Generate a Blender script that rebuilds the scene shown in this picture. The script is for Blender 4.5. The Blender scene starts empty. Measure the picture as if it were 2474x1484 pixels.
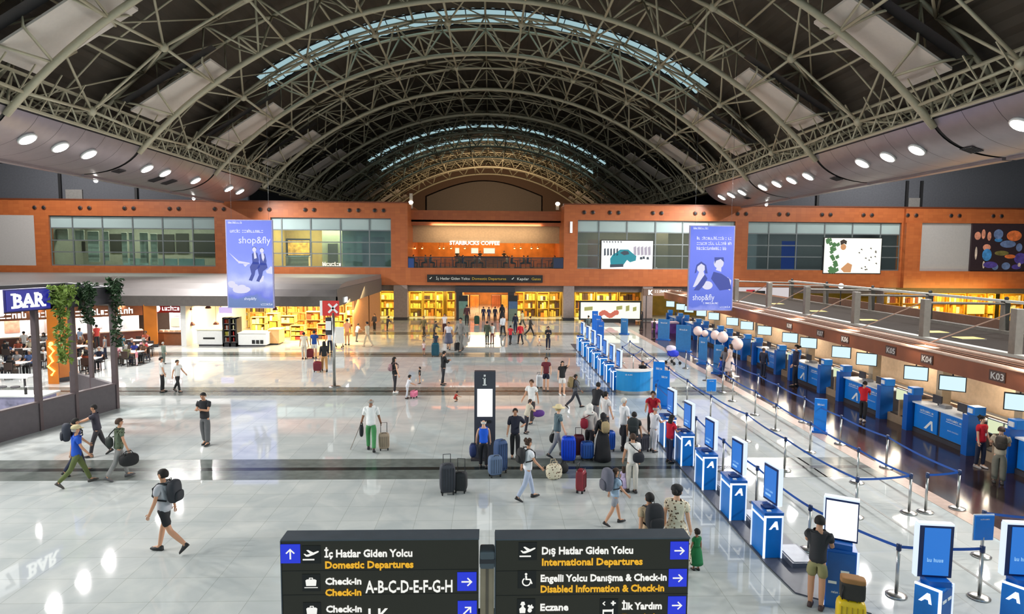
import bpy, bmesh, math, random
from mathutils import Vector, Matrix, Euler
random.seed(7)
R = math.radians
PI = math.pi
SC = bpy.context.scene
COL = SC.collection

# ------------------------------------------------------------------ camera
FPX, W, H = 1560.0, 2474, 1484
CAMZ = 6.5
cam_data = bpy.data.cameras.new('camera')
cam_data.sensor_fit = 'HORIZONTAL'
cam_data.sensor_width = 36.0
cam_data.lens = FPX / W * 36.0
cam_data.clip_end = 400
cam = bpy.data.objects.new('camera', cam_data)
COL.objects.link(cam)
CROT = Matrix.Rotation(-R(1.94), 4, 'Z') @ Matrix.Rotation(R(90 - 4.75), 4, 'X') @ Matrix.Rotation(R(0.40), 4, 'Z')
cam.matrix_world = Matrix.Translation((0, 0, CAMZ)) @ CROT
SC.camera = cam

# ------------------------------------------------------------------ view, world
SC.view_settings.view_transform = 'Standard'
SC.view_settings.look = 'None'
SC.view_settings.exposure = 0.0
SC.view_settings.gamma = 1.0
SC.view_settings.use_curve_mapping = False
SC.cycles.max_bounces = 6
SC.cycles.diffuse_bounces = 3
SC.cycles.glossy_bounces = 3
SC.cycles.transmission_bounces = 4
SC.cycles.transparent_max_bounces = 12
SC.cycles.caustics_reflective = False
SC.cycles.caustics_refractive = False
SC.cycles.sample_clamp_indirect = 4.0
SC.cycles.blur_glossy = 0.5
world = bpy.data.worlds.new('dusk_sky')
SC.world = world
world.use_nodes = True
wb = world.node_tree.nodes['Background']
wb.inputs[0].default_value = (0.58, 0.80, 0.86, 1)
wb.inputs[1].default_value = 0.75

L_SOFFIT = 2300.0     # watts, each recessed soffit lamp
L_CHECKIN = 260.0
L_SHOP = 700.0

def add_light(name, kind, loc, energy, color=(1, 1, 1), size=1.0, target=None, size_y=None, spot=150, blend=0.6):
    d = bpy.data.lights.new(name, kind)
    d.energy = energy
    d.color = color
    if kind == 'AREA':
        d.size = size
        if size_y:
            d.shape = 'RECTANGLE'; d.size_y = size_y
    else:
        d.shadow_soft_size = size
    if kind == 'SPOT':
        d.spot_size = R(spot); d.spot_blend = blend
    o = bpy.data.objects.new(name, d)
    o.location = loc
    if target is not None:
        o.rotation_euler = (Vector(target) - Vector(loc)).to_track_quat('-Z', 'Y').to_euler()
    COL.objects.link(o)
    return o

# bays of the hall: floor bands and roof arches share one rhythm
BAYS = [8.15 + 10.97 * i for i in range(12)]
AX = -0.45             # centre line of the vault
# recessed lamps of the two soffits (Y positions)
LAMPS_L = [6.0, 8.5, 11.0, 13.5, 16, 21.5, 24.0, 26.5, 32.5, 34.9, 37.3, 43.4, 45.75, 50.35, 56.6, 59.05]
LAMPS_R = [6.0, 8.5, 11.0, 13.5, 16, 21.5, 26.0, 32.4, 34.8, 37.2, 43.6, 46.0, 48.4, 50.9, 55.1, 57.6, 59.95]

# ------------------------------------------------------------------ helpers
def ray(px, py):
    v = Vector(((px - W / 2) / FPX, (H / 2 - py) / FPX, -1.0))
    return (CROT.to_3x3() @ v)

def at(px, py, X=None, Y=None, Z=None):
    """the point of the place seen at a pixel, on a plane of constant X, Y or Z"""
    d = ray(px, py)
    if Y is not None: t = Y / d.y
    elif Z is not None: t = (Z - CAMZ) / d.z
    else: t = X / d.x
    return Vector((d.x * t, d.y * t, CAMZ + d.z * t))

def lin(c):
    return tuple(((v / 255.0) / 12.92 if v / 255.0 <= 0.04045 else ((v / 255.0 + 0.055) / 1.055) ** 2.4) for v in c)

MATS = {}
def mat(name, rgb, rough=0.6, metal=0.0, vary=0.08, scale=6.0, emit=None, estr=0.0, spec=0.5, coat=0.0):
    """plain procedural surface: a colour with a little noise in it"""
    if name in MATS: return MATS[name]
    m = bpy.data.materials.new(name); m.use_nodes = True
    nt = m.node_tree; n = nt.nodes; b = n['Principled BSDF']
    c = lin(rgb)
    if vary > 0:
        tc = n.new('ShaderNodeTexCoord'); nz = n.new('ShaderNodeTexNoise')
        nz.inputs['Scale'].default_value = scale; nz.inputs['Detail'].default_value = 2
        rp = n.new('ShaderNodeValToRGB')
        rp.color_ramp.elements[0].position = 0.3; rp.color_ramp.elements[1].position = 0.7
        rp.color_ramp.elements[0].color = tuple(v * (1 - vary) for v in c) + (1,)
        rp.color_ramp.elements[1].color = tuple(min(1, v * (1 + vary)) for v in c) + (1,)
        nt.links.new(tc.outputs['Object'], nz.inputs['Vector'])
        nt.links.new(nz.outputs['Fac'], rp.inputs['Fac'])
        nt.links.new(rp.outputs['Color'], b.inputs['Base Color'])
    else:
        b.inputs['Base Color'].default_value = c + (1,)
    b.inputs['Roughness'].default_value = rough
    b.inputs['Metallic'].default_value = metal
    b.inputs['Specular IOR Level'].default_value = spec
    if coat: b.inputs['Coat Weight'].default_value = coat
    if emit is not None:
        b.inputs['Emission Color'].default_value = lin(emit) + (1,)
        b.inputs['Emission Strength'].default_value = estr
    MATS[name] = m
    return m

def glow(name, rgb, s):
    """a lamp face, lit screen or lit sign"""
    return mat(name, (20, 20, 20), 0.4, 0, 0, emit=rgb, estr=s)

def glass(name, tint=(225, 235, 235), refl=0.12):
    if name in MATS: return MATS[name]
    m = bpy.data.materials.new(name); m.use_nodes = True
    nt = m.node_tree; n = nt.nodes; n.clear()
    out = n.new('ShaderNodeOutputMaterial'); mx = n.new('ShaderNodeMixShader')
    tr = n.new('ShaderNodeBsdfTransparent'); gl = n.new('ShaderNodeBsdfGlossy')
    tr.inputs[0].default_value = lin(tint) + (1,)
    gl.inputs['Roughness'].default_value = 0.03
    mx.inputs[0].default_value = refl
    nt.links.new(tr.outputs[0], mx.inputs[1]); nt.links.new(gl.outputs[0], mx.inputs[2])
    nt.links.new(mx.outputs[0], out.inputs[0])
    MATS[name] = m
    return m

class MB:
    """collects boxes, tubes and lofts into ONE mesh"""
    def __init__(s):
        s.v = []; s.f = []
    def add(s, vs, fs):
        o = len(s.v)
        s.v += [tuple(p) for p in vs]
        s.f += [tuple(i + o for i in f) for f in fs]
        return s
    def box(s, x0, x1, y0, y1, z0, z1, M=None):
        vs = [Vector((x, y, z)) for z in (z0, z1) for y in (y0, y1) for x in (x0, x1)]
        if M is not None: vs = [M @ p for p in vs]
        return s.add(vs, [(0, 2, 3, 1), (4, 5, 7, 6), (0, 1, 5, 4), (2, 6, 7, 3), (0, 4, 6, 2), (1, 3, 7, 5)])
    def cbox(s, c, d, M=None):
        return s.box(c[0] - d[0] / 2, c[0] + d[0] / 2, c[1] - d[1] / 2, c[1] + d[1] / 2, c[2] - d[2] / 2, c[2] + d[2] / 2, M)
    def tube(s, a, b, r, n=6, r2=None):
        a = Vector(a); b = Vector(b); d = b - a
        if d.length < 1e-6: return s
        q = d.to_track_quat('Z', 'Y').to_matrix()
        r2 = r if r2 is None else r2
        vs = [a + q @ Vector((math.cos(2 * PI * i / n) * r, math.sin(2 * PI * i / n) * r, 0)) for i in range(n)]
        vs += [b + q @ Vector((math.cos(2 * PI * i / n) * r2, math.sin(2 * PI * i / n) * r2, 0)) for i in range(n)]
        fs = [(i, (i + 1) % n, n + (i + 1) % n, n + i) for i in range(n)]
        fs += [tuple(range(n - 1, -1, -1)), tuple(range(n, 2 * n))]
        return s.add(vs, fs)
    def path(s, pts, r, n=6):
        """one continuous bent tube"""
        pts = [Vector(p) for p in pts]; rs = r if isinstance(r, (list, tuple)) else [r] * len(pts)
        vs = []
        for i, p in enumerate(pts):
            d = (pts[min(i + 1, len(pts) - 1)] - pts[max(i - 1, 0)])
            q = d.to_track_quat('Z', 'Y').to_matrix()
            vs += [p + q @ Vector((math.cos(2 * PI * k / n) * rs[i], math.sin(2 * PI * k / n) * rs[i], 0)) for k in range(n)]
        fs = [(j * n + i, j * n + (i + 1) % n, (j + 1) * n + (i + 1) % n, (j + 1) * n + i) for j in range(len(pts) - 1) for i in range(n)]
        fs += [tuple(range(n - 1, -1, -1)), tuple(range(len(vs) - n, len(vs)))]
        return s.add(vs, fs)
    def lathe(s, prof, c=(0, 0, 0), n=16, M=None, sx=1, sy=1):
        """profile [(r, z), ...] turned about z"""
        vs = []
        for r, z in prof:
            for i in range(n):
                p = Vector((c[0] + r * sx * math.cos(2 * PI * i / n), c[1] + r * sy * math.sin(2 * PI * i / n), c[2] + z))
                vs.append(M @ p if M is not None else p)
        m = len(prof)
        fs = [(j * n + i, j * n + (i + 1) % n, (j + 1) * n + (i + 1) % n, (j + 1) * n + i) for j in range(m - 1) for i in range(n)]
        fs += [tuple(range(n - 1, -1, -1)), tuple(range((m - 1) * n, m * n))]
        return s.add(vs, fs)
    def ball(s, c, r, n=10, m=6, M=None):
        rx, ry, rz = r if isinstance(r, (tuple, list)) else (r, r, r)
        prof = [(max(1e-3, math.sin(PI * j / m)), -math.cos(PI * j / m) * rz) for j in range(m + 1)]
        return s.lathe(prof, c, n, M, rx, ry)
    def prism(s, poly, M, depth):
        """polygon (x, y) raised by depth along local z, placed by M"""
        n = len(poly)
        vs = [M @ Vector((p[0], p[1], 0)) for p in poly] + [M @ Vector((p[0], p[1], depth)) for p in poly]
        fs = [tuple(range(n - 1, -1, -1)), tuple(range(n, 2 * n))]
        fs += [(i, (i + 1) % n, n + (i + 1) % n, n + i) for i in range(n)]
        return s.add(vs, fs)
    def grid(s, rows):
        """open sheet through rows of points"""
        n = len(rows[0]); vs = [p for r in rows for p in r]
        return s.add(vs, [(j * n + i, j * n + i + 1, (j + 1) * n + i + 1, (j + 1) * n + i) for j in range(len(rows) - 1) for i in range(n - 1)])
    def build(s, name, m=None, parent=None, smooth=False, bevel=0.0, kind=None):
        me = bpy.data.meshes.new(name)
        me.from_pydata(s.v, [], s.f)
        if bevel > 0:
            bm = bmesh.new(); bm.from_mesh(me)
            bmesh.ops.remove_doubles(bm, verts=bm.verts, dist=1e-5)
            es = [e for e in bm.edges if len(e.link_faces) == 2 and e.calc_face_angle(0) > 0.6]
            bmesh.ops.bevel(bm, geom=es, offset=bevel, segments=2, affect='EDGES', profile=0.6)
            bm.to_mesh(me); bm.free()
        me.validate()
        if m is not None: me.materials.append(m)
        if smooth:
            me.polygons.foreach_set('use_smooth', [True] * len(me.polygons))
        o = bpy.data.objects.new(name, me)
        COL.objects.link(o)
        if parent is not None: o.parent = parent
        if kind: o['kind'] = kind
        return o

def empty(name, loc=(0, 0, 0), rz=0.0):
    o = bpy.data.objects.new(name, None)
    o.location = loc; o.rotation_euler = (0, 0, rz)
    o.empty_display_size = 0.2
    COL.objects.link(o)
    return o

def tag(o, label=None, cat=None, group=None, kind=None):
    if label: o['label'] = label
    if cat: o['category'] = cat
    if group: o['group'] = group
    if kind: o['kind'] = kind
    return o

def thing(name, label, cat, loc=(0, 0, 0), rz=0.0, group=None):
    return tag(empty(name, loc, rz), label, cat, group)

def struct(o, label=None):
    return tag(o, label, None, None, 'structure')

def kids(o):
    return [c for c in bpy.data.objects if c.parent == o]

def copy_tree(o, loc=None, rz=None, label=None, group=None):
    ch = {}
    for c in bpy.data.objects:
        if c.parent is not None: ch.setdefault(c.parent.name, []).append(c)
    def rec(x, par):
        n = x.copy(); COL.objects.link(n)
        if par is not None: n.parent = par
        for k in ch.get(x.name, []): rec(k, n)
        return n
    r = rec(o, None)
    if loc is not None: r.location = loc
    if rz is not None: r.rotation_euler = (0, 0, rz)
    if label: r['label'] = label
    if group: r['group'] = group
    return r

def text_geo(txt, size, depth=0.004, align='LEFT', bold=0.0, sx=1.0):
    """letters as solid geometry in the local XY plane: (verts, faces)"""
    cu = bpy.data.curves.new('lettering', 'FONT')
    cu.body = txt; cu.size = size; cu.align_x = align; cu.extrude = depth; cu.offset = bold; cu.resolution_u = 2
    ob = bpy.data.objects.new('lettering', cu); COL.objects.link(ob)
    dg = bpy.context.evaluated_depsgraph_get()
    me = bpy.data.meshes.new_from_object(ob.evaluated_get(dg))
    vs = [Vector((v.co.x * sx, v.co.y, v.co.z)) for v in me.vertices]
    fs = [tuple(p.vertices) for p in me.polygons]
    bpy.data.objects.remove(ob); bpy.data.curves.remove(cu); bpy.data.meshes.remove(me)
    return vs, fs

def letters(mb, txt, size, M, depth=0.004, align='LEFT', bold=0.0, sx=1.0, width=None):
    vs, fs = text_geo(txt, size, depth, align, bold, 1.0)
    if width and vs:
        w0 = max(v.x for v in vs) - min(v.x for v in vs)
        sx = width / max(w0, 1e-6)
    mb.add([M @ Vector((v.x * sx, v.y, v.z)) for v in vs], fs)
    return mb

def facing(loc, normal, up=(0, 0, 1)):
    """matrix whose local XY is a sign face: X to its reader's right, Y up, Z out along normal"""
    z = Vector(normal).normalized(); u = Vector(up)
    x = u.cross(z).normalized(); y = z.cross(x)
    return Matrix.Translation(loc) @ Matrix((x, y, z)).transposed().to_4x4()
# ------------------------------------------------------------------ materials of the building
def floor_material():
    m = bpy.data.materials.new('polished_marble_tiles'); m.use_nodes = True
    nt = m.node_tree; n = nt.nodes; l = nt.links; b = n['Principled BSDF']
    tc = n.new('ShaderNodeTexCoord')
    br = n.new('ShaderNodeTexBrick')
    br.offset = 0.0
    br.inputs['Scale'].default_value = 1.0
    br.inputs['Brick Width'].default_value = 0.9; br.inputs['Row Height'].default_value = 0.9
    br.inputs['Mortar Size'].default_value = 0.006; br.inputs['Mortar Smooth'].default_value = 0.1
    br.inputs['Color1'].default_value = lin((206, 209, 208)) + (1,)
    br.inputs['Color2'].default_value = lin((196, 200, 200)) + (1,)
    br.inputs['Mortar'].default_value = lin((172, 175, 171)) + (1,)
    l.new(tc.outputs['Object'], br.inputs['Vector'])
    nz = n.new('ShaderNodeTexNoise'); nz.inputs['Scale'].default_value = 0.9; nz.inputs['Detail'].default_value = 6
    nz.inputs['Distortion'].default_value = 1.2
    l.new(tc.outputs['Object'], nz.inputs['Vector'])
    rp = n.new('ShaderNodeValToRGB')
    rp.color_ramp.elements[0].position = 0.35; rp.color_ramp.elements[0].color = (0.84, 0.86, 0.86, 1)
    rp.color_ramp.elements[1].position = 0.7; rp.color_ramp.elements[1].color = (1.04, 1.03, 1.0, 1)
    l.new(nz.outputs['Fac'], rp.inputs['Fac'])
    mx = n.new('ShaderNodeMix'); mx.data_type = 'RGBA'; mx.blend_type = 'MULTIPLY'; mx.inputs[0].default_value = 1.0
    l.new(br.outputs['Color'], mx.inputs[6]); l.new(rp.outputs['Color'], mx.inputs[7])
    l.new(mx.outputs[2], b.inputs['Base Color'])
    b.inputs['Roughness'].default_value = 0.035
    b.inputs['Specular IOR Level'].default_value = 0.5
    return m

def wood_floor_material():
    m = bpy.data.materials.new('dark_wood_boards'); m.use_nodes = True
    nt = m.node_tree; n = nt.nodes; l = nt.links; b = n['Principled BSDF']
    tc = n.new('ShaderNodeTexCoord')
    br = n.new('ShaderNodeTexBrick')
    br.inputs['Brick Width'].default_value = 0.22; br.inputs['Row Height'].default_value = 1.6
    br.inputs['Mortar Size'].default_value = 0.004
    br.inputs['Color1'].default_value = lin((70, 52, 50)) + (1,)
    br.inputs['Color2'].default_value = lin((54, 42, 44)) + (1,)
    br.inputs['Mortar'].default_value = lin((34, 27, 27)) + (1,)
    l.new(tc.outputs['Object'], br.inputs['Vector'])
    l.new(br.outputs['Color'], b.inputs['Base Color'])
    b.inputs['Roughness'].default_value = 0.14; b.inputs['Specular IOR Level'].default_value = 0.3
    return m

def deck_material():
    m = bpy.data.materials.new('ribbed_roof_deck'); m.use_nodes = True
    nt = m.node_tree; n = nt.nodes; l = nt.links; b = n['Principled BSDF']
    tc = n.new('ShaderNodeTexCoord')
    nz = n.new('ShaderNodeTexNoise'); nz.inputs['Scale'].default_value = 0.6
    rp = n.new('ShaderNodeValToRGB')
    rp.color_ramp.elements[0].color = lin((60, 54, 46)) + (1,); rp.color_ramp.elements[1].color = lin((78, 69, 58)) + (1,)
    l.new(tc.outputs['Object'], nz.inputs['Vector']); l.new(nz.outputs['Fac'], rp.inputs['Fac'])
    l.new(rp.outputs['Color'], b.inputs['Base Color'])
    b.inputs['Roughness'].default_value = 0.7
    return m

def cladding_material():
    m = bpy.data.materials.new('terracotta_wood_cladding'); m.use_nodes = True
    nt = m.node_tree; n = nt.nodes; l = nt.links; b = n['Principled BSDF']
    tc = n.new('ShaderNodeTexCoord')
    mp = n.new('ShaderNodeMapping'); mp.inputs['Rotation'].default_value = (R(90), 0, 0)
    l.new(tc.outputs['Object'], mp.inputs['Vector'])
    br = n.new('ShaderNodeTexBrick'); br.offset = 0.0
    br.inputs['Brick Width'].default_value = 2.4; br.inputs['Row Height'].default_value = 1.42
    br.inputs['Mortar Size'].default_value = 0.012
    br.inputs['Color1'].default_value = lin((182, 102, 54)) + (1,)
    br.inputs['Color2'].default_value = lin((170, 92, 48)) + (1,)
    br.inputs['Mortar'].default_value = lin((126, 66, 36)) + (1,)
    l.new(mp.outputs['Vector'], br.inputs['Vector'])
    nz = n.new('ShaderNodeTexNoise'); nz.inputs['Scale'].default_value = 1.2; nz.inputs['Detail'].default_value = 4
    mp2 = n.new('ShaderNodeMapping'); mp2.inputs['Scale'].default_value = (0.4, 1, 6)
    l.new(tc.outputs['Object'], mp2.inputs['Vector']); l.new(mp2.outputs['Vector'], nz.inputs['Vector'])
    rp = n.new('ShaderNodeValToRGB')
    rp.color_ramp.elements[0].color = (0.86, 0.86, 0.86, 1); rp.color_ramp.elements[1].color = (1.08, 1.06, 1.04, 1)
    l.new(nz.outputs['Fac'], rp.inputs['Fac'])
    mx = n.new('ShaderNodeMix'); mx.data_type = 'RGBA'; mx.blend_type = 'MULTIPLY'; mx.inputs[0].default_value = 1.0
    l.new(br.outputs['Color'], mx.inputs[6]); l.new(rp.outputs['Color'], mx.inputs[7])
    l.new(mx.outputs[2], b.inputs['Base Color'])
    b.inputs['Roughness'].default_value = 0.4
    return m

M_FLOOR = floor_material(); M_WOODFLOOR = wood_floor_material(); M_DECK = deck_material(); M_CLAD = cladding_material()
M_BAND = mat('green_grey_granite', (108, 114, 110), 0.18, vary=0.18, scale=3)
M_BANDLINE = mat('black_granite', (34, 40, 40), 0.2)
M_STEEL = mat('olive_grey_painted_steel', (184, 177, 152), 0.5, 0.15, vary=0.04)
M_SOFFIT = mat('brushed_grey_soffit_metal', (152, 144, 148), 0.34, 0.55, vary=0.05, scale=2)
M_DARKWALL = mat('slate_grey_wall', (84, 86, 92), 0.7)
M_PANELWHITE = mat('warm_white_ceiling_board', (214, 204, 194), 0.7, vary=0.02)
M_BLACK = mat('matt_black', (22, 22, 24), 0.6)
M_DARK = mat('charcoal_metal', (58, 56, 60), 0.5, 0.2)
M_WHITE = mat('white_paint', (232, 232, 230), 0.5, vary=0.02)
M_GREYP = mat('pale_grey_panel', (176, 172, 168), 0.6, vary=0.03)
M_CHROME = mat('brushed_steel', (190, 188, 184), 0.28, 0.9, vary=0.03)
M_LAMP = glow('white_lamp_face', (255, 252, 245), 22.0)

# ------------------------------------------------------------------ floor
FAR = 62.5
struct(MB().box(-60, 62, -14, 140, -0.3, 0).build('floor', M_FLOOR))
for i, y in enumerate([b for b in BAYS if 8 < b < 64]):
    a = -60 if True else 0
    e = 11.72
    s = struct(MB().box(a, e, y - 0.92, y + 0.92, -0.01, 0.003).build('floor_band', M_BAND), 'grey green granite band across the floor')
    MB().box(a, e, y - 0.14, y + 0.12, -0.01, 0.005).build('dark_line', M_BANDLINE, s)
struct(MB().box(11.72, 12.2, -14, 62, -0.01, 0.004).build('floor_border', mat('rose_granite', (176, 150, 136), 0.25), None))
struct(MB().box(12.2, 20.5, -14, 62, -0.01, 0.004).build('floor_boards', M_WOODFLOOR, None))
struct(MB().box(9.9, 9.96, 8, 62, -0.01, 0.003).build('floor_joint', mat('joint_filler', (112, 112, 108), 0.5), None))

# ------------------------------------------------------------------ roof vault
R0, ZC = 28.2, 22.05 - 28.2
RU, RD = 30.55, 31.0
TH = math.asin(21.15 / R0)
def arc(r, t, y):
    return Vector((AX + r * math.sin(t), y, ZC + r * math.cos(t)))
TMAX = R(49.5)

def sky_bay(y): return any(abs(y - b) < 0.1 for b in (BAYS[4], BAYS[8], BAYS[9]))
T_SKY = math.asin(17.0 / RU)

# deck as bands of ribbed sheet; gaps over the glazed strips
def deck_strip(y0, y1, t0, t1, name='ceiling'):
    mb = MB(); n = max(6, int((t1 - t0) / 0.012))
    rows = []
    for k in range(n + 1):
        t = t0 + (t1 - t0) * k / n
        r = RD + (0.07 if k % 2 else 0.0)
        rows.append([arc(r, t, y0), arc(r, t, y1)])
    mb.grid(rows)
    rows2 = [[p + Vector((0, 0, 0.06)) for p in r] for r in rows]
    mb.grid(rows2)
    return mb
ys = 4.0
deck = MB()
for b in BAYS:
    if sky_bay(b):
        for mbx in (deck_strip(ys, b - 1.7, -TMAX, TMAX), deck_strip(b - 1.7, b + 1.7, -TMAX, -T_SKY), deck_strip(b - 1.7, b + 1.7, T_SKY, TMAX)):
            deck.add(mbx.v, mbx.f)
        ys = b + 1.7
tail = deck_strip(ys, 142, -TMAX, TMAX); deck.add(tail.v, tail.f)
struct(deck.build('ceiling', M_DECK))

k = 0
for b in BAYS:
    if not sky_bay(b): continue
    k += 1
    mb = MB(); n = 48
    rows = [[arc(RD + 0.05, -T_SKY + 2 * T_SKY * i / n, b - 1.7), arc(RD + 0.05, -T_SKY + 2 * T_SKY * i / n, b + 1.7)] for i in range(n + 1)]
    mb.grid(rows)
    w = struct(mb.build('window_%d' % k, glass('skylight_glass', (236, 246, 246), 0.06)), 'curved skylight strip over a roof arch')
    mb = MB()
    for i in range(0, n + 1, 2):
        t = -T_SKY + 2 * T_SKY * i / n
        mb.tube(arc(RD, t, b - 1.7), arc(RD, t, b + 1.7), 0.04, 4)
    mb.build('glazing_bars', M_DARK, w)
    for s in (-1.74, 1.74):
        mb = MB(); mb.path([arc(RD - 0.03, -T_SKY + 2 * T_SKY * i / 24, b + s) for i in range(25)], 0.06, 4)
        mb.build('kerb', M_BLACK, w)

def board_z(x): return 17.65 - 2.98 * (abs(x - AX) - 16.0) / 4.7
def strut(mb, a, b, s):
    """a web tube; where a white board is in the way it passes outside the board's edge"""
    for k in range(1, 20):
        q = a.lerp(b, k / 20)
        if q.z > board_z(q.x) - 0.02 and 15.6 < abs(q.x - AX) < 21.1 and k > 1:
            q.y = a.y + (1.72 if s > 0 else -1.72); mb.path([a, q, b], 0.07, 5); return
    mb.tube(a, b, 0.075, 5)
NP = 15   # web panels of an arch
def arch(y, detail=True):
    t = struct(empty('roof_truss', (0, 0, 0)), 'arched three chord steel tube roof truss')
    nseg = 48
    tt = TH
    MB().path([arc(R0, -tt + 2 * tt * i / nseg, y) for i in range(nseg + 1)], 0.17, 8).build('lower_chord', M_STEEL, t, True)
    for s in (-1.5, 1.5):
        MB().path([arc(RU, -tt + 2 * tt * i / nseg, y + s) for i in range(nseg + 1)], 0.115, 6).build('upper_chord', M_STEEL, t, True)
    mb = MB()
    for i in range(2 * NP + 1):
        a = -tt + 2 * tt * i / (2 * NP)
        nxt = -tt + 2 * tt * (i + 1) / (2 * NP)
        if i % 2 == 0:
            for s in (-1.5, 1.5):
                if i < 2 * NP: strut(mb, arc(R0, a, y), arc(RU, nxt, y + s), s)
                if i > 0: strut(mb, arc(R0, a, y), arc(RU, a - (nxt - a), y + s), s)
        else:
            mb.tube(arc(RU, a, y - 1.5), arc(RU, a, y + 1.5), 0.06, 5)
            if i < 2 * NP - 1:
                mb.tube(arc(RU, a, y - 1.5), arc(RU, nxt + (nxt - a), y + 1.5), 0.05, 5)
    mb.build('web_bracing', M_STEEL, t, True)
    return t
for b in BAYS: arch(b)

# bracing bays between arches: rails along the hall, crossing struts and star nodes
def bracing(y0, y1):
    t = struct(empty('roof_bracing', (0, 0, 0)), 'steel tube bracing between two roof arches')
    tt = TH * 1.05
    a0, a1 = y0 + 1.5, y1 - 1.5
    ym = (a0 + a1) / 2
    N = 10
    rails = MB(); cross = MB(); low = MB(); nodes = MB()
    ang = [-tt + 2 * tt * i / N for i in range(N + 1)]
    for i, a in enumerate(ang):
        rails.tube(arc(RU - 0.1, a, a0), arc(RU - 0.1, a, a1), 0.085, 5)
    for i in range(N):
        a, b = ang[i], ang[i + 1]
        m = (a + b) / 2
        st = arc(R0 + 0.55, m, ym)
        nodes.ball(st, 0.27, 8, 5)
        for q in (arc(RU - 0.1, a, a0), arc(RU - 0.1, b, a0), arc(RU - 0.1, a, a1), arc(RU - 0.1, b, a1)):
            cross.tube(st, q, 0.07, 5)
        for q in (arc(R0, m, y0), arc(R0, m, y1)):
            low.tube(st, q, 0.085, 5)
        if i < N - 1:
            low.tube(st, arc(R0 + 0.55, (ang[i + 1] + ang[i + 2]) / 2, ym), 0.075, 5)
        rails.tube(arc(RU, a, ym), arc(RU, b, ym), 0.06, 5)
        cross.tube(arc(RU - 0.1, a, a0), arc(RU - 0.1, b, a1), 0.05, 5)
    rails.build('rail_tubes', M_STEEL, t, True); cross.build('cross_struts', M_STEEL, t, True)
    low.build('lower_struts', M_STEEL, t, True); nodes.build('node_balls', M_STEEL, t, True)
for i in range(len(BAYS) - 1): bracing(BAYS[i], BAYS[i + 1])

# white boards held inside the arches near both springings
pk = 0
ORD = ['first', 'second', 'third', 'fourth', 'fifth', 'sixth', 'seventh', 'eighth', 'ninth', 'tenth', 'eleventh', 'twelfth']
for b in BAYS[1:]:
    for s in (-1, 1):
        mb = MB()
        ta, tb = math.asin(15.7 / 28.95), math.asin(20.4 / 28.95)
        rows = []
        for j in range(9):
            f = j / 8
            rows.append([Vector((AX + s * (16.0 + 4.7 * f), b + dy, 17.65 - 2.98 * f)) for dy in (-1.6, 1.6)])
        mb.grid(rows)
        mb.grid([[p + Vector((0, 0, 0.12)) for p in r] for r in rows])
        n0 = len(mb.v) // 2
        mb.f += [(0, 1, n0 + 1, n0), (16, 17, n0 + 17, n0 + 16)]
        mb.f += [(2 * j, 2 * j + 2, n0 + 2 * j + 2, n0 + 2 * j) for j in range(8)]
        mb.f += [(2 * j + 1, 2 * j + 3, n0 + 2 * j + 3, n0 + 2 * j + 1) for j in range(8)]
        o = mb.build('ceiling_board', M_PANELWHITE)
        tag(o, 'white ceiling board inside the %s arch from the camera, %s side of the vault' % (ORD[BAYS.index(b)], 'food court' if s < 0 else 'check-in'),
            'ceiling panel', 'white boards in the roof arches')
        MB().grid([[Vector((AX + s * (15.6 + 5.2 * j / 8), b + dy, 18.3 - 3.2 * j / 8)) for dy in (-2.4, -1.64)] for j in range(9)]).build('shadow_gap_strip', M_BLACK, o)  # black sheet put in for the shadow gap along the board

# lattice of small tubes along both edges of the vault
for s in (-1, 1):
    t = struct(empty('edge_lattice', (0, 0, 0)), 'lattice of thin steel tubes along the springing of the vault')
    mb = MB(); rnd = random.Random(3 + s)
    X1, X2 = AX + s * 20.9, AX + s * 22.7
    for X, z in ((X1, 13.0), (X1, 14.5), (X2, 12.9), (X2, 14.2)):
        mb.tube((X, 5, z), (X, 128, z), 0.09, 5)
    y = 6.0
    while y < 126:
        mb.tube((X1, y, 13.0), (X1, y + 0.9, 14.5), 0.05, 4); mb.tube((X1, y + 0.9, 14.5), (X1, y + 1.8, 13.0), 0.05, 4)
        mb.tube((X2, y, 14.2), (X1, y + 0.9, 13.0), 0.045, 4); mb.tube((X2, y, 12.9), (X1, y + 0.5, 14.5), 0.04, 4)
        mb.tube((X1, y + 0.7, 13.0), (X1 - s * 0.7, y + 1.4, 14.9), 0.04, 4); mb.tube((X2, y + 0.4, 12.9), (X2 + s * 0.1, y + 1.3, 14.2), 0.04, 4)
        y += 1.8
    mb.build('lattice_tubes', M_STEEL, t)

# aisle ceilings, upper side walls and end wall of the vault
for s in (-1, 1):
    struct(MB().box(min(AX + s * 21.5, AX + s * 58), max(AX + s * 21.5, AX + s * 58), -14, 142, 19.4, 19.7).build('aisle_ceiling', mat('dark_aisle_ceiling', (70, 70, 72), 0.8)))
    struct(MB().box(min(AX + s * 23.6, AX + s * 23.8), max(AX + s * 23.6, AX + s * 23.8), 4, 142, 13.9, 19.5).build('vault_kerb', mat('dark_aisle_ceiling', (70, 70, 72), 0.8)))
    struct(MB().box(min(s * 58, s * 58.4), max(s * 58, s * 58.4), -14, 142, 0, 19.6).build('wall_%s' % ('left' if s < 0 else 'right'), M_DARKWALL))
e = MB()
pts = [arc(RD + 0.3, -TMAX + 2 * TMAX * i / 40, 136.0) for i in range(41)]
poly = [(p.x, p.z) for p in pts] + [(28, 0), (-28, 0)]
Mx = Matrix(((1, 0, 0, 0), (0, 0, 1, 136.0), (0, 1, 0, 0), (0, 0, 0, 1)))
e.prism(poly, Mx, 0.4)
struct(MB().box(-58, -20, 141, 141.4, 0, 20).box(20, 58, 141, 141.4, 0, 20).build('wall_aisle_end', M_DARKWALL))
struct(e.build('wall_end', mat('warm_end_wall', (118, 92, 74), 0.7)))

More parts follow.
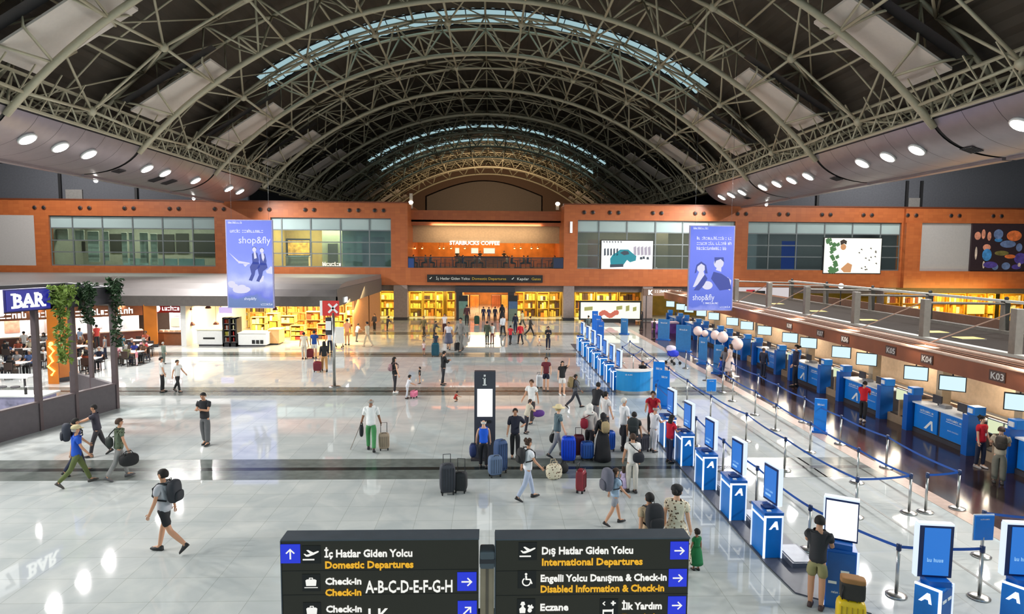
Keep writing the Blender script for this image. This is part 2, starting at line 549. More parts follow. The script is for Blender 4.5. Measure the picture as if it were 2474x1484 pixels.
# ------------------------------------------------------------------ soffits with lamps along both sides
def soff(s, u, y):
    """u 0..1 from the inner upper edge to the outer lower edge, bulging downwards"""
    p0, p1 = Vector((21.0, 12.85)), Vector((24.6, 11.15))
    c = Vector((21.9, 11.3))
    q = (1 - u) ** 2 * p0 + 2 * u * (1 - u) * c + u * u * p1
    return Vector((AX + s * q.x + 0.0, y, q.y))
edges = [8.15 - 10.97] + [b for b in BAYS if b < 60] + [62.3]
for s in (-1, 1):
    for i in range(len(edges) - 1):
        y0, y1 = edges[i] + 0.12, edges[i + 1] - 0.12
        t = struct(empty('soffit', (0, 0, 0)), 'curved grey metal soffit bay with recessed lamps')
        n = 6
        for j in range(n):
            a, b = y0 + (y1 - y0) * j / n + 0.012, y0 + (y1 - y0) * (j + 1) / n - 0.012
            rows = [[soff(s, u / 10, a), soff(s, u / 10, b)] for u in range(11)]
            mb = MB().grid(rows)
            mb.grid([[p + Vector((0, 0, 0.12)) for p in r] for r in rows])
            mb.build('metal_sheet', M_SOFFIT, t, True)
        mb = MB()
        pe = soff(s, 1, 0)
        mb.box(min(pe.x, pe.x + s * 0.5), max(pe.x, pe.x + s * 0.5), y0, y1, pe.z - 0.12, pe.z + 0.1)
        mb.build('edge_lip', M_SOFFIT, t)
        mb = MB().grid([[soff(s, u / 10, edges[i]) + Vector((0, -0.02, 0.06)), soff(s, u / 10, edges[i + 1]) + Vector((0, 0, 0.06))] for u in range(11)])
        mb.build('dark_joint_backing', M_BLACK, t)

lamp0 = None
for s, lst in ((-1, LAMPS_L), (1, LAMPS_R)):
    for i, y in enumerate(lst):
        p = soff(s, 0.38, y); q = soff(s, 0.42, y)
        d = (soff(s, 0.48, y) - soff(s, 0.28, y)).normalized()
        nrm = Vector((0, 1, 0)).cross(d).normalized()
        if nrm.z > 0: nrm = -nrm
        vis = (y > 31 and s < 0) or (y > 26 and s > 0)
        M = facing(p + nrm * 0.07, nrm, up=(0, 1, 0))
        side = 'check-in' if s > 0 else 'food court'
        t = thing('recessed_lamp', 'round recessed lamp, number %d from the far wall, %s side soffit' % (len(lst) - i, side), 'lamp', group='recessed soffit lamps')
        MB().lathe([(0.42, -0.12), (0.45, 0.0), (0.43, 0.02), (0.3, 0.02)], (0, 0, 0), 16, M).build('lamp_rim', M_WHITE, t, True)
        MB().lathe([(0.36, 0.0), (0.37, 0.04), (0.2, 0.06)], (0, 0, 0), 16, M).build('lamp_face', M_LAMP, t, True)
        add_light('soffit_light', 'SPOT', p + nrm * 0.25, L_SOFFIT, (1.0, 0.985, 0.965), 0.18, (p.x - s * 9.0, y, 0), spot=150, blend=0.7)

for i, (px, py, s, w) in enumerate(((293, 369, -1, 0.5), (385, 421, -1, 0.9), (415, 425, -1, 0.9), (2340, 316, 1, 0.6), (2015, 397, 1, 0.5), (1800, 470, 1, 0.4))):
    c = at(px, py, X=AX + s * 22.6); p = soff(s, 0.62, c.y); d = (soff(s, 0.7, c.y) - soff(s, 0.54, c.y)).normalized(); nrm = Vector((0, 1, 0)).cross(d).normalized()
    if nrm.z > 0: nrm = -nrm
    M = facing(p + nrm * 0.01, nrm, up=(0, 1, 0))
    t = thing('air_grille', 'dark square air grille in the %s soffit, %s from the camera' % ('food court side' if s < 0 else 'check-in side', ('first', 'second', 'third')[i % 3]), 'air vent')
    MB().box(-w / 2, w / 2, -0.4, 0.4, 0.0, 0.03, M).build('grille_frame', M_DARK, t)
    mb = MB()
    for k in range(5): mb.box(-w / 2 + 0.05, w / 2 - 0.05, -0.33 + k * 0.15, -0.27 + k * 0.15, 0.03, 0.045, M)
    mb.build('louvre', M_BLACK, t)
for i, (px, py, s) in enumerate(((475, 474, -1), (1845, 490, 1), (240, 414, -1))):
    c = at(px, py, X=AX + s * 24.6); t = thing('edge_lamp', 'small white lamp under the outer lip of the %s soffit, %s' % ('food court side' if s < 0 else 'check-in side', 'farther one' if i < 2 else 'nearer one'), 'lamp')
    z = soff(s, 1, 0).z - 0.12; x = soff(s, 1, 0).x + s * 0.25
    MB().lathe([(0.16, 0), (0.17, -0.05), (0.1, -0.07)], (x, c.y, z), 12).build('lamp_body', M_WHITE, t, True); MB().ball((x, c.y, z - 0.08), 0.12, 10, 6).build('bulb', M_LAMP, t, True)

# unseen fill lights added over the side aisles to brighten the outer facade
for s in (-1, 1):
    for i, y in enumerate((34, 46, 55)):
        add_light('aisle_fill_light', 'AREA', (AX + s * 38, y, 17.6), 1450, (1.0, 0.97, 0.95), 0.5, (AX + s * 37, y + 4, 6), 0.5)
# ------------------------------------------------------------------ far facade
def fx(px): return at(px, 612, Y=FAR).x
ZT, ZF, ZS, ZB = 11.2, 9.75, 5.05, 3.38
XI_L, XI_R = fx(985), fx(1362)      # inner ends of the two wings
ORDN = ['first', 'second', 'third', 'fourth', 'fifth', 'sixth', 'seventh', 'eighth', 'ninth', 'tenth', 'eleventh', 'twelfth', 'thirteenth', 'fourteenth']
wl = MB()
# top fascia, sill band, piers
wl.box(-58, XI_L, FAR, FAR + 0.6, ZF, ZT); wl.box(XI_R, 58, FAR, FAR + 0.6, ZF, ZT)
wl.box(-58, 58, FAR, FAR + 0.8, ZB, ZS)
WIN_L = [(-46.9, fx(120)), ]
for a, b in ((fx(86), fx(121)), (fx(520), fx(655)), (fx(945), XI_L), (XI_R, fx(1395)), (fx(1775), fx(1806)), (fx(2175), fx(2216))):
    wl.box(a, b, FAR, FAR + 0.6, ZS, ZF)
struct(wl.build('wall_far', M_CLAD))
# the wing on the check-in side steps forward at its outer end
struct(MB().box(fx(2179), fx(2216), FAR - 0.5, FAR, ZS, ZF).box(fx(2179), 58, FAR - 0.5, FAR, ZB, ZS).box(fx(2179), 58, FAR - 0.3, FAR, ZF, ZT - 0.1).build('wall_far_step', M_CLAD))
# recess with the cafe: side returns, upper fascia set back
rc = MB()
rc.box(XI_L - 0.5, XI_L, FAR + 0.6, FAR + 9, ZS, ZT); rc.box(XI_R, XI_R + 0.5, FAR + 0.6, FAR + 9, ZS, ZT)
rc.box(XI_L, XI_R, FAR + 3.0, FAR + 3.4, 9.25, 10.75)
struct(rc.build('wall_recess', M_CLAD))
# coping on top of the wings
struct(MB().box(-58, XI_L + 0.05, FAR - 0.06, FAR + 0.9, ZT, ZT + 0.12).box(XI_R - 0.05, 58, FAR - 0.06, FAR + 0.9, ZT, ZT + 0.12).build('trim_1', mat('dark_copper_coping', (120, 66, 42), 0.4, 0.3)))
# pairs of round nozzles along the fascia
kk = 0
for px, py in ((95, 503), (205, 505), (312, 506), (421, 507), (530, 508), (640, 511), (748, 512), (855, 513), (916, 513),
               (1422, 519), (1484, 520), (1588, 521), (1690, 522), (1792, 523), (1893, 524), (1996, 524), (2096, 525), (2198, 526), (2302, 527), (2403, 529)):
    kk += 1
    c = at(px, py, Y=FAR)
    t = thing('air_nozzle_pair', 'dark round air nozzle pair in the orange fascia, %s' % ('%s from the grey wall panel' % ORDN[kk - 1] if kk < 10 else '%s along the wing with advert screens' % ORDN[kk - 10]), 'air vent', group='air nozzles along the fascia')
    yy = FAR - (0.3 if c.x > fx(2179) else 0.0) - 0.005
    for dx in (-0.42, 0.42):
        M = facing((c.x + dx, yy, 10.48), (0, -1, 0))
        MB().lathe([(0.2, 0.0), (0.22, 0.03), (0.16, 0.05)], n=14, M=M).build('nozzle_rim', mat('copper_rim', (120, 70, 46), 0.4), t, True)
        MB().lathe([(0.14, 0.0), (0.15, 0.06), (0.05, 0.062)], n=14, M=M).build('nozzle_core', M_BLACK, t, True)

def rect(mb, x0, x1, z0, z1, yy):
    mb.add([(x0, yy, z0), (x1, yy, z0), (x1, yy, z1), (x0, yy, z1)], [(0, 1, 2, 3)])
def scribble(mb, x0, x1, z0, z1, yy, seed=1):
    """print too small to read: a row of short strokes"""
    rd = random.Random(seed); h = z1 - z0; x = x0
    while x < x1 - h * 0.3:
        wd = h * rd.uniform(0.35, 0.6)
        if rd.random() < 0.14: x += wd * 0.8; continue
        k = rd.randrange(4); st = h * 0.16; e = min(x + wd, x1)
        if k != 1: rect(mb, x, x + st, z0, z1 if rd.random() < .4 else z0 + h * 0.72, yy)
        if k in (0, 1, 2): rect(mb, x, e, z0, z0 + st, yy)
        if k in (1, 3): rect(mb, x, e, z0 + h * 0.56, z0 + h * 0.56 + st, yy)
        if k in (0, 3): rect(mb, e - st, e, z0, z0 + h * 0.7, yy)
        x += wd + h * 0.14
M_MULL = mat('grey_window_mullion', (120, 126, 126), 0.4, 0.4)
M_SPAN = mat('pale_teal_spandrel_glass', (166, 184, 182), 0.12, vary=0.05, scale=0.4)
M_GLAZ = glass('office_window_glass', (214, 228, 226), 0.08)
M_OFFWALL = mat('office_back_wall', (150, 146, 128), 0.8)
M_BLIND = mat('cream_roller_blind', (226, 220, 200), 0.8)
wn = 3
def window_band(px0, px1, cols, rows_z, z0=ZS, z1=ZF, span_row=True, lightc=(1.0, 0.93, 0.8), watts=220, wall=None, depth=5.0):
    """curtain-wall window with the lit room behind it"""
    global wn
    wn += 1
    a, b = fx(px0), fx(px1)
    y = FAR + 0.25
    w = struct(MB().box(a, b, y, y + 0.02, z0, rows_z[-1] if span_row else z1).build('window_%d' % wn, M_GLAZ), 'band of office glazing in the orange facade')
    if span_row: MB().box(a, b, y, y + 0.05, rows_z[-1], z1).build('spandrel_pane', M_SPAN, w)
    fr = MB()
    for c in [px0] + cols + [px1]:
        x = fx(c); fr.box(x - 0.055, x + 0.055, y - 0.06, y + 0.08, z0, z1)
    for z in [z0 + 0.05] + rows_z + [z1 - 0.05]:
        fr.box(a, b, y - 0.05, y + 0.07, z - 0.05, z + 0.05)
    fr.build('window_frame', M_MULL, w)
    rm = MB()
    Y2 = y + depth
    rm.box(a - 0.3, b + 0.3, Y2, Y2 + 0.2, z0 - 0.1, z1); rm.box(a - 0.3, b + 0.3, y + 0.1, Y2, z0 - 0.15, z0); rm.box(a - 0.3, b + 0.3, y + 0.1, Y2, z1, z1 + 0.1)
    rm.box(a - 0.4, a - 0.2, y + 0.1, Y2, z0, z1); rm.box(b + 0.2, b + 0.4, y + 0.1, Y2, z0, z1)
    struct(rm.build('wall_office', wall or M_OFFWALL))
    add_light('office_light', 'AREA', ((a + b) / 2, y + 2.4, z1 - 0.15), watts, lightc, (b - a) * 0.8, ((a + b) / 2, y + 2.4, 0), 0.8)
    return a, b
RZ = [6.35, 7.45, 8.6]
window_band(121, 520, [175, 247, 320, 392, 465], RZ, watts=1000, lightc=(1.0, 0.95, 0.85))
window_band(655, 945, [680, 750, 822, 892], RZ, watts=2600, lightc=(1.0, 0.86, 0.6), wall=mat('ochre_office_wall', (168, 140, 80), 0.8))
window_band(1395, 1775, [1447, 1515, 1584, 1650, 1712], RZ, watts=900, lightc=(1.0, 0.88, 0.7), wall=mat('brown_office_wall', (120, 104, 86), 0.8))
window_band(1806, 2175, [1858, 1925, 1993, 2060, 2128], RZ, watts=800, wall=mat('dark_office_wall', (74, 76, 84), 0.8))

# blinds and dark openings seen through the food court side office window
for i, (a, b, z0, z1) in enumerate(((131, 164, 7.5, 8.5), (181, 203, 7.5, 8.4), (211, 238, 5.4, 8.3), (248, 262, 5.5, 8.3), (293, 306, 5.3, 8.2), (311, 323, 5.2, 8.2), (337, 357, 5.3, 8.2), (363, 379, 5.2, 8.1))):
    x0, x1 = fx(a), fx(b)
    o = MB().box(x0 * 1.02, x1 * 1.02, FAR + 1.4, FAR + 1.44, z0, z1).tube((x0 * 1.02, FAR + 1.42, z1), (x1 * 1.02, FAR + 1.42, z1), 0.06, 8).build('roller_blind', M_BLIND)
    tag(o, 'cream roller blind behind the long office glazing, %s from the grey wall panel' % ORDN[i], 'blind', 'blinds in the long office window')
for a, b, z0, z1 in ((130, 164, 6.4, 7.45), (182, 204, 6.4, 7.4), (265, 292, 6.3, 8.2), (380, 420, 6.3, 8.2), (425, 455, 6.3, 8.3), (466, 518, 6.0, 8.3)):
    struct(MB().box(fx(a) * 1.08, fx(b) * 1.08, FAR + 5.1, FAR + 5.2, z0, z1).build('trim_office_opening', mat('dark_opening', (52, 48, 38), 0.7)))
ob = MB()
for px0, px1 in ((262, 325), (330, 398), (402, 466)):
    ob.box(fx(px0), fx(px1), FAR + 2.4, FAR + 2.5, 5.05, 5.75)
tag(ob.build('office_screen_wall', mat('pale_blue_screen', (160, 186, 190), 0.4)), 'low pale blue divider behind the long office glazing', 'divider')
# ochre lounge: picture, sofa
t = thing('framed_picture', 'large framed picture lit warm on the ochre office wall', 'picture')
c = at(722, 600, Y=FAR + 5.1)
MB().box(c.x - 1.3, c.x + 1.3, FAR + 5.12, FAR + 5.22, c.z - 0.9, c.z + 1.0).build('picture_frame', M_DARK, t)
MB().box(c.x - 1.1, c.x + 1.1, FAR + 5.08, FAR + 5.12, c.z - 0.7, c.z + 0.8).build('picture_face', mat('gold_print', (216, 168, 82), 0.5, vary=0.5, scale=2.5), t)
t = thing('office_cabinet', 'pale counter along the glazing of the ochre office', 'cabinet')
MB().box(fx(682) , fx(738), FAR + 1.0, FAR + 1.6, ZS, ZS + 1.0).build('body', mat('beige_laminate', (206, 180, 138), 0.6), t)
MB().box(fx(680) , fx(740), FAR + 0.95, FAR + 1.65, ZS + 1.0, ZS + 1.06).build('counter_top', M_WHITE, t)
struct(MB().box(fx(755), fx(822), FAR + 3.6, FAR + 3.8, ZS, ZF).build('wall_office_core', mat('green_grey_wall', (112, 116, 98), 0.7)))
struct(MB().box(fx(770), fx(795), FAR + 3.5, FAR + 3.62, ZS, ZS + 2.3).build('door_1', mat('dark_door', (44, 44, 40), 0.5)))
struct(MB().box(fx(820), fx(946), FAR + 1.2, FAR + 1.3, ZS, ZF).build('wall_office_screen', mat('pale_grey_blind', (168, 176, 168), 0.6, vary=0.12, scale=0.7)))
sgm = MB()
scribble(sgm, fx(775), fx(822), ZS + 0.14, ZS + 0.5, FAR + 0.1, 4)
lt = tag(sgm.build('window_sign', glow('warm_sign_white', (255, 240, 214), 2.2)),
         'small glowing white sign at the sill of the ochre office window', 'sign')
# brown office on the other wing: door leaf, plain wall lights
struct(MB().box(fx(1592), fx(1600), FAR + 4.0, FAR + 4.1, ZS, ZS + 2.4).box(fx(1608), fx(1640), FAR + 3.9, FAR + 4.0, ZS, ZF).build('wall_office_bay', mat('brown_office_wall', (120, 104, 86), 0.8)))
struct(MB().box(fx(1594), fx(1606), FAR + 3.7, FAR + 3.78, ZS, ZS + 2.5).build('door_2', mat('dark_wood_door', (66, 44, 32), 0.5)))
o = MB().box(fx(1922), fx(1960), FAR + 3.0, FAR + 3.1, ZS, ZS + 2.9).build('blue_screen', glow('deep_blue_screen', (40, 66, 150), 0.7))
tag(o, 'tall blue lit panel deep inside the dark office window', 'screen')
# pale wall panels at both outer ends and the dark mural
for nm, a, b, lb in (('wall_panel', -58 , fx(86), 'large plain grey wall panel at the food court end of the facade'), ('wall_panel', fx(2216), fx(2346), 'large plain grey wall panel beside the dark mural')):
    yy = FAR - (0.1 if a > 0 else 0)
    struct(MB().box(a, b, yy, yy + 0.4, ZS, ZF).build(nm, M_GREYP), lb)
t = thing('mural', 'dark mural panel with bright travel pictures at the outer end of the facade', 'mural')
a = fx(2340); y = FAR - 0.32
MB().box(a, a + 10, y, y + 0.2, ZS + 0.05, ZF - 0.02).build('board', mat('aubergine_board', (52, 38, 42), 0.4), t)
rr = random.Random(5)
def disc(mb, x, z, r, yy, sx=1.0, n=18):
    mb.add([(x + r * sx * math.cos(2 * PI * i / n), yy, z + r * math.sin(2 * PI * i / n)) for i in range(n)], [tuple(range(n))])
PAL = {'salmon': (226, 150, 120), 'orange': (226, 118, 62), 'sky': (70, 140, 200), 'violet': (86, 70, 150), 'cream': (220, 200, 180), 'steel': (110, 130, 170), 'olive': (120, 110, 60)}
def mp(px, py): 
    p = at(px, py, Y=y); return p.x, p.z
art = {k: MB() for k in PAL}
for nm, px, py, w, h in (('salmon', 2362, 570, 8, 10), ('salmon', 2376, 566, 5, 12), ('salmon', 2390, 571, 5, 11), ('steel', 2412, 566, 12, 12), ('sky', 2412, 580, 10, 5), ('orange', 2450, 570, 19, 13),
                         ('cream', 2358, 612, 3, 16), ('salmon', 2384, 598, 10, 8), ('sky', 2384, 616, 12, 15), ('violet', 2392, 640, 18, 8), ('steel', 2435, 590, 20, 9), ('olive', 2420, 612, 18, 6), ('orange', 2440, 620, 14, 5), ('violet', 2465, 625, 16, 14), ('steel', 2462, 598, 8, 10), ('cream', 2376, 640, 3, 9), ('steel', 2404, 645, 8, 8), ('steel', 2430, 643, 11, 9), ('violet', 2455, 645, 12, 6), ('cream', 2462, 640, 4, 5)):
    x, z = mp(px, py); disc(art[nm], x, z, h * 0.04, y - 0.004 - rr.random() * 0.02, w / h)
for k in PAL: art[k].build('painted_%s_shapes' % k, mat('mural_' + k, PAL[k], 0.5, vary=0.3, scale=3), t)

# dark upper wall of the aisles, above the orange fascia
struct(MB().box(-58, XI_L, FAR + 1.5, FAR + 1.9, ZT - 0.3, 14.7).box(XI_R, 58, FAR + 1.5, FAR + 1.9, ZT - 0.3, 12.5).box(22, 58, FAR + 1.5, FAR + 1.9, 12, 14.7).build('wall_upper_aisle', M_DARKWALL) if False else
       MB().box(-58, -23.5, FAR + 1.5, FAR + 1.9, ZT - 0.3, 14.7).box(23.5, 58, FAR + 1.5, FAR + 1.9, ZT - 0.3, 19.4).build('wall_upper_aisle', M_DARKWALL))
for s in (-1, 1):
    mb = MB()
    for px in ((147, 330) if s < 0 else (1975, 2190, 2225)):
        x = at(px, 470, Y=FAR + 1.45).x; mb.box(x - 0.12, x + 0.12, FAR + 1.3, FAR + 1.5, ZT, 14.0)
    struct(mb.build('trim_upper_post', M_BLACK))
    mb = MB()
    for px0, px1 in (((160, 200),) if s < 0 else ((1815, 1840), (2195, 2222))):
        mb.box(at(px0, 470, Y=FAR + 1.45).x, at(px1, 470, Y=FAR + 1.45).x, FAR + 1.35, FAR + 1.5, ZT, 12.3)
    struct(mb.build('trim_upper_box', mat('mid_grey_box', (128, 126, 122), 0.7)))
# arched grey screen at the end of the vault
e = MB(); n = 20
poly = [(at(1031, 515, Y=135).x, 8.5)] + [(at(1031 + 277 * i / n, 475 - 37 * math.sin(PI * i / n), Y=135).x, at(1031 + 277 * i / n, 475 - 37 * math.sin(PI * i / n), Y=135).z) for i in range(n + 1)] + [(at(1308, 515, Y=135).x, 8.5)]
e.prism(poly, Matrix(((1, 0, 0, 0), (0, 0, 1, 135.2), (0, 1, 0, 0), (0, 0, 0, 1))), 0.3)
struct(e.build('wall_end_screen', mat('taupe_screen_wall', (128, 116, 106), 0.7)))
add_light('vault_end_light', 'AREA', (0, 110, 11.0), 2600, (1.0, 0.72, 0.45), 0.6, (0, 126, 26), 0.6)

# ------------------------------------------------------------------ hanging lit screens and posters
def hung_banner(px0, px1, py0, py1, Y, label, which):
    a = at((px0 + px1) / 2 - (px1 - px0) / 2, (py0 + py1) / 2, Y=Y); b = at(px1, (py0 + py1) / 2, Y=Y)
    zt, zb = at((px0 + px1) / 2, py0, Y=Y).z, at((px0 + px1) / 2, py1, Y=Y).z
    w, h = b.x - a.x, zt - zb
    t = thing('hanging_banner', label, 'banner', (0, 0, 0))
    x0 = a.x
    MB().box(x0, x0 + w, Y, Y + 0.16, zb, zt).build('light_box', mat('banner_frame', (150, 150, 190), 0.4), t)
    yy = Y - 0.006
    # printed sky: even blue film, lit from inside, with printed clouds
    m = bpy.data.materials.new('lit_blue_print_' + which); m.use_nodes = True
    nt = m.node_tree; nn = nt.nodes; bs = nn['Principled BSDF']
    tc = nn.new('ShaderNodeTexCoord'); sp = nn.new('ShaderNodeSeparateXYZ'); nz = nn.new('ShaderNodeTexNoise'); nz.inputs['Scale'].default_value = 1.1; nz.inputs['Detail'].default_value = 5
    mr = nn.new('ShaderNodeMapRange'); mr.inputs[1].default_value = zb; mr.inputs[2].default_value = zt
    rp = nn.new('ShaderNodeValToRGB'); cr = rp.color_ramp
    cr.elements[0].position = 0.0; cr.elements[1].position = 1.0
    if which == 'flight':
        stops = [(0.0, (90, 118, 160)), (0.1, (96, 124, 172)), (0.14, (104, 118, 216)), (0.3, (196, 204, 240)), (0.42, (150, 166, 246)), (0.62, (122, 140, 246)), (1.0, (104, 124, 228))]
    else:
        stops = [(0.0, (150, 160, 235)), (0.06, (84, 108, 208)), (0.5, (104, 124, 235)), (0.8, (110, 128, 240)), (1.0, (86, 112, 226))]
    while len(cr.elements) < len(stops): cr.elements.new(0.5)
    for e_, (p_, c_) in zip(cr.elements, stops): e_.position = p_; e_.color = lin(c_) + (1,)
    ad = nn.new('ShaderNodeMath'); ad.operation = 'MULTIPLY_ADD'; ad.inputs[1].default_value = 0.22; 
    sb = nn.new('ShaderNodeMath'); sb.operation = 'SUBTRACT'; sb.inputs[1].default_value = 0.11
    nt.links.new(tc.outputs['Object'], sp.inputs[0]); nt.links.new(tc.outputs['Object'], nz.inputs['Vector'])
    nt.links.new(sp.outputs['Z'], mr.inputs[0]); nt.links.new(nz.outputs['Fac'], ad.inputs[0]); nt.links.new(mr.outputs[0], ad.inputs[2])
    nt.links.new(ad.outputs[0], sb.inputs[0]); nt.links.new(sb.outputs[0], rp.inputs['Fac'])
    nt.links.new(rp.outputs['Color'], bs.inputs['Emission Color']); bs.inputs['Emission Strength'].default_value = 1.0
    bs.inputs['Base Color'].default_value = (0.03, 0.03, 0.08, 1)
    MB().box(x0 + 0.06, x0 + w - 0.06, yy, yy + 0.01, zb + 0.06, zt - 0.06).build('printed_face', m, t)
    MB().tube((x0 + w * 0.12, Y + 0.08, zt), (x0 + w * 0.12, Y + 0.08, zt + 12 - (zt - 8.6)), 0.007, 4).build('hanger_wire', M_DARK, t)
    MB().tube((x0 + w * 0.92, Y + 0.08, zt), (x0 + w * 0.92, Y + 0.08, zt + 12 - (zt - 8.6)), 0.007, 4).build('hanger_wire', M_DARK, t)
    return t, x0, w, zb, zt, yy
MW = glow('lit_white_print', (236, 238, 255), 1.0)
MN = glow('lit_navy_print', (72, 86, 172), 0.9)
MF = glow('lit_pale_print', (226, 224, 246), 1.0)
def shape(mb, pts, x0, w, zb, zt, yy):
    """polygon in fractions of the poster (u right, v down)"""
    mb.add([(x0 + u * w, yy, zt - v * (zt - zb)) for u, v in pts], [tuple(range(len(pts)))])
def small_print(mb, u0, u1, v, x0, w, zb, zt, yy, size):
    z = zt - v * (zt - zb); scribble(mb, x0 + u0 * w, x0 + u1 * w, z, z + size * 0.72, yy, int(v * 1000))
def fit_text(mb, txt, u0, u1, v, x0, w, zb, zt, yy, size):
    letters(mb, txt, size, facing((x0 + u0 * w, yy, zt - v * (zt - zb)), (0, -1, 0)), 0.004, width=(u1 - u0) * w)

t, x0, w, zb, zt, yy = hung_banner(547, 660, 531, 745, 41.1, 'tall blue hanging banner with two people flying among clouds', 'flight')
q = (x0, w, zb, zt, yy - 0.012)
mb = MB(); small_print(mb, 0.1, 0.82, 0.145, *q[:5], 0.3); fit_text(mb, 'shop&fly', 0.27, 0.95, 0.265, *q[:5], 0.62)
fit_text(mb, 'shop&fly', 0.36, 0.62, 0.905, *q[:5], 0.24); small_print(mb, 0.72, 0.96, 0.965, *q[:5], 0.2); small_print(mb, 0.06, 0.36, 0.045, *q[:5], 0.2)
mb.build('printed_text', MW, t)
mb = MB()
def oval(cx, cy, rx, ry, q): shape(mb, [(cx + rx * math.cos(a * PI / 8), cy + ry * math.sin(a * PI / 8)) for a in range(16)], *q)
oval(0.605, 0.335, 0.042, 0.027, q); oval(0.765, 0.345, 0.042, 0.027, q)
shape(mb, [(0.59, 0.365), (0.63, 0.36), (0.655, 0.43), (0.6, 0.44)], *q); shape(mb, [(0.75, 0.375), (0.8, 0.37), (0.82, 0.42), (0.79, 0.47), (0.76, 0.43)], *q)
shape(mb, [(0.84, 0.57), (0.88, 0.56), (0.95, 0.52), (0.98, 0.53), (0.98, 0.61), (0.86, 0.6)], *q); shape(mb, [(0.77, 0.63), (0.8, 0.63), (0.78, 0.69), (0.71, 0.71), (0.7, 0.69)], *q)
shape(mb, [(0.24, 0.46), (0.5, 0.485), (0.5, 0.5), (0.26, 0.49)], *q); shape(mb, [(0.06, 0.37), (0.26, 0.46), (0.24, 0.475)], *q); shape(mb, [(0.36, 0.5), (0.47, 0.5), (0.4, 0.53)], *q)
for cx, cy, rx, ry in ((0.3, 0.8, 0.17, 0.03), (0.22, 0.785, 0.1, 0.035), (0.4, 0.785, 0.1, 0.03), (0.32, 0.76, 0.09, 0.028), (0.1, 0.72, 0.08, 0.03), (0.14, 0.745, 0.1, 0.025)): oval(cx, cy, rx, ry, q)
mb.build('printed_pale_figures', MF, t)
q = (x0, w, zb, zt, yy - 0.010)
mb = MB()
for dx, dy in ((0.0, 0.0), (0.16, 0.01)):
    shape(mb, [(0.55 + dx, 0.385 + dy), (0.6 + dx, 0.362 + dy), (0.67 + dx, 0.372 + dy), (0.7 + dx, 0.45 + dy), (0.69 + dx, 0.5 + dy), (0.56 + dx, 0.5 + dy)], *q)
    shape(mb, [(0.57 + dx, 0.47 + dy), (0.7 + dx, 0.48 + dy), (0.72 + dx, 0.53 + dy), (0.62 + dx, 0.57 + dy), (0.6 + dx, 0.62 + dy), (0.54 + dx, 0.69 + dy), (0.47 + dx, 0.68 + dy), (0.53 + dx, 0.61 + dy), (0.5 + dx, 0.53 + dy)], *q)
    oval(0.606 + dx, 0.32 + dy, 0.046, 0.017, q)
mb.build('printed_navy_clothes', MN, t)

t, x0, w, zb, zt, yy = hung_banner(1664, 1773, 545, 751, 41.1, 'tall blue hanging banner with portrait of a couple, over the check-in queue', 'couple')
q = (x0, w, zb, zt, yy - 0.012)
mb = MB()
for i in range(3):
    small_print(mb, 0.16, 0.94 - 0.1 * (i == 2), 0.165 + 0.06 * i, *q[:5], 0.3)
fit_text(mb, 'shop&fly', 0.1, 0.58, 0.875, *q[:5], 0.55); small_print(mb, 0.34, 0.7, 0.92, *q[:5], 0.2); small_print(mb, 0.72, 0.96, 0.965, *q[:5], 0.18); small_print(mb, 0.08, 0.42, 0.045, *q[:5], 0.2)
mb.build('printed_text', MW, t)
mb = MB()
for cx, cy, rx, ry in ((0.27, 0.49, 0.095, 0.058), (0.66, 0.44, 0.11, 0.06), (0.42, 0.7, 0.12, 0.05)):
    shape(mb, [(cx + rx * math.cos(a * 0.4), cy + ry * math.sin(a * 0.4)) for a in range(16)], *q)
shape(mb, [(0.24, 0.53), (0.33, 0.54), (0.38, 0.62), (0.14, 0.72), (0.1, 0.72)], *q)
shape(mb, [(0.62, 0.48), (0.72, 0.49), (0.72, 0.54), (0.6, 0.52)], *q); shape(mb, [(0.86, 0.6), (0.95, 0.64), (0.93, 0.76), (0.8, 0.72)], *q)
mb.build('printed_pale_figures', MF, t)
q = (x0, w, zb, zt, yy - 0.016)
mb = MB()
shape(mb, [(0.56, 0.37), (0.76, 0.37), (0.78, 0.43), (0.7, 0.39), (0.6, 0.41), (0.57, 0.45)], *q)
shape(mb, [(0.17, 0.46), (0.27, 0.42), (0.38, 0.46), (0.42, 0.56), (0.36, 0.56), (0.35, 0.47), (0.27, 0.445), (0.19, 0.48), (0.17, 0.55), (0.13, 0.56)], *q)
shape(mb, [(0.55, 0.54), (0.72, 0.56), (0.9, 0.62), (0.96, 0.74), (0.7, 0.76), (0.5, 0.62)], *q)
shape(mb, [(0.36, 0.57), (0.42, 0.62), (0.34, 0.7), (0.24, 0.76), (0.12, 0.76)], *q)
mb.build('printed_navy_clothes', MN, t)

def lit_screen(px0, px1, py0, py1, Y, label, cat='screen', frame=0.08, face=(250, 250, 246), s=1.15, name='advert_screen', depth=0.2):
    p = at(px0, (py0 + py1) / 2, Y=Y); r = at(px1, (py0 + py1) / 2, Y=Y)
    zt, zb = at((px0 + px1) / 2, py0, Y=Y).z, at((px0 + px1) / 2, py1, Y=Y).z
    t = thing(name, label, cat)
    MB().box(p.x - frame, r.x + frame, Y, Y + depth, zb - frame, zt + frame).build('frame', M_BLACK, t)
    MB().box(p.x, r.x, Y - 0.01, Y, zb, zt).build('lit_face', glow('screen_white_%d' % face[2], face, s), t)
    return t, p.x, r.x - p.x, zb, zt, Y - 0.02
t, x0, w, zb, zt, yy = lit_screen(1453, 1577, 582, 652, FAR + 0.02, 'bright white advert screen showing a turquoise car in a street')
q = (x0, w, zb, zt, yy)
mb = MB(); shape(mb, [(0.17, 0.62), (0.22, 0.48), (0.3, 0.4), (0.36, 0.3), (0.52, 0.3), (0.6, 0.42), (0.68, 0.52), (0.67, 0.68), (0.56, 0.74), (0.5, 0.66), (0.42, 0.86), (0.18, 0.86)], *q)
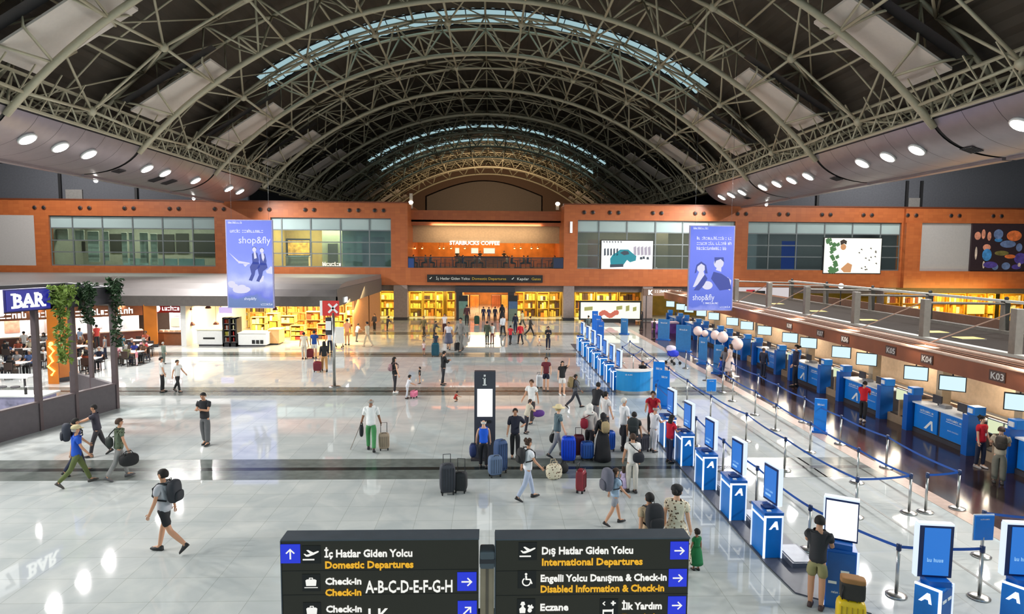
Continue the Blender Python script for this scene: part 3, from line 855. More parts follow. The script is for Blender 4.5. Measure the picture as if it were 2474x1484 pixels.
mb.build('pictured_car', glow('screen_teal', (28, 150, 165), 0.9), t)
mb = MB(); shape(mb, [(0.17, 0.82), (0.43, 0.8), (0.43, 0.9), (0.17, 0.92)], *(q[:4] + (yy - 0.004,))); shape(mb, [(0.36, 0.42), (0.44, 0.34), (0.52, 0.36), (0.54, 0.46), (0.44, 0.5)], *(q[:4] + (yy - 0.004,)))
for i in range(7): shape(mb, [(0.03 + i * 0.055, 0.02), (0.06 + i * 0.055, 0.02), (0.05 + i * 0.055, 0.09)], *q)
for i in range(5): shape(mb, [(0.05 + i * 0.06, 0.28), (0.08 + i * 0.06, 0.26), (0.085 + i * 0.06, 0.5), (0.05 + i * 0.06, 0.52)], *q)
for u, v in ((0.75, 0.6), (0.88, 0.6), (0.8, 0.58)): shape(mb, [(u, v - 0.04), (u + 0.04, v - 0.05), (u + 0.05, v + 0.04), (u, v + 0.04)], *q)
mb.build('pictured_dark_details', glow('screen_slate', (70, 84, 100), 0.7), t)
mb = MB()
for i in range(5): shape(mb, [(0.62 + i * 0.07, 0.22 + 0.02 * (i % 2)), (0.67 + i * 0.07, 0.18), (0.68 + i * 0.07, 0.48), (0.63 + i * 0.07, 0.5)], *q)
mb.build('pictured_facades', glow('screen_mauve', (190, 180, 196), 0.9), t)
t, x0, w, zb, zt, yy = lit_screen(1991, 2128, 576, 660, FAR - 0.02, 'bright white advert screen showing a person in white beside green plants', face=(252, 253, 236), s=1.25)
q = (x0, w, zb, zt, yy)
mb = MB(); rr = random.Random(2)
for i in range(26):
    u, v = rr.uniform(0.0, 0.2), rr.uniform(0.02, 0.95)
    shape(mb, [(u, v), (u + 0.06, v - 0.06), (u + 0.08, v + 0.03), (u + 0.03, v + 0.08)], *q)
mb.build('pictured_leaves', glow('screen_green', (96, 140, 92), 0.8), t)
mb = MB(); shape(mb, [(0.33 + 0.05 * math.cos(a * 0.5), 0.25 + 0.09 * math.sin(a * 0.5)) for a in range(13)], *q); shape(mb, [(0.3, 0.88), (0.42, 0.7), (0.5, 0.76), (0.48, 0.98), (0.36, 0.98)], *q)
mb.build('pictured_skin', glow('screen_tan', (222, 160, 110), 0.9), t)
mb = MB(); shape(mb, [(0.28, 0.2), (0.27, 0.08), (0.33, 0.03), (0.39, 0.08), (0.38, 0.18), (0.34, 0.15)], *(q[:4] + (yy - 0.004,)))
for i in range(14):
    u, v = rr.uniform(0.5, 0.92), rr.uniform(0.15, 0.95); shape(mb, [(u, v), (u + 0.03, v - 0.02), (u + 0.04, v + 0.03)], *q)
mb.build('pictured_dark_details', glow('screen_brown', (84, 70, 60), 0.6), t)

# ------------------------------------------------------------------ cafe in the recess
M_CAFEWALL = mat('beige_cafe_header', (176, 146, 112), 0.7)
M_CAFEWARM = mat('amber_cafe_wall', (196, 118, 44), 0.6, vary=0.2, scale=1.5)
cf = MB()
cf.box(XI_L, XI_R, FAR + 0.8, FAR + 9.4, ZS - 0.3, ZS)
struct(cf.build('floor_cafe', mat('dark_cafe_floor', (84, 66, 52), 0.4)))
struct(MB().box(XI_L, XI_R, FAR + 4.2, FAR + 4.5, 7.55, 9.6).build('wall_cafe_header', M_CAFEWALL))
struct(MB().box(XI_L, XI_R, FAR + 9.0, FAR + 9.3, ZS, 9.6).build('wall_cafe_back', M_CAFEWARM))
struct(MB().box(XI_L, XI_R, FAR + 3.0, FAR + 9.3, 9.6, 9.8).build('ceiling_cafe', mat('dark_aisle_ceiling', (70, 70, 72), 0.8)))
add_light('cafe_light', 'AREA', (-0.4, FAR + 6.5, 9.4), 800, (1.0, 0.66, 0.3), 12, (-0.4, FAR + 6.5, 0), 3)
add_light('cafe_front_light', 'AREA', (-0.4, FAR + 2.6, 9.2), 260, (1.0, 0.8, 0.55), 11, (-0.4, FAR + 4.4, 7.6), 0.6)
a, b = at(1086, 580, Y=FAR + 4.1), at(1207, 580, Y=FAR + 4.1)
o = letters(MB(), 'STARBUCKS COFFEE', 0.55, facing((a.x, FAR + 4.12, 7.35), (0, -1, 0)), 0.06, bold=0.012, width=b.x - a.x).build('shop_sign', glow('cafe_sign_white', (255, 250, 240), 2.2))
tag(o, 'glowing white letters of the cafe sign above its counter', 'sign')
for i, (p0, p1) in enumerate(((1099, 1110), (1138, 1156), (1168, 1196))):
    a, b = at(p0, 590, Y=FAR + 6.0), at(p1, 590, Y=FAR + 6.0)
    t = thing('menu_board', 'lit cream menu board over the cafe counter, %s of three' % ('narrow' if i == 0 else 'middle' if i == 1 else 'widest'), 'menu board', group='menu boards in the cafe')
    MB().box(a.x, b.x, FAR + 6.0, FAR + 6.08, 6.45, 7.05).build('board', M_WHITE, t); MB().box(a.x + 0.05, b.x - 0.05, FAR + 5.98, FAR + 6.0, 6.5, 7.0).build('lit_face', glow('menu_cream', (255, 238, 196), 1.3), t)
t = thing('cafe_counter', 'warm lit service counter of the upstairs cafe', 'counter')
a, b = at(1100, 600, Y=FAR + 6.6).x, at(1230, 600, Y=FAR + 6.6).x
MB().box(a, b, FAR + 6.2, FAR + 7.0, ZS, ZS + 1.05).build('body', mat('oak_counter', (164, 104, 52), 0.5), t); MB().box(a - 0.1, b + 0.1, FAR + 6.1, FAR + 7.1, ZS + 1.05, ZS + 1.12).build('counter_top', M_DARK, t)
for i, px in enumerate((1003, 1020, 1062, 1072, 1090, 1123, 1243, 1258, 1284, 1299)):
    p = at(px, 599, Y=FAR + 5.2)
    t = thing('pendant_lamp', 'small amber pendant lamp in the cafe, %s along from the flying banner side' % ORDN[i], 'lamp', group='pendant lamps in the cafe')
    MB().tube((p.x, p.y, p.z), (p.x, p.y, 9.6), 0.012, 4).build('cord', M_BLACK, t)
    MB().lathe([(0.05, 0.16), (0.16, 0.0), (0.13, -0.02)], (p.x, p.y, p.z), 10).build('lamp_shade', mat('amber_shade', (190, 120, 50), 0.4), t, True)
    MB().ball((p.x, p.y, p.z - 0.03), 0.09, 8, 5).build('bulb', glow('amber_bulb', (255, 190, 96), 9.0), t, True)
# balustrade along the slab edge
t = thing('balustrade', 'dark glass and steel balustrade along the cafe edge', 'railing')
b0, b1 = fx(955), fx(1392)
MB().box(b0, b1, FAR + 0.1, FAR + 0.16, ZS + 1.0, ZS + 1.07).build('handrail', M_DARK, t)
MB().box(b0, b1, FAR + 0.12, FAR + 0.135, ZS, ZS + 1.0).build('glass_pane', glass('smoked_glass', (206, 204, 198), 0.04), t)
n = 16
for i in range(n + 1):
    x = b0 + (b1 - b0) * i / n
    MB().box(x - 0.03, x + 0.03, FAR + 0.08, FAR + 0.17, ZS, ZS + 1.02).build('post', M_DARK, t)
for px0, px1, lb in ((967, 1000, 'small blue lit screen at the food court end of the cafe railing'), (1337, 1375, 'small violet blue screen at the check-in end of the cafe railing')):
    lit_screen(px0, px1, 624, 648, FAR + 0.5, lb, face=((70, 110, 215) if px0 < 1000 else (74, 80, 130)), s=0.8, name='rail_screen')
# tables and chairs of the cafe terrace
def cafe_set(x, y, z, k, where, dark=True):
    t = thing('cafe_table', 'small round dark cafe table, %s' % where, 'table', (x, y, z), group='cafe tables upstairs')
    MB().lathe([(0.34, 0.72), (0.35, 0.75), (0.3, 0.76)], n=12).build('tabletop', M_DARK, t); MB().lathe([(0.22, 0), (0.04, 0.03), (0.035, 0.72)], n=10).build('pedestal', M_DARK, t)
for i in range(9):
    x = -7.0 + i * 1.62; cafe_set(x, FAR + 1.7 + (i % 3) * 0.8, ZS, i, '%s along the railing from the blue screen' % ORDN[i])
t = thing('wall_light', 'slim white upright light on the pier beside the cafe recess', 'lamp')
MB().box(fx(1376), fx(1382), FAR - 0.1, FAR, 8.5, 9.6).build('lamp_body', M_WHITE, t); MB().box(fx(1377), fx(1381), FAR - 0.12, FAR - 0.1, 8.55, 9.55).build('lamp_face', glow('cool_white_face', (240, 244, 255), 3.0), t)
for px, nm in ((993, 'food court'), (1347, 'check-in')):
    p = at(px, 500, Y=FAR + 3)
    t = thing('floodlight', 'small white floodlight cluster on top of the recess corner, %s side' % nm, 'lamp')
    MB().box(p.x - 0.15, p.x + 0.15, p.y, p.y + 0.3, 10.9, 12.4 if px < 1000 else 11.6).build('post', mat('pale_post', (196, 180, 160), 0.6), t)
    MB().ball((p.x, p.y - 0.1, 11.5), (0.25, 0.2, 0.2), 8, 6).build('lamp_head', glow('flood_head', (255, 240, 220), 2.0), t)

# ------------------------------------------------------------------ directional sign on the slab edge
t = thing('overhead_sign', 'long black directional sign on the orange slab edge under the cafe', 'sign')
a, b = at(1032, 672, Y=FAR - 0.1), at(1311, 672, Y=FAR - 0.1)
zc = a.z - 0.02
MB().box(a.x, b.x, FAR - 0.14, FAR, zc - 0.36, zc + 0.36).build('board', M_BLACK, t)
mb = MB(); my = MB()
def sg(m_, txt, px, px1): letters(m_, txt, 0.36, facing((at(px, 672, Y=FAR - .15).x, FAR - 0.15, zc - 0.13), (0, -1, 0)), 0.006, width=at(px1, 672, Y=FAR).x - at(px, 672, Y=FAR).x)
sg(mb, 'İç Hatlar Giden Yolcu', 1053, 1134); sg(my, 'Domestic Departures', 1140, 1222); sg(mb, 'Kapılar', 1249, 1277); sg(my, 'Gates', 1284, 1306)
for px in (1040, 1238):
    x = at(px, 672, Y=FAR).x
    mb.add([(x - 0.1, FAR - 0.15, zc - 0.02), (x - 0.02, FAR - 0.15, zc - 0.1), (x + 0.16, FAR - 0.15, zc + 0.1), (x + 0.12, FAR - 0.15, zc + 0.14), (x - 0.02, FAR - 0.15, zc)], [(0, 1, 2, 3, 4)])
mb.build('white_lettering', glow('sign_white', (226, 226, 214), 0.8), t); my.build('yellow_lettering', glow('sign_yellow', (216, 178, 60), 0.7), t)

# ------------------------------------------------------------------ ground floor shops under the slab
M_YELLOW = mat('mustard_shop_wall', (214, 172, 62), 0.5, vary=0.15, scale=1.5)
M_HEAD = mat('mauve_grey_header', (128, 116, 112), 0.6)
struct(MB().box(-58, 58, FAR + 0.7, FAR + 1.0, 2.75, ZB).build('wall_header', M_HEAD))
struct(MB().box(-58, 58, FAR + 0.5, FAR + 9, ZB - 0.03, ZB + 0.2).box(fx(1105) - 0.3, fx(1240) + 0.3, FAR + 9, FAR + 20.3, ZB - 0.03, ZB + 0.2).build('ceiling_shops', M_GREYP))
for px0, px1 in ((950, 983), (1363, 1389), (1556, 1580), (1740, 1765), (2140, 2170)):
    x0, x1 = fx(px0), fx(px1)
    c = struct(MB().box(x0, x1, FAR + 0.05, FAR + 1.1, 0, ZB).build('pillar', mat('mauve_stone_pillar', (140, 126, 122), 0.45)), 'square mauve stone pillar under the slab')
    MB().box(x0 - 0.04, x1 + 0.04, FAR, FAR + 1.15, 0, 0.25).build('plinth', M_DARK, c)
struct(MB().box(-58, fx(1105), FAR + 6, FAR + 6.3, 0, ZB).box(fx(1240), 58, FAR + 6, FAR + 6.3, 0, ZB).build('wall_shop_back', M_YELLOW))
struct(MB().box(fx(1105) - 0.3, fx(1105), FAR + 1, FAR + 20, 0, ZB).box(fx(1240), fx(1240) + 0.3, FAR + 1, FAR + 20, 0, ZB).box(fx(1105), fx(1240), FAR + 20, FAR + 20.3, 0, ZB).build('wall_passage', mat('orange_passage_wall', (226, 160, 92), 0.5, vary=0.25, scale=1.0)))
GOODS = [mat('goods_' + nm, c, 0.5, vary=0.3, scale=9) for nm, c in (('gold', (232, 184, 70)), ('cream', (240, 222, 170)), ('amber', (206, 122, 36)), ('rust', (150, 70, 34)), ('dark', (70, 46, 36)), ('lime', (190, 180, 70)), ('red', (176, 40, 34)), ('white', (235, 230, 220)))]
def goods_shelf(x0, x1, y, z0, z1, label, seed, mats=(0, 1, 2, 3, 5), rows=4, group=None, depth=0.45, frame=None, name='display_shelf'):
    """a shelf unit facing the camera, filled with a mass of small packages"""
    rd = random.Random(seed)
    t = thing(name, label, 'shelf', group=group)
    f = MB()
    f.box(x0, x1, y + depth - 0.04, y + depth, z0, z1); f.box(x0, x0 + 0.05, y, y + depth, z0, z1); f.box(x1 - 0.05, x1, y, y + depth, z0, z1)
    hs = (z1 - z0) / rows
    for r in range(rows + 1): f.box(x0, x1, y, y + depth, max(z0 + r * hs - 0.02, z0), z0 + r * hs + 0.02)
    f.build('shelf_frame', frame or mat('honey_wood', (176, 112, 56), 0.5), t)
    gs = {}
    for r in range(rows):
        x = x0 + 0.08
        while x < x1 - 0.3:
            wd = rd.uniform(0.12, 0.34); hh = rd.uniform(0.4, 0.85) * hs
            gs.setdefault(rd.choice(mats), MB()).box(x, min(x + wd, x1 - 0.08), y + 0.04, y + depth - 0.06, z0 + r * hs + 0.02, z0 + r * hs + 0.02 + hh)
            x += wd + rd.uniform(0.01, 0.06)
    for kx, g in gs.items():
        o = g.build(GOODS[kx].name.replace('goods_', 'packaged_goods_'), GOODS[kx], t); o['kind'] = 'stuff'
    return t
YS = [(886, 908), (910, 948), (985, 1016), (1018, 1048), (1050, 1068), (1076, 1102), (1242, 1268), (1270, 1300), (1302, 1330), (1332, 1360)]
for i, (p0, p1) in enumerate(YS):
    goods_shelf(fx(p0) * 1.03, fx(p1) * 1.03, FAR + 3.2 + (i % 2) * 0.6, 0.02, 2.55, 'mustard lit goods shelf under the slab, %s from the market canopy' % ORDN[i], 40 + i, (0, 1, 5, 2, 4), 3, 'lit shelves in the far shops', frame=M_YELLOW)
for x in (fx(915), fx(1045), fx(1300), fx(1460)):
    add_light('far_shop_light', 'AREA', (x, FAR + 2.2, ZB - 0.1), 420, (1.0, 0.82, 0.4), 4.0, (x, FAR + 3.2, 0), 1.2)
add_light('passage_light', 'AREA', (fx(1172), FAR + 9, ZB - 0.1), 1100, (1.0, 0.72, 0.4), 4.0, (fx(1172), FAR + 9, 0), 12)
t = thing('entrance_portal', 'dark portal frame around the lit passage under the slab', 'gate')
MB().box(fx(1102), fx(1117), FAR + 0.1, FAR + 0.68, 0, 2.7).build('post', M_DARK, t); MB().box(fx(1228), fx(1243), FAR + 0.1, FAR + 0.68, 0, 2.7).build('post', M_DARK, t)
MB().box(fx(1100), fx(1245), FAR + 0.05, FAR + 0.68, 2.7, 3.3).build('header', M_DARK, t)
for px, lb in ((1120, 'grey green totem at the food court side of the lit passage'), (1240, 'blue green totem at the check-in side of the lit passage')):
    t = thing('shop_totem', lb, 'totem'); x = fx(px)
    MB().box(x - 0.42, x + 0.42, FAR - 0.7, FAR - 0.4, 0, 1.2).build('base', mat('green_grey_totem', (104, 120, 106), 0.5), t)
    MB().box(x - 0.42, x + 0.42, FAR - 0.72, FAR - 0.38, 1.2, 1.9).build('panel', mat('totem_panel_%d' % px, (96, 130, 120) if px < 1200 else (70, 96, 130), 0.4), t)
    MB().box(x - 0.42, x + 0.42, FAR - 0.7, FAR - 0.4, 1.9, 2.45).build('cap', M_BLACK, t)
t, x0, w, zb, zt, yy = lit_screen(1403, 1546, 731, 770, 60.6, 'wide low lit advert box with fruit picture behind the queue', 'lightbox', 0.14, (250, 250, 226), 1.2, 'lightbox', 0.3)
q = (x0, w, zb, zt, yy); mb = MB()
for i in range(10):
    u, v = 0.34 + 0.03 * i, 0.72 - 0.1 * math.sin(i * 0.9); shape(mb, [(u + 0.035 * math.cos(a * 0.6), v + 0.16 * math.sin(a * 0.6)) for a in range(11)], *(q[:4] + (yy - 0.002 * i,)))
mb.build('pictured_fruit', glow('screen_salmon', (216, 110, 88), 0.9), t)
mb = MB()
for u0, u1, v0, v1 in ((0.06, 0.2, 0.3, 0.48), (0.6, 0.7, 0.24, 0.42), (0.76, 0.82, 0.22, 0.5), (0.88, 0.94, 0.3, 0.5)): shape(mb, [(u0, v0), (u1, v0 - 0.05), (u1, v1), (u0, v1 + 0.05)], *q)
mb.build('pictured_olive_details', glow('screen_olive', (170, 168, 96), 0.9), t)
MB().box(x0 + 0.4, x0 + w - 0.4, 60.62, 60.9, 0, zb - 0.13).build('base', M_BLACK, t)

# behind the check-in islands: white signs, golden shop
t = thing('airline_sign', 'white lettered sign band above the far check-in desks', 'sign')
a, b = at(1555, 707, Y=59), at(1648, 707, Y=59)
for x in (a.x + 0.3, b.x - 0.3): MB().tube((x, 59.1, 0), (x, 59.1, a.z - 0.25), 0.05, 6).build('post', M_DARK, t)
MB().box(a.x, b.x, 59, 59.2, a.z - 0.3, a.z + 0.35).build('board', mat('brown_sign_board', (92, 72, 60), 0.5), t)
mb = MB(); letters(mb, 'K', 0.62, facing((at(1566, 700, Y=59).x, 58.98, a.z - 0.2), (0, -1, 0)), 0.02, bold=0.02); scribble(mb, at(1582, 700, Y=59).x, at(1646, 700, Y=59).x, a.z + 0.02, a.z + 0.26, 58.98, 8); scribble(mb, at(1612, 700, Y=59).x, at(1646, 700, Y=59).x, a.z - 0.25, a.z - 0.06, 58.98, 9)
mb.build('white_lettering', glow('lit_letters', (255, 255, 250), 2.2), t)
t = thing('shop_fascia_sign', 'white lit shop band with red and black marks behind the metal frames', 'sign')
a, b = at(1775, 705, Y=60), at(1908, 705, Y=60)
for x in (a.x + 0.3, b.x - 0.3): MB().tube((x, 60.1, 0), (x, 60.1, a.z - 0.45), 0.05, 6).build('post', M_DARK, t)
MB().box(a.x, b.x, 60, 60.2, a.z - 0.5, a.z + 0.4).build('board', glow('pale_lit_band', (220, 212, 214), 0.9), t)
MB().box(a.x + 1.1, a.x + 1.9, 59.96, 60, a.z - 0.15, a.z + 0.2).build('red_mark', mat('sign_red', (200, 50, 60), 0.5), t); MB().box(a.x + 1.7, a.x + 2.9, 59.95, 59.99, a.z - 0.25, a.z + 0.1).build('black_mark', M_BLACK, t)
for i, (p0, p1) in enumerate(((2140, 2172), (2178, 2232), (2236, 2286), (2290, 2330), (2336, 2378), (2384, 2402), (2420, 2470))):
    goods_shelf(fx(p0) * 0.985, fx(p1) * 0.985, FAR - 1.5, 0.02, 2.9, 'golden lit goods shelf behind the metal frames, %s from the cafe' % ORDN[i], 70 + i, (0, 2, 0, 1) if i > 1 else (3, 1, 7, 2), 3, 'golden shelves behind the metal frames', frame=mat('golden_wood', (220, 160, 40), 0.5))
add_light('golden_shop_light', 'AREA', (fx(2310), FAR - 3.2, ZB - 0.1), 450, (1.0, 0.74, 0.2), 9, (fx(2310), FAR - 1.4, 1.0), 1)
t = thing('price_sign', 'square lit yellow sign in the golden shop', 'sign')
a = at(2358, 745, Y=FAR - 1.9); MB().box(a.x - 0.85, a.x + 0.85, FAR - 1.9, FAR - 1.85, a.z - 0.55, a.z + 0.55).build('board', glow('lit_yellow_board', (255, 226, 110), 1.4), t)
MB().tube((a.x, FAR - 1.87, 0), (a.x, FAR - 1.87, a.z - 0.5), 0.03, 6).build('post', M_DARK, t)

for i, (p0, p1) in enumerate(((1392, 1440), (1444, 1496), (1500, 1552))):
    goods_shelf(fx(p0) * 1.05, fx(p1) * 1.05, FAR + 3.4, 0.02, 2.6, 'mustard lit goods shelf behind the wide lit advert box, %s from the cafe side' % ORDN[i], 140 + i, (0, 1, 5, 2, 4), 3, 'lit shelves in the far shops', frame=M_YELLOW)
for i, (px, c) in enumerate(((1123, 'cream'), (1147, 'amber'), (1199, 'rust'), (1223, 'gold'))):
    x = fx(px) * (FAR + 6) / FAR
    t = thing('clothes_rack', 'rack of warm coloured hanging garments in the lit passage, %s from the food court' % ORDN[i], 'rack', group='racks in the passage')
    MB().tube((x - 0.5, FAR + 6, 2.1), (x + 0.5, FAR + 6, 2.1), 0.02, 6).tube((x - 0.5, FAR + 6, 0), (x - 0.5, FAR + 6, 2.1), 0.02, 6).tube((x + 0.5, FAR + 6, 0), (x + 0.5, FAR + 6, 2.1), 0.02, 6).build('rail', M_DARK, t)
    mb = MB()
    for k in range(9): mb.box(x - 0.45 + k * 0.1, x - 0.38 + k * 0.1, FAR + 5.8, FAR + 6.2, 0.7 + 0.1 * (k % 3), 2.05)
    o = mb.build('hanging_garments', mat('garment_' + c, {'cream': (236, 214, 170), 'amber': (226, 140, 60), 'rust': (150, 76, 44), 'gold': (232, 190, 90)}[c], 0.7, vary=0.3, scale=2), t); o['kind'] = 'stuff'
# ------------------------------------------------------------------ grey canopy over market and food stalls
M_CANOPY = mat('warm_grey_canopy_sheet', (126, 120, 118), 0.45, 0.2, vary=0.05, scale=1.0)
M_CANFACE = mat('dark_taupe_canopy_face', (92, 86, 82), 0.6)
XC = -10.4
prof = [(44.0, 2.9), (44.0, 3.5), (44.5, 3.95), (45.6, 4.28), (47.0, 4.38), (61.9, 4.42), (61.9, 2.9)]
mb = MB()
n = len(prof)
vs = [(-57.9, y, z) for y, z in prof] + [(XC, y, z) for y, z in prof]
mb.add(vs, [tuple(range(n - 1, -1, -1)), tuple(range(n, 2 * n))] + [(i, (i + 1) % n, n + (i + 1) % n, n + i) for i in range(n)])
canopy = struct(mb.build('trim_canopy', M_CANOPY), 'low grey canopy over the market and the food stalls')
MB().box(-57, XC + 0.06, 43.9, 44.02, 2.82, 3.5).box(XC - 0.02, XC + 0.06, 43.9, 61.8, 2.82, 4.0).build('dark_face_board', M_CANFACE, canopy)
t = thing('edge_lamp', 'white lamp at the corner of the grey market canopy', 'lamp')
MB().box(XC + 0.06, XC + 0.16, 45.6, 46.6, 2.95, 3.35).build('lamp_body', M_WHITE, t); MB().box(XC + 0.16, XC + 0.18, 45.65, 46.55, 3.0, 3.3).build('lamp_face', glow('cool_white_face', (240, 244, 255), 3.0), t)

# ------------------------------------------------------------------ market
def mx_(px, Y): return at(px, 760, Y=Y).x
M_HONEY = mat('pale_honey_wood', (230, 184, 112), 0.5)
struct(MB().box(-57.8, -20.9, 49.0, 49.3, 0, 2.9).build('wall_stalls_back', mat('umber_back_wall', (92, 70, 56), 0.6)))
M_CREAMW = mat('cream_shop_wall', (240, 214, 140), 0.6, vary=0.1)
MX0, MX1 = mx_(455, 45), XC - 0.1
struct(MB().box(MX0, MX1, 56, 56.3, 0, 2.9).build('wall_market_back', M_CREAMW))
struct(MB().box(MX1 - 0.15, MX1, 50, 61.8, 0, 2.9).build('wall_market_side', mat('tan_market_wall', (190, 130, 84), 0.5)))
struct(MB().box(MX0 - 0.35, MX0, 44.6, 56, 0, 2.95).build('wall_market_end', M_WHITE))
add_light('market_light', 'AREA', ((MX0 + MX1) / 2 + 0.5, 46.6, 2.84), 2400, (1.0, 0.78, 0.42), 10.5, ((MX0 + MX1) / 2 + 0.5, 47.2, 0), 2.6)
add_light('market_light', 'AREA', ((MX0 + MX1) / 2 + 0.5, 51.6, 2.84), 2600, (1.0, 0.76, 0.38), 10.5, ((MX0 + MX1) / 2 + 0.5, 53, 0), 4)
MK = [(462, 500), (504, 540), (562, 600), (602, 640), (642, 690), (694, 740), (744, 790), (794, 830)]
for i, (p0, p1) in enumerate(MK):
    goods_shelf(mx_(p0, 55.4), mx_(p1, 55.4), 55.4, 0.02, 2.7, 'tall shelf on the cream back wall of the market, %s from the red stall' % ORDN[i], 10 + i,
                [(0, 1, 3), (0, 2, 3), (1, 0, 7), (2, 0, 4), (0, 1, 5), (0, 2, 5), (2, 3, 0), (1, 2, 4)][i], 4, 'tall shelves at the back of the market', frame=M_HONEY)
MID = [(605, 640, 49.5, 1.5), (642, 672, 50.5, 1.7), (676, 712, 49.5, 1.6), (700, 735, 47.6, 1.1), (738, 775, 50.0, 1.9), (765, 795, 48.0, 1.2), (800, 832, 50.5, 1.7), (836, 862, 52.0, 2.2)]
for i, (p0, p1, y, hgt) in enumerate(MID):
    goods_shelf(mx_(p0, y), mx_(p1, y), y, 0.02, hgt, 'market stand heaped with yellow goods, %s from the black fridge tower' % ORDN[i], 30 + i, [(0, 5, 1), (0, 5, 7), (0, 1, 5), (2, 0, 6), (2, 0, 3), (2, 3, 4), (2, 0, 4), (1, 2, 0)][i], 3, 'display stands inside the market', depth=0.7, frame=M_HONEY)
def counter(x0, x1, y, h, label, face, top, depth=0.9, slot=True, name='display_counter'):
    t = thing(name, label, 'counter')
    MB().box(x0, x1, y, y + depth, 0.1, h - 0.05).build('body', face, t, bevel=0.02); MB().box(x0 + 0.1, x1 - 0.1, y + 0.06, y + depth - 0.05, 0, 0.1).build('plinth', M_DARK, t)
    MB().box(x0 - 0.05, x1 + 0.05, y - 0.05, y + depth + 0.05, h - 0.05, h).build('counter_top', top, t)
    if slot: MB().box(x0 + (x1 - x0) * 0.25, x1 - (x1 - x0) * 0.3, y - 0.02, y + 0.01, h * 0.42, h * 0.52).build('dark_slot', M_BLACK, t)
    return t
counter(mx_(472, 44.6), mx_(534, 44.6), 44.7, 1.15, 'white glass display counter at the red sign stall end of the market', M_WHITE, mat('cream_top', (250, 236, 190), 0.4))
c = counter(mx_(572, 44.4), mx_(640, 44.4), 44.5, 0.95, 'long white display counter in the middle of the market front', M_WHITE, M_WHITE, 1.3, False)
for i in range(3): MB().box(mx_(606 + 10 * i, 44.4), mx_(613 + 10 * i, 44.4), 44.46, 44.5, 0.2, 0.45).build('vent_grille', M_BLACK, c)
c = counter(mx_(645, 45.2), mx_(672, 45.2), 45.3, 1.1, 'pale wooden display counter beside the long white one', mat('pale_wood', (226, 176, 120), 0.5), M_CREAMW, 1.2, False)
t = thing('fridge_tower', 'tall black open drinks fridge at the market front', 'fridge')
x0, x1 = mx_(536, 44.4), mx_(571, 44.4)
MB().box(x0, x1, 44.9, 45.3, 0, 2.0).box(x0, x0 + 0.1, 44.4, 44.9, 0, 2.0).box((x0 + x1) / 2 - 0.06, (x0 + x1) / 2 + 0.06, 44.4, 44.9, 0, 2.0).box(x1 - 0.1, x1, 44.4, 44.9, 0, 2.0).box(x0, x1, 44.4, 44.9, 0, 0.25).box(x0, x1, 44.4, 44.9, 1.92, 2.0).build('case', M_BLACK, t)
for r in range(4): MB().box(x0 + 0.1, x1 - 0.1, 44.45, 44.9, 0.3 + r * 0.42, 0.33 + r * 0.42).build('shelf_board', M_CHROME, t)
rd = random.Random(9); gs = {}
for r in range(4):
    x = x0 + 0.13
    while x < x1 - 0.2:
        if abs(x - (x0 + x1) / 2) > 0.12: gs.setdefault(rd.choice((1, 5, 6, 7, 3)), MB()).tube((x, 44.6, 0.33 + r * 0.42), (x, 44.6, 0.6 + r * 0.42), 0.045, 6)
        x += 0.11
for k_, g in gs.items(): tag(g.build('drinks_' + GOODS[k_].name, GOODS[k_], t), kind='stuff')
t = thing('violet_sign', 'small pale violet lit sign hanging in the market below the banner', 'sign')
a, b = at(529, 750, Y=45.0), at(560, 750, Y=45.0)
MB().box(a.x, b.x, 45.0, 45.06, a.z - 0.2, a.z + 0.22).build('board', glow('pale_violet_board', (214, 190, 236), 1.1), t)
for x in (a.x + 0.1, b.x - 0.1): MB().tube((x, 45.03, a.z + 0.2), (x, 45.03, 2.92), 0.02, 5).build('hanger', M_DARK, t)
for i, (px, py) in enumerate(((457, 748), (503, 744), (464, 785), (522, 783), (665, 748))):
    p = at(px, py, Y=45.4)
    t = thing('pendant_lamp', 'dark maroon pendant lamp under the market canopy, %s' % ('nearest the white end wall', 'beside the violet sign', 'low beside the end wall', 'low above the white counter', 'right of the hanging banner')[i], 'lamp', group='market pendant lamps')
    MB().tube((p.x, p.y, p.z), (p.x, p.y, 2.92), 0.012, 4).build('cord', M_BLACK, t)
    MB().lathe([(0.06, 0.2), (0.2, 0.02), (0.2, -0.04), (0.14, -0.05)], p, 12).build('lamp_shade', mat('maroon_shade', (86, 36, 34), 0.4), t, True)

# ------------------------------------------------------------------ red sign stall, orange columns
M_ORCOL = mat('varnished_orange_wood', (196, 112, 30), 0.35, vary=0.12, scale=1.2)
def column(px0, px1, Y, rz, label, ztop):
    a, b = at(px0, 780, Y=Y).x, at(px1, 780, Y=Y).x; w = (b - a) * 0.74
    M = Matrix.Translation(((a + b) / 2, Y + w / 2, 0)) @ Matrix.Rotation(rz, 4, 'Z')
    c = struct(MB().box(-w / 2, w / 2, -w / 2, w / 2, 0, ztop, M).build('column', M_ORCOL), label)
    MB().box(-w / 2 - 0.03, w / 2 + 0.03, -w / 2 - 0.03, w / 2 + 0.03, 0, 0.2, M).build('plinth', M_DARK, c)
column(338, 376, 44.0, R(24), 'square orange wood column beside the red sign stall', 2.9)
column(104, 163, 32.4, R(-28), 'square orange wood column inside the bar pavilion', 4.2)
SY = 45.0
t = thing('food_stall', 'food stall with red header sign beside the white market end wall', 'food stall')
x0, x1 = mx_(374, SY), mx_(438, SY)
MB().box(x0, x1, SY, SY + 0.2, 2.27, 2.86).build('header_board', mat('crimson_board', (150, 22, 26), 0.4), t)
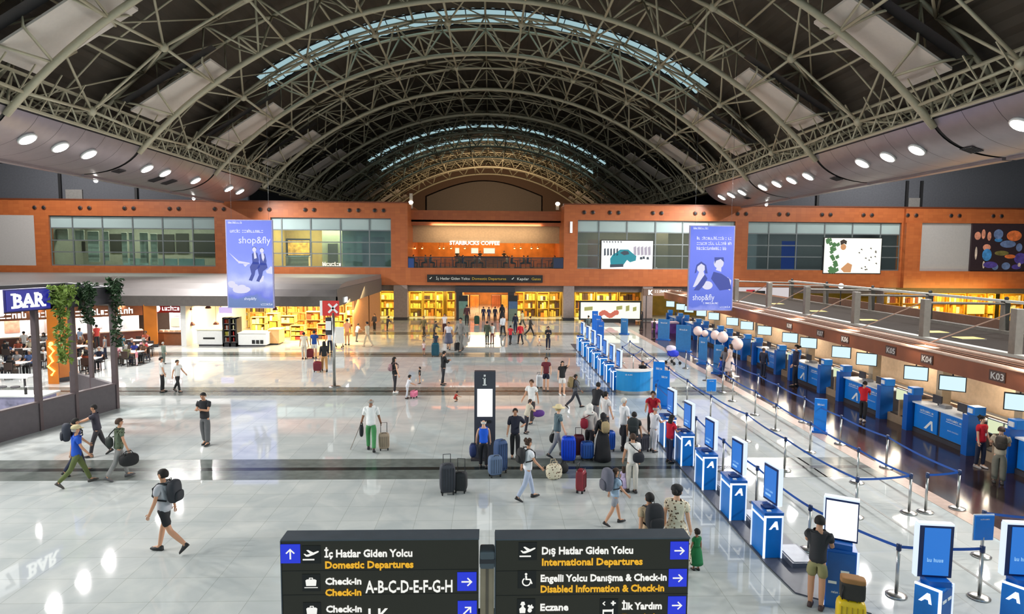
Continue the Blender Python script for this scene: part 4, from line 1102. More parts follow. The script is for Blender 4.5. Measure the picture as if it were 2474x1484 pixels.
mb = MB(); a = at(411, 729, Y=SY); scribble(mb, a.x - 0.55, a.x + 0.6, 2.42, 2.74, SY - 0.02, 3); MB().lathe([(0.24, 0), (0.25, 0.03)], n=16, M=facing((at(378, 729, Y=SY).x, SY, 2.56), (0, -1, 0))).build('round_logo', glow('lit_letters', (255, 255, 250), 2.2), t)
mb.build('sign_letters', glow('lit_letters', (255, 255, 250), 2.2), t)
MB().box(x0, x1, SY + 2.0, SY + 2.1, 0, 2.9).build('back_wall', M_WHITE, t)
MB().box(x0, x1, SY + 0.1, SY + 0.8, 0, 0.82).build('counter_body', mat('walnut_front', (120, 74, 44), 0.5), t); MB().box(x0 - .03, x1 + .03, SY + 0.04, SY + 0.86, 0.82, 0.9).build('counter_top', mat('dark_walnut', (70, 42, 28), 0.4), t)
for i in range(5): MB().box(x0 + 0.1 + i * 0.36, x0 + 0.35 + i * 0.36, SY + 0.3, SY + 0.6, 0.9, 1.02).build('food_tray', mat('cream_tray', (236, 206, 170), 0.5), t)
MB().box(x0 + 0.1, x0 + 0.7, SY + 1.94, SY + 2.0, 1.1, 1.7).build('menu_board', glow('menu_cream', (255, 238, 196), 2.0), t); MB().box(x1 - 0.5, x1 - 0.3, SY + 1.7, SY + 2.0, 0.9, 2.2).build('kebab_grill', M_DARK, t)
mb = MB()
for i in range(5): mb.box(x0 + 0.3, x0 + 1.2, SY + 1.95, SY + 2.0, 2.2 - i * 0.12, 2.24 - i * 0.12)
mb.build('wall_print', mat('grey_print', (150, 150, 150), 0.5), t)
add_light('stall_light', 'AREA', ((x0 + x1) / 2, SY + 1.1, 2.8), 300, (1, 0.96, 0.9), 1.6, ((x0 + x1) / 2, SY + 1.1, 0), 1.2)

# angled row of stalls behind the bar tables
PA, PB = Vector((-23.9, 45.6, 0)), Vector((-40.0, 34.5, 0))
dirv = (PB - PA).normalized()
for i in range(4):
    o = PA + dirv * (0.2 + i * 4.6)
    ang = math.atan2(dirv.y, dirv.x) + PI     # local +x runs back towards PA
    t = thing('food_stall', ['white lit stall with brown header beside the orange column', 'white lit stall with brown header, second from the red sign stall', 'white lit stall behind the bar tables, third from the red sign stall', 'white lit stall farthest along from the red sign stall'][i], 'food stall', o + dirv * 2.2, ang)
    w = 2.15
    MB().box(-w, w, 0, 0.2, 2.05, 2.9).build('header_board', mat('brown_board', (128, 74, 40), 0.5), t)
    mb = MB(); scribble(mb, -w * 0.8, w * 0.75, 2.2, 2.62, -0.02, 20 + i); mb.build('sign_letters', glow('lit_letters', (255, 255, 250), 2.2), t)
    MB().box(-w, w, 2.2, 2.3, 0, 2.9).build('back_wall', M_WHITE, t)
    MB().box(-w, w, 0.1, 0.8, 0, 0.95).build('counter_body', mat('dark_red_wood', (92, 46, 32), 0.5), t); MB().box(-w, w, 0.05, 0.85, 0.95, 1.02).build('counter_top', mat('pale_stone_top', (220, 196, 176), 0.3), t)
    MB().box(-w - 0.1, -w, 0.0, 2.3, 0, 2.9).build('side_wall', mat('tan_wood', (176, 120, 76), 0.5), t)
    MB().box(-0.9, -0.1, 2.14, 2.2, 1.1, 2.0).build('wall_poster', mat('stall_poster_%d' % i, [(160, 160, 165), (200, 110, 90), (190, 200, 120), (150, 150, 140)][i], 0.5, vary=0.3, scale=4), t)
    MB().box(0.3, 1.2, 1.7, 2.2, 0.0, 1.9).build('fridge', mat('steel_fridge', (196, 200, 206), 0.3, 0.5), t)
    c = o + dirv * 2.2 + Vector((-dirv.y, dirv.x, 0)) * -1.2
    c = t.matrix_basis @ Vector((0, 1.2, 2.8)) if False else Matrix.Translation(t.location) @ Matrix.Rotation(ang, 4, 'Z') @ Vector((0, 1.2, 2.75))
    add_light('stall_light', 'AREA', c, 420, (1, 0.95, 0.88), 3.2, (c.x, c.y, 0), 1.6)

# ------------------------------------------------------------------ bar pavilion
M_BARP = mat('plum_grey_panel', (76, 70, 74), 0.5)
M_BARM = mat('plum_brown_metal', (84, 72, 74), 0.45, 0.2)
CA = Vector((-15.42, 26.77, 0)); CB = Vector((-18.27, 15.1, 0)); CC = Vector((-19.0, 29.6, 0)); CD = Vector((-22.6, 17.6, 0))
def run(mb, a, b, z0, z1, th):
    d = (b - a).normalized(); nrm = Vector((-d.y, d.x, 0)) * th / 2
    p = [a - nrm, b - nrm, b + nrm, a + nrm]
    return mb.add([(q.x, q.y, z) for z in (z0, z1) for q in p], [(3, 2, 1, 0), (4, 5, 6, 7), (0, 1, 5, 4), (1, 2, 6, 5), (2, 3, 7, 6), (3, 0, 4, 7)])
bar = thing('bar_pavilion', 'open bar pavilion of plum grey posts, low panels and header', 'pavilion')
def along(a, b, s): return a + (b - a) * s
ss = [0, 0.16, 0.285, 0.42, 0.62, 0.8, 1.0]
for i in range(6):
    p, q = along(CA, CB, ss[i]), along(CA, CB, ss[i + 1])
    d = (q - p).normalized() * 0.012
    run(MB(), p + d, q - d, 0.0, 1.02, 0.14).build('low_panel', M_BARP, bar)
run(MB(), CA, CC, 0.0, 1.02, 0.14).build('low_panel', M_BARP, bar)
run(MB(), CA, CB, 1.02, 1.08, 0.2).build('sill_rail', M_BARM, bar)
for a, b in ((CA, CB), (CA, CC), (CC, CD)): run(MB(), a, b, 4.36, 5.05, 0.24).build('header_beam', mat('dark_plum_header', (44, 42, 48), 0.5), bar)
for i, s_ in enumerate(ss): 
    p = along(CA, CB, s_); MB().box(p.x - 0.09, p.x + 0.09, p.y - 0.09, p.y + 0.09, 0, 4.36).build('post', M_BARM, bar)
for p in (along(CA, CC, 0.96), along(CA, CC, 0.5), along(CC, CD, 0.35), along(CC, CD, 0.7)):
    MB().box(p.x - 0.07, p.x + 0.07, p.y - 0.07, p.y + 0.07, 0, 4.36).build('post', M_BARM, bar)
struct(MB().add([(CA.x, CA.y, 5.08), (CB.x, CB.y, 5.08), (CD.x, CD.y, 5.08), (CC.x, CC.y, 5.08), (CA.x, CA.y, 5.14), (CB.x, CB.y, 5.14), (CD.x, CD.y, 5.14), (CC.x, CC.y, 5.14)], [(0, 1, 2, 3), (7, 6, 5, 4), (0, 4, 5, 1), (1, 5, 6, 2), (2, 6, 7, 3), (3, 7, 4, 0)]).build('trim_bar_roof', M_DARK)) if False else None
# BAR sign
dv = (CA - CB).normalized(); nv = Vector((dv.y, -dv.x, 0))
def onbar(px, z):
    """distance along CB->CA of a pixel column"""
    d = ray(px, 730)
    # intersect in plan
    A = Matrix(((d.x, -dv.x), (d.y, -dv.y))); s = A.inverted() @ Vector((CB.x + nv.x * 0.3, CB.y + nv.y * 0.3))
    return Vector((CB.x + nv.x * 0.3 + dv.x * s[1], CB.y + nv.y * 0.3 + dv.y * s[1], z))
t = thing('bar_sign', 'blue lit sign with white BAR lettering on the pavilion header', 'sign')
p0, p1 = onbar(-60, 4.78), onbar(122, 4.78)
zc = 4.78; hw = (p1 - p0).length
Ms = facing((p0.x, p0.y, zc), nv)
MB().box(0, hw, -0.38, 0.38, -0.3, 0.0, Ms).build('sign_box', mat('deep_blue_box', (22, 22, 120), 0.4), t)
px_b = (onbar(14, zc) - p0).length
MB().box(px_b, hw - 0.02, -0.34, 0.34, 0, 0.012, Ms).build('blue_face', glow('deep_blue_face', (26, 30, 150), 0.9), t)
MB().box(0, px_b - 0.1, -0.5, 0.38, 0, 0.012, Ms).build('white_face', glow('lit_white_face', (250, 250, 255), 1.3), t)
mb = MB(); Ml = Ms @ Matrix.Translation((px_b + 0.22, -0.25, 0.014))
Ww = hw - px_b - 0.45; cw = Ww / 3.0
def slab(x0, x1, y0, y1): mb.box(x0, x1, y0, y1, 0, 0.02, Ml)
vs, fs = text_geo('BAR', 0.66, 0.012, bold=0.018)
wv = max(v.x for v in vs); mb.add([Ml @ Vector((v.x * Ww / wv, v.y, v.z)) for v in vs], fs)
for x in (0.0, cw * 1.04, cw * 1.72, cw * 2.12): 
    slab(x - 0.05, x + cw * 0.3, -0.02, 0.05)
slab(cw * 2.72, cw * 3.06, -0.02, 0.05); slab(-0.05, cw * 0.3, 0.43, 0.49); slab(cw * 2.12 - 0.05, cw * 2.4, 0.43, 0.49)
mb.build('white_letters', glow('lit_letters', (255, 255, 250), 2.2), t)
mb = MB(); Ml7 = Ms @ Matrix.Translation((px_b - 0.62, -0.32, 0.014)); letters(mb, '7', 0.75, Ml7, 0.01, bold=0.02); mb.build('blue_numeral', mat('navy_numeral', (30, 30, 110), 0.5), t)
# hanging vines
M_LEAF = mat('mid_green_leaf', (128, 152, 70), 0.6, vary=0.4, scale=3)
M_LEAFD = mat('dark_green_leaf', (48, 74, 44), 0.6, vary=0.3, scale=3)
def vine(label, p, z1, z0, wid, n, seed, topw=0.0, m=M_LEAF):
    rd = random.Random(seed)
    t = thing('hanging_vine', label, 'plant', group='vines on the bar pavilion')
    leaves = MB(); stems = MB()
    for s_ in range(5):
        q = Vector((p.x + rd.uniform(-1, 1) * wid * 0.4, p.y + rd.uniform(-1, 1) * wid * 0.4, 0)); L = rd.uniform(0.6, 1.0) * (z1 - z0)
        stems.path([(q.x + 0.05 * math.sin(k + s_), q.y + 0.05 * math.cos(k * 1.3), z1 - L * k / 6) for k in range(7)], 0.012, 4)
    for i in range(n):
        top = rd.random() < 0.35 and topw > 0
        z = z1 + rd.uniform(-0.4, 0.25) if top else z1 - (z1 - z0) * rd.random() ** 1.3
        w = topw if top else wid * (1.0 - 0.55 * (z1 - z) / max(z1 - z0, 0.1))
        c = Vector((p.x, p.y, z)) + dv * rd.uniform(-w, w) + nv * rd.uniform(-0.2, 0.3)
        s_ = rd.uniform(0.07, 0.15)
        Ml = Matrix.Translation(c) @ Euler((rd.uniform(-1.2, 1.2), rd.uniform(-1, 1), rd.uniform(0, 6.28))).to_matrix().to_4x4()
        leaves.add([Ml @ Vector(v) for v in ((-s_, 0, 0), (-s_ * 0.3, s_ * 0.5, 0.02), (s_, 0, -0.02), (-s_ * 0.3, -s_ * 0.5, 0.02))], [(0, 1, 2, 3)])
    stems.build('stems', mat('vine_stem', (70, 64, 40), 0.7), t); leaves.build('leaves', m, t)
vine('long bright vine hanging over the middle of the pavilion header beside the sign', onbar(146, 0), 4.95, 2.3, 0.24, 620, 3, 0.55)
vine('short dark vine hanging from the pavilion header between two posts', onbar(207, 0), 5.05, 3.7, 0.22, 300, 4, 0.3, M_LEAFD)
vine('dark vine trailing down the corner post of the pavilion', onbar(277, 0), 5.15, 2.6, 0.14, 380, 5, 0.22, M_LEAFD)
pl = thing('potted_plant', 'tall leafy plant standing inside the low panel at the frame edge', 'plant')
p = at(12, 900, X=-18.3)
rd = random.Random(8); lv = MB(); sm = MB()
base = Vector((-18.6, 23.2, 0))
MB().lathe([(0.22, 0), (0.28, 0.5), (0.25, 0.5)], base, 12).build('pot', M_DARK, pl, True)
for i in range(9):
    a = rd.uniform(0, 6.28); tip = base + Vector((0.35 * math.cos(a), 0.35 * math.sin(a), rd.uniform(1.6, 2.9)))
    sm.path([base + Vector((0, 0, 0.45)), base.lerp(tip, 0.5) + Vector((0, 0, 0.3)), tip], 0.015, 4)
    for k in range(26):
        c = base.lerp(tip, rd.uniform(0.35, 1.0)) + Vector((rd.uniform(-.25, .25), rd.uniform(-.25, .25), rd.uniform(-.1, .2))); s_ = rd.uniform(0.08, 0.17)
        Ml = Matrix.Translation(c) @ Euler((rd.uniform(-1.2, 1.2), rd.uniform(-1, 1), rd.uniform(0, 6.28))).to_matrix().to_4x4()
        lv.add([Ml @ Vector(v) for v in ((-s_, 0, 0), (-s_ * 0.3, s_ * 0.4, 0.02), (s_, 0, -0.02), (-s_ * 0.3, -s_ * 0.4, 0.02))], [(0, 1, 2, 3)])
sm.build('stems', mat('vine_stem', (70, 64, 40), 0.7), pl); lv.build('leaves', M_LEAF, pl)
t = thing('neon_figure', 'small glowing yellow figure sign on the orange column in the bar', 'sign')
p = at(125, 873, Y=31.7); zz = [(-0.1, 0.75), (0.12, 0.5), (-0.08, 0.25), (0.05, 0.0), (-0.2, -0.25), (0.1, -0.5), (-0.05, -0.7)]
mb = MB(); mb.path([(p.x + a, p.y, p.z + b) for a, b in zz], 0.05, 6); mb.ball((p.x, p.y, p.z + 0.85), 0.1, 8, 6); mb.build('tube', glow('warm_neon', (255, 206, 90), 4.0), t, True)
MB().box(p.x - 0.25, p.x + 0.25, p.y + 0.05, p.y + 0.09, 0.0, p.z + 1.0).build('back_plate', M_ORCOL, t)

# ------------------------------------------------------------------ slim pole with red sign, white board on castors, info totem
t = thing('pole_sign', 'tall slim grey pole carrying a square red and white sign', 'sign')
b = at(808, 935, Z=0)
MB().tube((b.x, b.y, 0.02), (b.x, b.y, 3.6), 0.075, 12).build('pole', M_CHROME, t, True); MB().lathe([(0.28, 0), (0.28, 0.03), (0.1, 0.05)], b, 16).build('base', M_CHROME, t, True)
zc = at(803, 745, Y=b.y).z
MB().box(b.x - 0.5, b.x + 0.28, b.y - 0.05, b.y + 0.05, zc - 0.36, zc + 0.36).build('panel', mat('signal_red', (206, 52, 48), 0.4), t)
mb = MB()
for a in (45, 135):
    Mq = Matrix.Translation((b.x + 0.0, b.y - 0.06, zc)) @ Matrix.Rotation(R(a), 4, 'Y'); mb.box(-0.3, 0.3, -0.005, 0.005, -0.05, 0.05, Mq)
mb.build('white_cross', M_WHITE, t); MB().box(b.x - 0.62, b.x - 0.5, b.y - 0.05, b.y + 0.05, zc - 0.36, zc + 0.36).build('white_edge', M_WHITE, t)
MB().box(b.x - 0.36, b.x - 0.1, b.y - 0.06, b.y - 0.02, zc - 1.05, zc - 0.62).build('notice', M_WHITE, t); MB().box(b.x - 0.4, b.x - 0.05, b.y + 0.08, b.y + 0.1, zc - 1.3, zc - 0.45).build('notice_backing', M_DARK, t)
t = thing('mobile_board', 'white board on castors standing in front of the market behind the pole', 'board')
b = at(819, 840, Z=0); w = 0.34
MB().box(b.x - w, b.x + w, b.y, b.y + 0.06, 0.28, 1.42).build('board', M_WHITE, t)
for s_ in (-1, 1):
    MB().box(b.x + s_ * 0.24 - 0.02, b.x + s_ * 0.24 + 0.02, b.y - 0.25, b.y + 0.3, 0.08, 0.12).box(b.x + s_ * 0.24 - 0.02, b.x + s_ * 0.24 + 0.02, b.y + 0.06, b.y + 0.09, 0.1, 1.2).build('foot', M_DARK, t)
    for yy in (-0.22, 0.27): MB().ball((b.x + s_ * 0.24, b.y + yy, 0.05), 0.05, 8, 6).build('castor', M_BLACK, t, True)
t = thing('information_totem', 'tall dark information totem with lit white screen in the middle of the hall', 'totem')
b = at(1171, 1112, Z=0); w = 52 * b.y / FPX / 2
ztop = at(1171, 898, Y=b.y).z
MB().box(b.x - w, b.x + w, b.y, b.y + 0.24, 0.06, ztop).build('body', mat('slate_totem_body', (60, 62, 72), 0.4, vary=0.04), t, bevel=0.012); MB().box(b.x - w - 0.1, b.x + w + 0.1, b.y - 0.12, b.y + 0.36, 0, 0.06).build('base', M_DARK, t)
z1, z0 = at(1171, 940, Y=b.y).z, at(1171, 1007, Y=b.y).z
MB().box(b.x - w * 0.72, b.x + w * 0.72, b.y - 0.012, b.y, z0, z1).build('screen', glow('totem_screen', (250, 252, 252), 1.3), t)
mb = MB(); c = at(1171, 918, Y=b.y - 0.01); mb.box(c.x - 0.03, c.x + 0.03, b.y - 0.012, b.y, c.z - 0.16, c.z + 0.06); mb.box(c.x - 0.03, c.x + 0.03, b.y - 0.012, b.y, c.z + 0.1, c.z + 0.16); mb.box(c.x - 0.06, c.x + 0.06, b.y - 0.012, b.y, c.z - 0.18, c.z - 0.15); mb.box(c.x - 0.06, c.x, b.y - 0.012, b.y, c.z + 0.03, c.z + 0.06)
mb.build('information_mark', M_WHITE, t)
MB().box(b.x - w * 0.1, b.x + w * 0.6, b.y - 0.02, b.y, z0 - 0.2, z0 - 0.12).build('slot', M_BLACK, t)
# ------------------------------------------------------------------ check-in island
M_BLUE = mat('bright_airline_blue', (8, 118, 208), 0.35, vary=0.03)
M_BLUED = mat('deep_airline_blue', (10, 92, 178), 0.35, vary=0.03)
M_EDGE = glow('white_light_edge', (232, 240, 255), 1.6)
M_BROWN = mat('brown_wood_fascia', (126, 70, 44), 0.5, vary=0.12, scale=1.5)
M_BROWNTOP = mat('tan_roof_board', (96, 64, 46), 0.8, vary=0.06, spec=0.15)
M_BEIGE = mat('beige_backwall', (202, 176, 146), 0.6)
M_GREYFR = mat('warm_grey_frame', (126, 120, 112), 0.5, 0.2)
IY0, IY1 = 13.0, 58.0
XF = 15.9
isl = struct(MB().box(XF, 23.5, IY0, IY1, 3.05, 3.2).build('trim_island_roof', M_BROWNTOP), 'tan roof of the check-in island')
MB().box(XF - 0.12, XF, IY0, IY1, 2.5, 3.1).build('fascia', M_BROWN, isl)
MB().box(17.5, 22.6, IY0, IY1, 3.2, 3.215).build('roof_sheet', mat('taupe_roof_sheet', (48, 42, 38), 0.9, spec=0.1), isl)
MB().tube((XF - 0.15, IY0, 3.13), (XF - 0.15, IY1, 3.13), 0.06, 8).tube((XF + 0.25, IY0, 3.3), (XF + 0.25, IY1, 3.3), 0.05, 8).build('rail', mat('pinkish_tube', (196, 166, 148), 0.4), isl, True)
MB().box(XF, 23.0, IY0, IY1, 2.9, 3.05).build('underside', mat('dark_taupe_canopy_face', (92, 86, 82), 0.6), isl)
struct(MB().box(19.6, 19.9, 17, 58, 0, 2.95).build('wall_island', M_BEIGE))
struct(MB().box(20.4, 23.4, 14, 58, 0, 2.9).build('wall_island_core', mat('taupe_core', (120, 106, 94), 0.7)))
# yellow up-lit troughs and the second roof behind
for i, y in enumerate((20.5, 25.0, 27.0, 32.0, 37.0, 42.5)):
    t = thing('roof_lamp', 'yellow up-lighter on the tan island roof, %s from the camera' % ORDN[i], 'lamp', group='up-lighters on the island roof')
    MB().box(18.6, 19.6, y - 0.35, y + 0.35, 3.216, 3.26).build('lamp_body', M_GREYFR, t); MB().box(18.65, 19.55, y - 0.3, y + 0.3, 3.26, 3.27).build('lamp_face', glow('yellow_lamp_face', (255, 224, 120), 1.6), t)
# frames on the island roof
YF = [20.6, 25.1, 30.0, 34.8, 39.6, 45.0]
YFB = [22.0, 26.8, 31.6, 36.5, 41.6, 46.5]
for i, y in enumerate(YF):
    t = thing('roof_frame', 'tall grey steel frame standing on the island roof, %s from the camera' % ORDN[i], 'frame', group='steel frames on the island roof')
    MB().box(17.22, 17.5, y - 0.14, y + 0.14, 3.2, 4.8).build('post', M_GREYFR, t, bevel=0.02)
    MB().box(21.9, 22.14, YFB[i] - 0.12, YFB[i] + 0.12, 3.2, 4.6).build('rear_post', M_GREYFR, t)
    MB().tube((17.3, y, 4.65), (22.0, YFB[i], 4.5), 0.06, 6).build('cross_beam', M_GREYFR, t)
    MB().tube((17.36, y + 0.1, 4.7), (16.1, y + 2.6, 3.25), 0.022, 6).build('stay_rod', mat('pinkish_tube', (196, 166, 148), 0.4), t)
t = thing('roof_rail', 'long pale grey steel rail over the frames of the island roof', 'rail')
MB().box(17.2, 17.52, 16.0, 46.5, 3.2, 3.3).build('kerb_rail', mat('pale_steel', (184, 184, 178), 0.4), t)
MB().box(21.9, 22.2, IY0, 46.8, 4.55, 4.66).build('top_rail', mat('pale_steel', (184, 184, 178), 0.4), t); MB().box(21.85, 22.2, IY0, 46.6, 3.2, 3.36).build('rear_rail', M_GREYFR, t)
MB().box(22.7, 22.9, IY0, 46, 3.2, 3.7).build('back_board', mat('brown_back_board', (104, 74, 58), 0.6), t)
for i, y in enumerate(YFB):
    MB().ball((22.05, y, 4.72), 0.09, 8, 6).build('knob', M_BLACK, t)
t = thing('globe_lamp', 'round white glowing lamp above the far part of the island roof', 'lamp')
p = at(2032, 691, Y=40); MB().ball(p, 0.16, 12, 8).build('globe', glow('globe_white', (255, 255, 250), 6.0), t, True); MB().tube(p, (p.x, p.y, 3.2), 0.03, 6).build('post', M_DARK, t)
# downlights along the underside
for y in range(16, 58, 5):
    add_light('island_light', 'AREA', (17.4, y + 2, 2.88), L_CHECKIN, (1.0, 0.86, 0.68), 0.8, (16.6, y + 2, 0), 4.2)

# check-in desks
ym = 23.5
def desk_module(label, panels=2):
    """blue fronted double desk with two tower ends; local x runs along the hall (+Y), local y towards the back"""
    t = thing('check_in_desk', label, 'check-in desk')
    L = 2.75
    MB().box(0, L, 0, 0.75, 0.0, 0.16).build('plinth', mat('graphite_plinth', (52, 50, 56), 0.5), t)
    MB().box(0, L, 0.05, 0.75, 0.16, 1.08).build('body', mat('graphite_body', (66, 66, 74), 0.5), t)
    for k in range(panels):
        w = L / panels
        f = MB().box(k * w + 0.07, (k + 1) * w - 0.07, 0.0, 0.06, 0.2, 1.06).build('blue_front', M_BLUE, t)
        mb = MB(); scribble(mb, k * w + 0.38, (k + 1) * w - 0.3, 0.86, 0.95, -0.004, 3); rect(mb, k * w + 0.35, (k + 1) * w - 0.3, 0.8, 0.815, -0.004)
        if k == 0:
            x0 = k * w + 0.62; mb.add([(x0, -0.006, 0.28), (x0 + 0.34, -0.006, 0.62), (x0 + 0.44, -0.006, 0.62), (x0 + 0.48, -0.006, 0.28), (x0 + 0.39, -0.006, 0.28), (x0 + 0.37, -0.006, 0.52), (x0 + 0.13, -0.006, 0.28)], [(0, 1, 2, 3, 4, 5, 6)])
        else: scribble(mb, k * w + 0.45, (k + 1) * w - 0.4, 0.5, 0.55, -0.004, 5)
        mb.build('white_print', M_WHITE, f)
    MB().box(-0.02, L + 0.02, -0.05, 0.8, 1.08, 1.13).build('counter_top', mat('pale_counter_top', (226, 230, 238), 0.3), t)
    for x in (-0.28, L + 0.02):
        tw = MB().box(x, x + 0.26, -0.22, 0.3, 0.0, 1.35).build('tower', M_BLUED, t)
        MB().box(x - 0.04, x + 0.3, -0.05, 0.32, 1.35, 1.62).build('tower_head', M_BLUE, tw); MB().box(x + 0.02, x + 0.22, -0.08, -0.05, 1.4, 1.55).build('tower_notice', M_WHITE, tw)
    MB().box(0.5, 0.95, 0.35, 0.4, 1.2, 1.5).box(0.7, 0.74, 0.4, 0.44, 1.13, 1.3).build('desk_monitor', M_DARK, t); MB().box(1.75, 2.2, 0.35, 0.4, 1.2, 1.5).box(1.95, 1.99, 0.4, 0.44, 1.13, 1.3).build('desk_monitor', M_DARK, t)
    MB().box(0.9, 1.25, 0.3, 0.55, 1.13, 1.24).build('ticket_printer', mat('grey_plastic', (120, 120, 124), 0.5), t)
    return t
def bag_gate(label):
    t = thing('baggage_belt', label, 'baggage belt')
    MB().box(0, 1.4, 0.0, 1.7, 0.0, 0.32).build('frame', mat('tan_metal', (150, 128, 104), 0.5), t)
    MB().box(0.1, 1.3, 0.05, 1.7, 0.32, 0.36).build('belt', mat('black_rubber', (44, 40, 38), 0.7), t)
    MB().box(0.65, 0.75, 0.0, 1.6, 0.32, 0.95).build('divider', mat('tan_metal', (150, 128, 104), 0.5), t)
    for x in (0.02, 0.71):
        MB().box(x, x + 0.67, 0.3, 0.36, 0.8, 1.3).build('scale_panel', M_CHROME, t); MB().box(x + 0.04, x + 0.63, 0.28, 0.3, 0.84, 1.26).build('lit_face', glow('pale_green_panel', (222, 232, 190), 1.0), t)
    return t
RZ90 = R(-90)   # local x -> world -y ; local y -> world +x  (front faces the hall)
desk0 = belt0 = None
YD = [20.4 + 4.72 * i for i in range(8)]
for i, y in enumerate(YD):
    yb = y + 2.75
    lab = 'blue fronted double check-in desk, %s from the camera along the wooden floor' % ORDN[i]
    if desk0 is None: desk0 = desk_module(lab); d = desk0
    else: d = copy_tree(desk0, label=lab)
    d.location = (15.78, yb, 0); d.rotation_euler = (0, 0, RZ90); d['group'] = 'check-in desks of the island'
    lab = 'baggage belt opening with two lit green panels, %s from the camera' % ORDN[i]
    if belt0 is None: belt0 = bag_gate(lab); b = belt0
    else: b = copy_tree(belt0, label=lab)
    b.location = (15.85, yb - 2.75 - 0.0 - 0.04 + 0.0 - 0.0, 0); b.rotation_euler = (0, 0, RZ90); b['group'] = 'baggage belts of the island'
    b.location.y = y - 0.32
d = copy_tree(desk0, (15.78, 18.43, 0), RZ90, 'blue check-in desk end cut by the frame edge', 'check-in desks of the island')
# conveyor behind the desks
t = thing('conveyor', 'long pinkish conveyor running behind the check-in desks', 'conveyor')
MB().box(17.6, 18.5, 16, 57, 0.0, 0.75).build('body', mat('tan_metal', (150, 128, 104), 0.5), t); MB().box(17.7, 18.4, 16, 57, 0.75, 0.8).build('belt', mat('black_rubber', (44, 40, 38), 0.7), t)
MB().box(17.5, 17.62, 16, 57, 0.72, 0.95).build('side_rail', mat('pink_beige_rail', (206, 176, 154), 0.4), t)
for i, y in enumerate((19.4, 23.0, 27.3, 33.0, 39.5, 47)):
    c = struct(MB().box(16.6, 16.95, y - 0.16, y + 0.16, 0, 2.9).build('pillar', mat('beige_pillar', (190, 168, 138), 0.5)), 'beige pillar of the check-in island')
# hanging monitors and number plates
t0 = None
for i, px in enumerate((2470, 2303, 2213, 2092, 2030, 1950, 1905, 1843, 1800, 1765, 1720, 1690, 1660, 1640, 1615)):
    X = 16.05
    p = at(px, 900, X=X)
    y = p.y
    lab = 'hanging flight monitor with pale lit screen under the brown fascia, %s from the camera' % (ORDN[i] if i < 14 else 'last')
    if t0 is None:
        t0 = thing('flight_monitor', lab, 'monitor')
        MB().box(-0.4, 0.4, 0, 0.1, -0.27, 0.27).build('case', M_BLACK, t0); MB().box(-0.37, 0.37, -0.012, 0, -0.24, 0.24).build('screen', glow('monitor_pale', (206, 232, 240), 1.15), t0)
        MB().tube((0, 0.05, 0.27), (0, 0.05, 0.8), 0.025, 6).build('hanger', M_DARK, t0)
        t = t0
    else: t = copy_tree(t0, label=lab)
    t.location = (X, y, 2.1); t.rotation_euler = (0, 0, R(-38)); t['group'] = 'flight monitors over the desks'
for i, (px, txt) in enumerate(((2411, 'K03'), (2238, 'K04'), (2150, 'K05'), (2038, 'K06'), (1978, 'K07'), (1903, 'K08'))):
    p = at(px, 880, X=XF - 0.14)
    t = thing('desk_number', 'white desk number %s on the brown fascia' % txt, 'number')
    M = facing((XF - 0.135, p.y, 2.6), (-1, 0, 0))
    MB().box(-0.32, 0.32, 0.03, 0.36, -0.0, 0.012, M).build('plate', mat('dark_plate', (70, 48, 42), 0.5), t)
    mb = MB(); letters(mb, txt, 0.3, M @ Matrix.Translation((-0.26, 0.09, 0.014)), 0.006, bold=0.006, width=0.52); mb.build('white_numerals', mat('pale_numerals', (190, 186, 182), 0.5), t)

# ------------------------------------------------------------------ plinth strip and self-service kiosks
t = struct(MB().box(5.82, 6.85, 12.9, 22.6, -0.01, 0.03).build('trim_kiosk_plinth', mat('slate_rubber_plinth', (72, 76, 88), 0.4)), 'slate strip under the kiosks')
struct(MB().add([(5.82, 12.9, 0), (6.85, 12.9, 0), (6.95, 11.0, 0), (5.9, 11.75, 0), (5.82, 12.9, 0.03), (6.85, 12.9, 0.03), (6.95, 11.0, 0.03), (5.9, 11.75, 0.03)], [(0, 1, 2, 3), (7, 6, 5, 4), (0, 4, 5, 1), (1, 5, 6, 2), (2, 6, 7, 3), (3, 7, 4, 0)]).build('trim_kiosk_plinth', mat('slate_rubber_plinth', (72, 76, 88), 0.4)))
struct(MB().box(5.82, 6.85, 29.9, 46, -0.01, 0.03).build('trim_kiosk_plinth', mat('slate_rubber_plinth', (72, 76, 88), 0.4)))
def logo_a(mb, x, z, s, y):
    mb.add([(x - 0.55 * s, y, z - 0.4 * s), (x + 0.1 * s, y, z + 0.5 * s), (x + 0.34 * s, y, z + 0.5 * s), (x + 0.5 * s, y, z - 0.42 * s), (x + 0.26 * s, y, z - 0.42 * s), (x + 0.2 * s, y, z - 0.12 * s), (x - 0.05 * s, y, z - 0.12 * s), (x - 0.3 * s, y, z - 0.4 * s)], [(0, 1, 2, 3, 4, 5, 6, 7)])
M_SCRB = glow('kiosk_blue_screen', (40, 120, 214), 0.95)
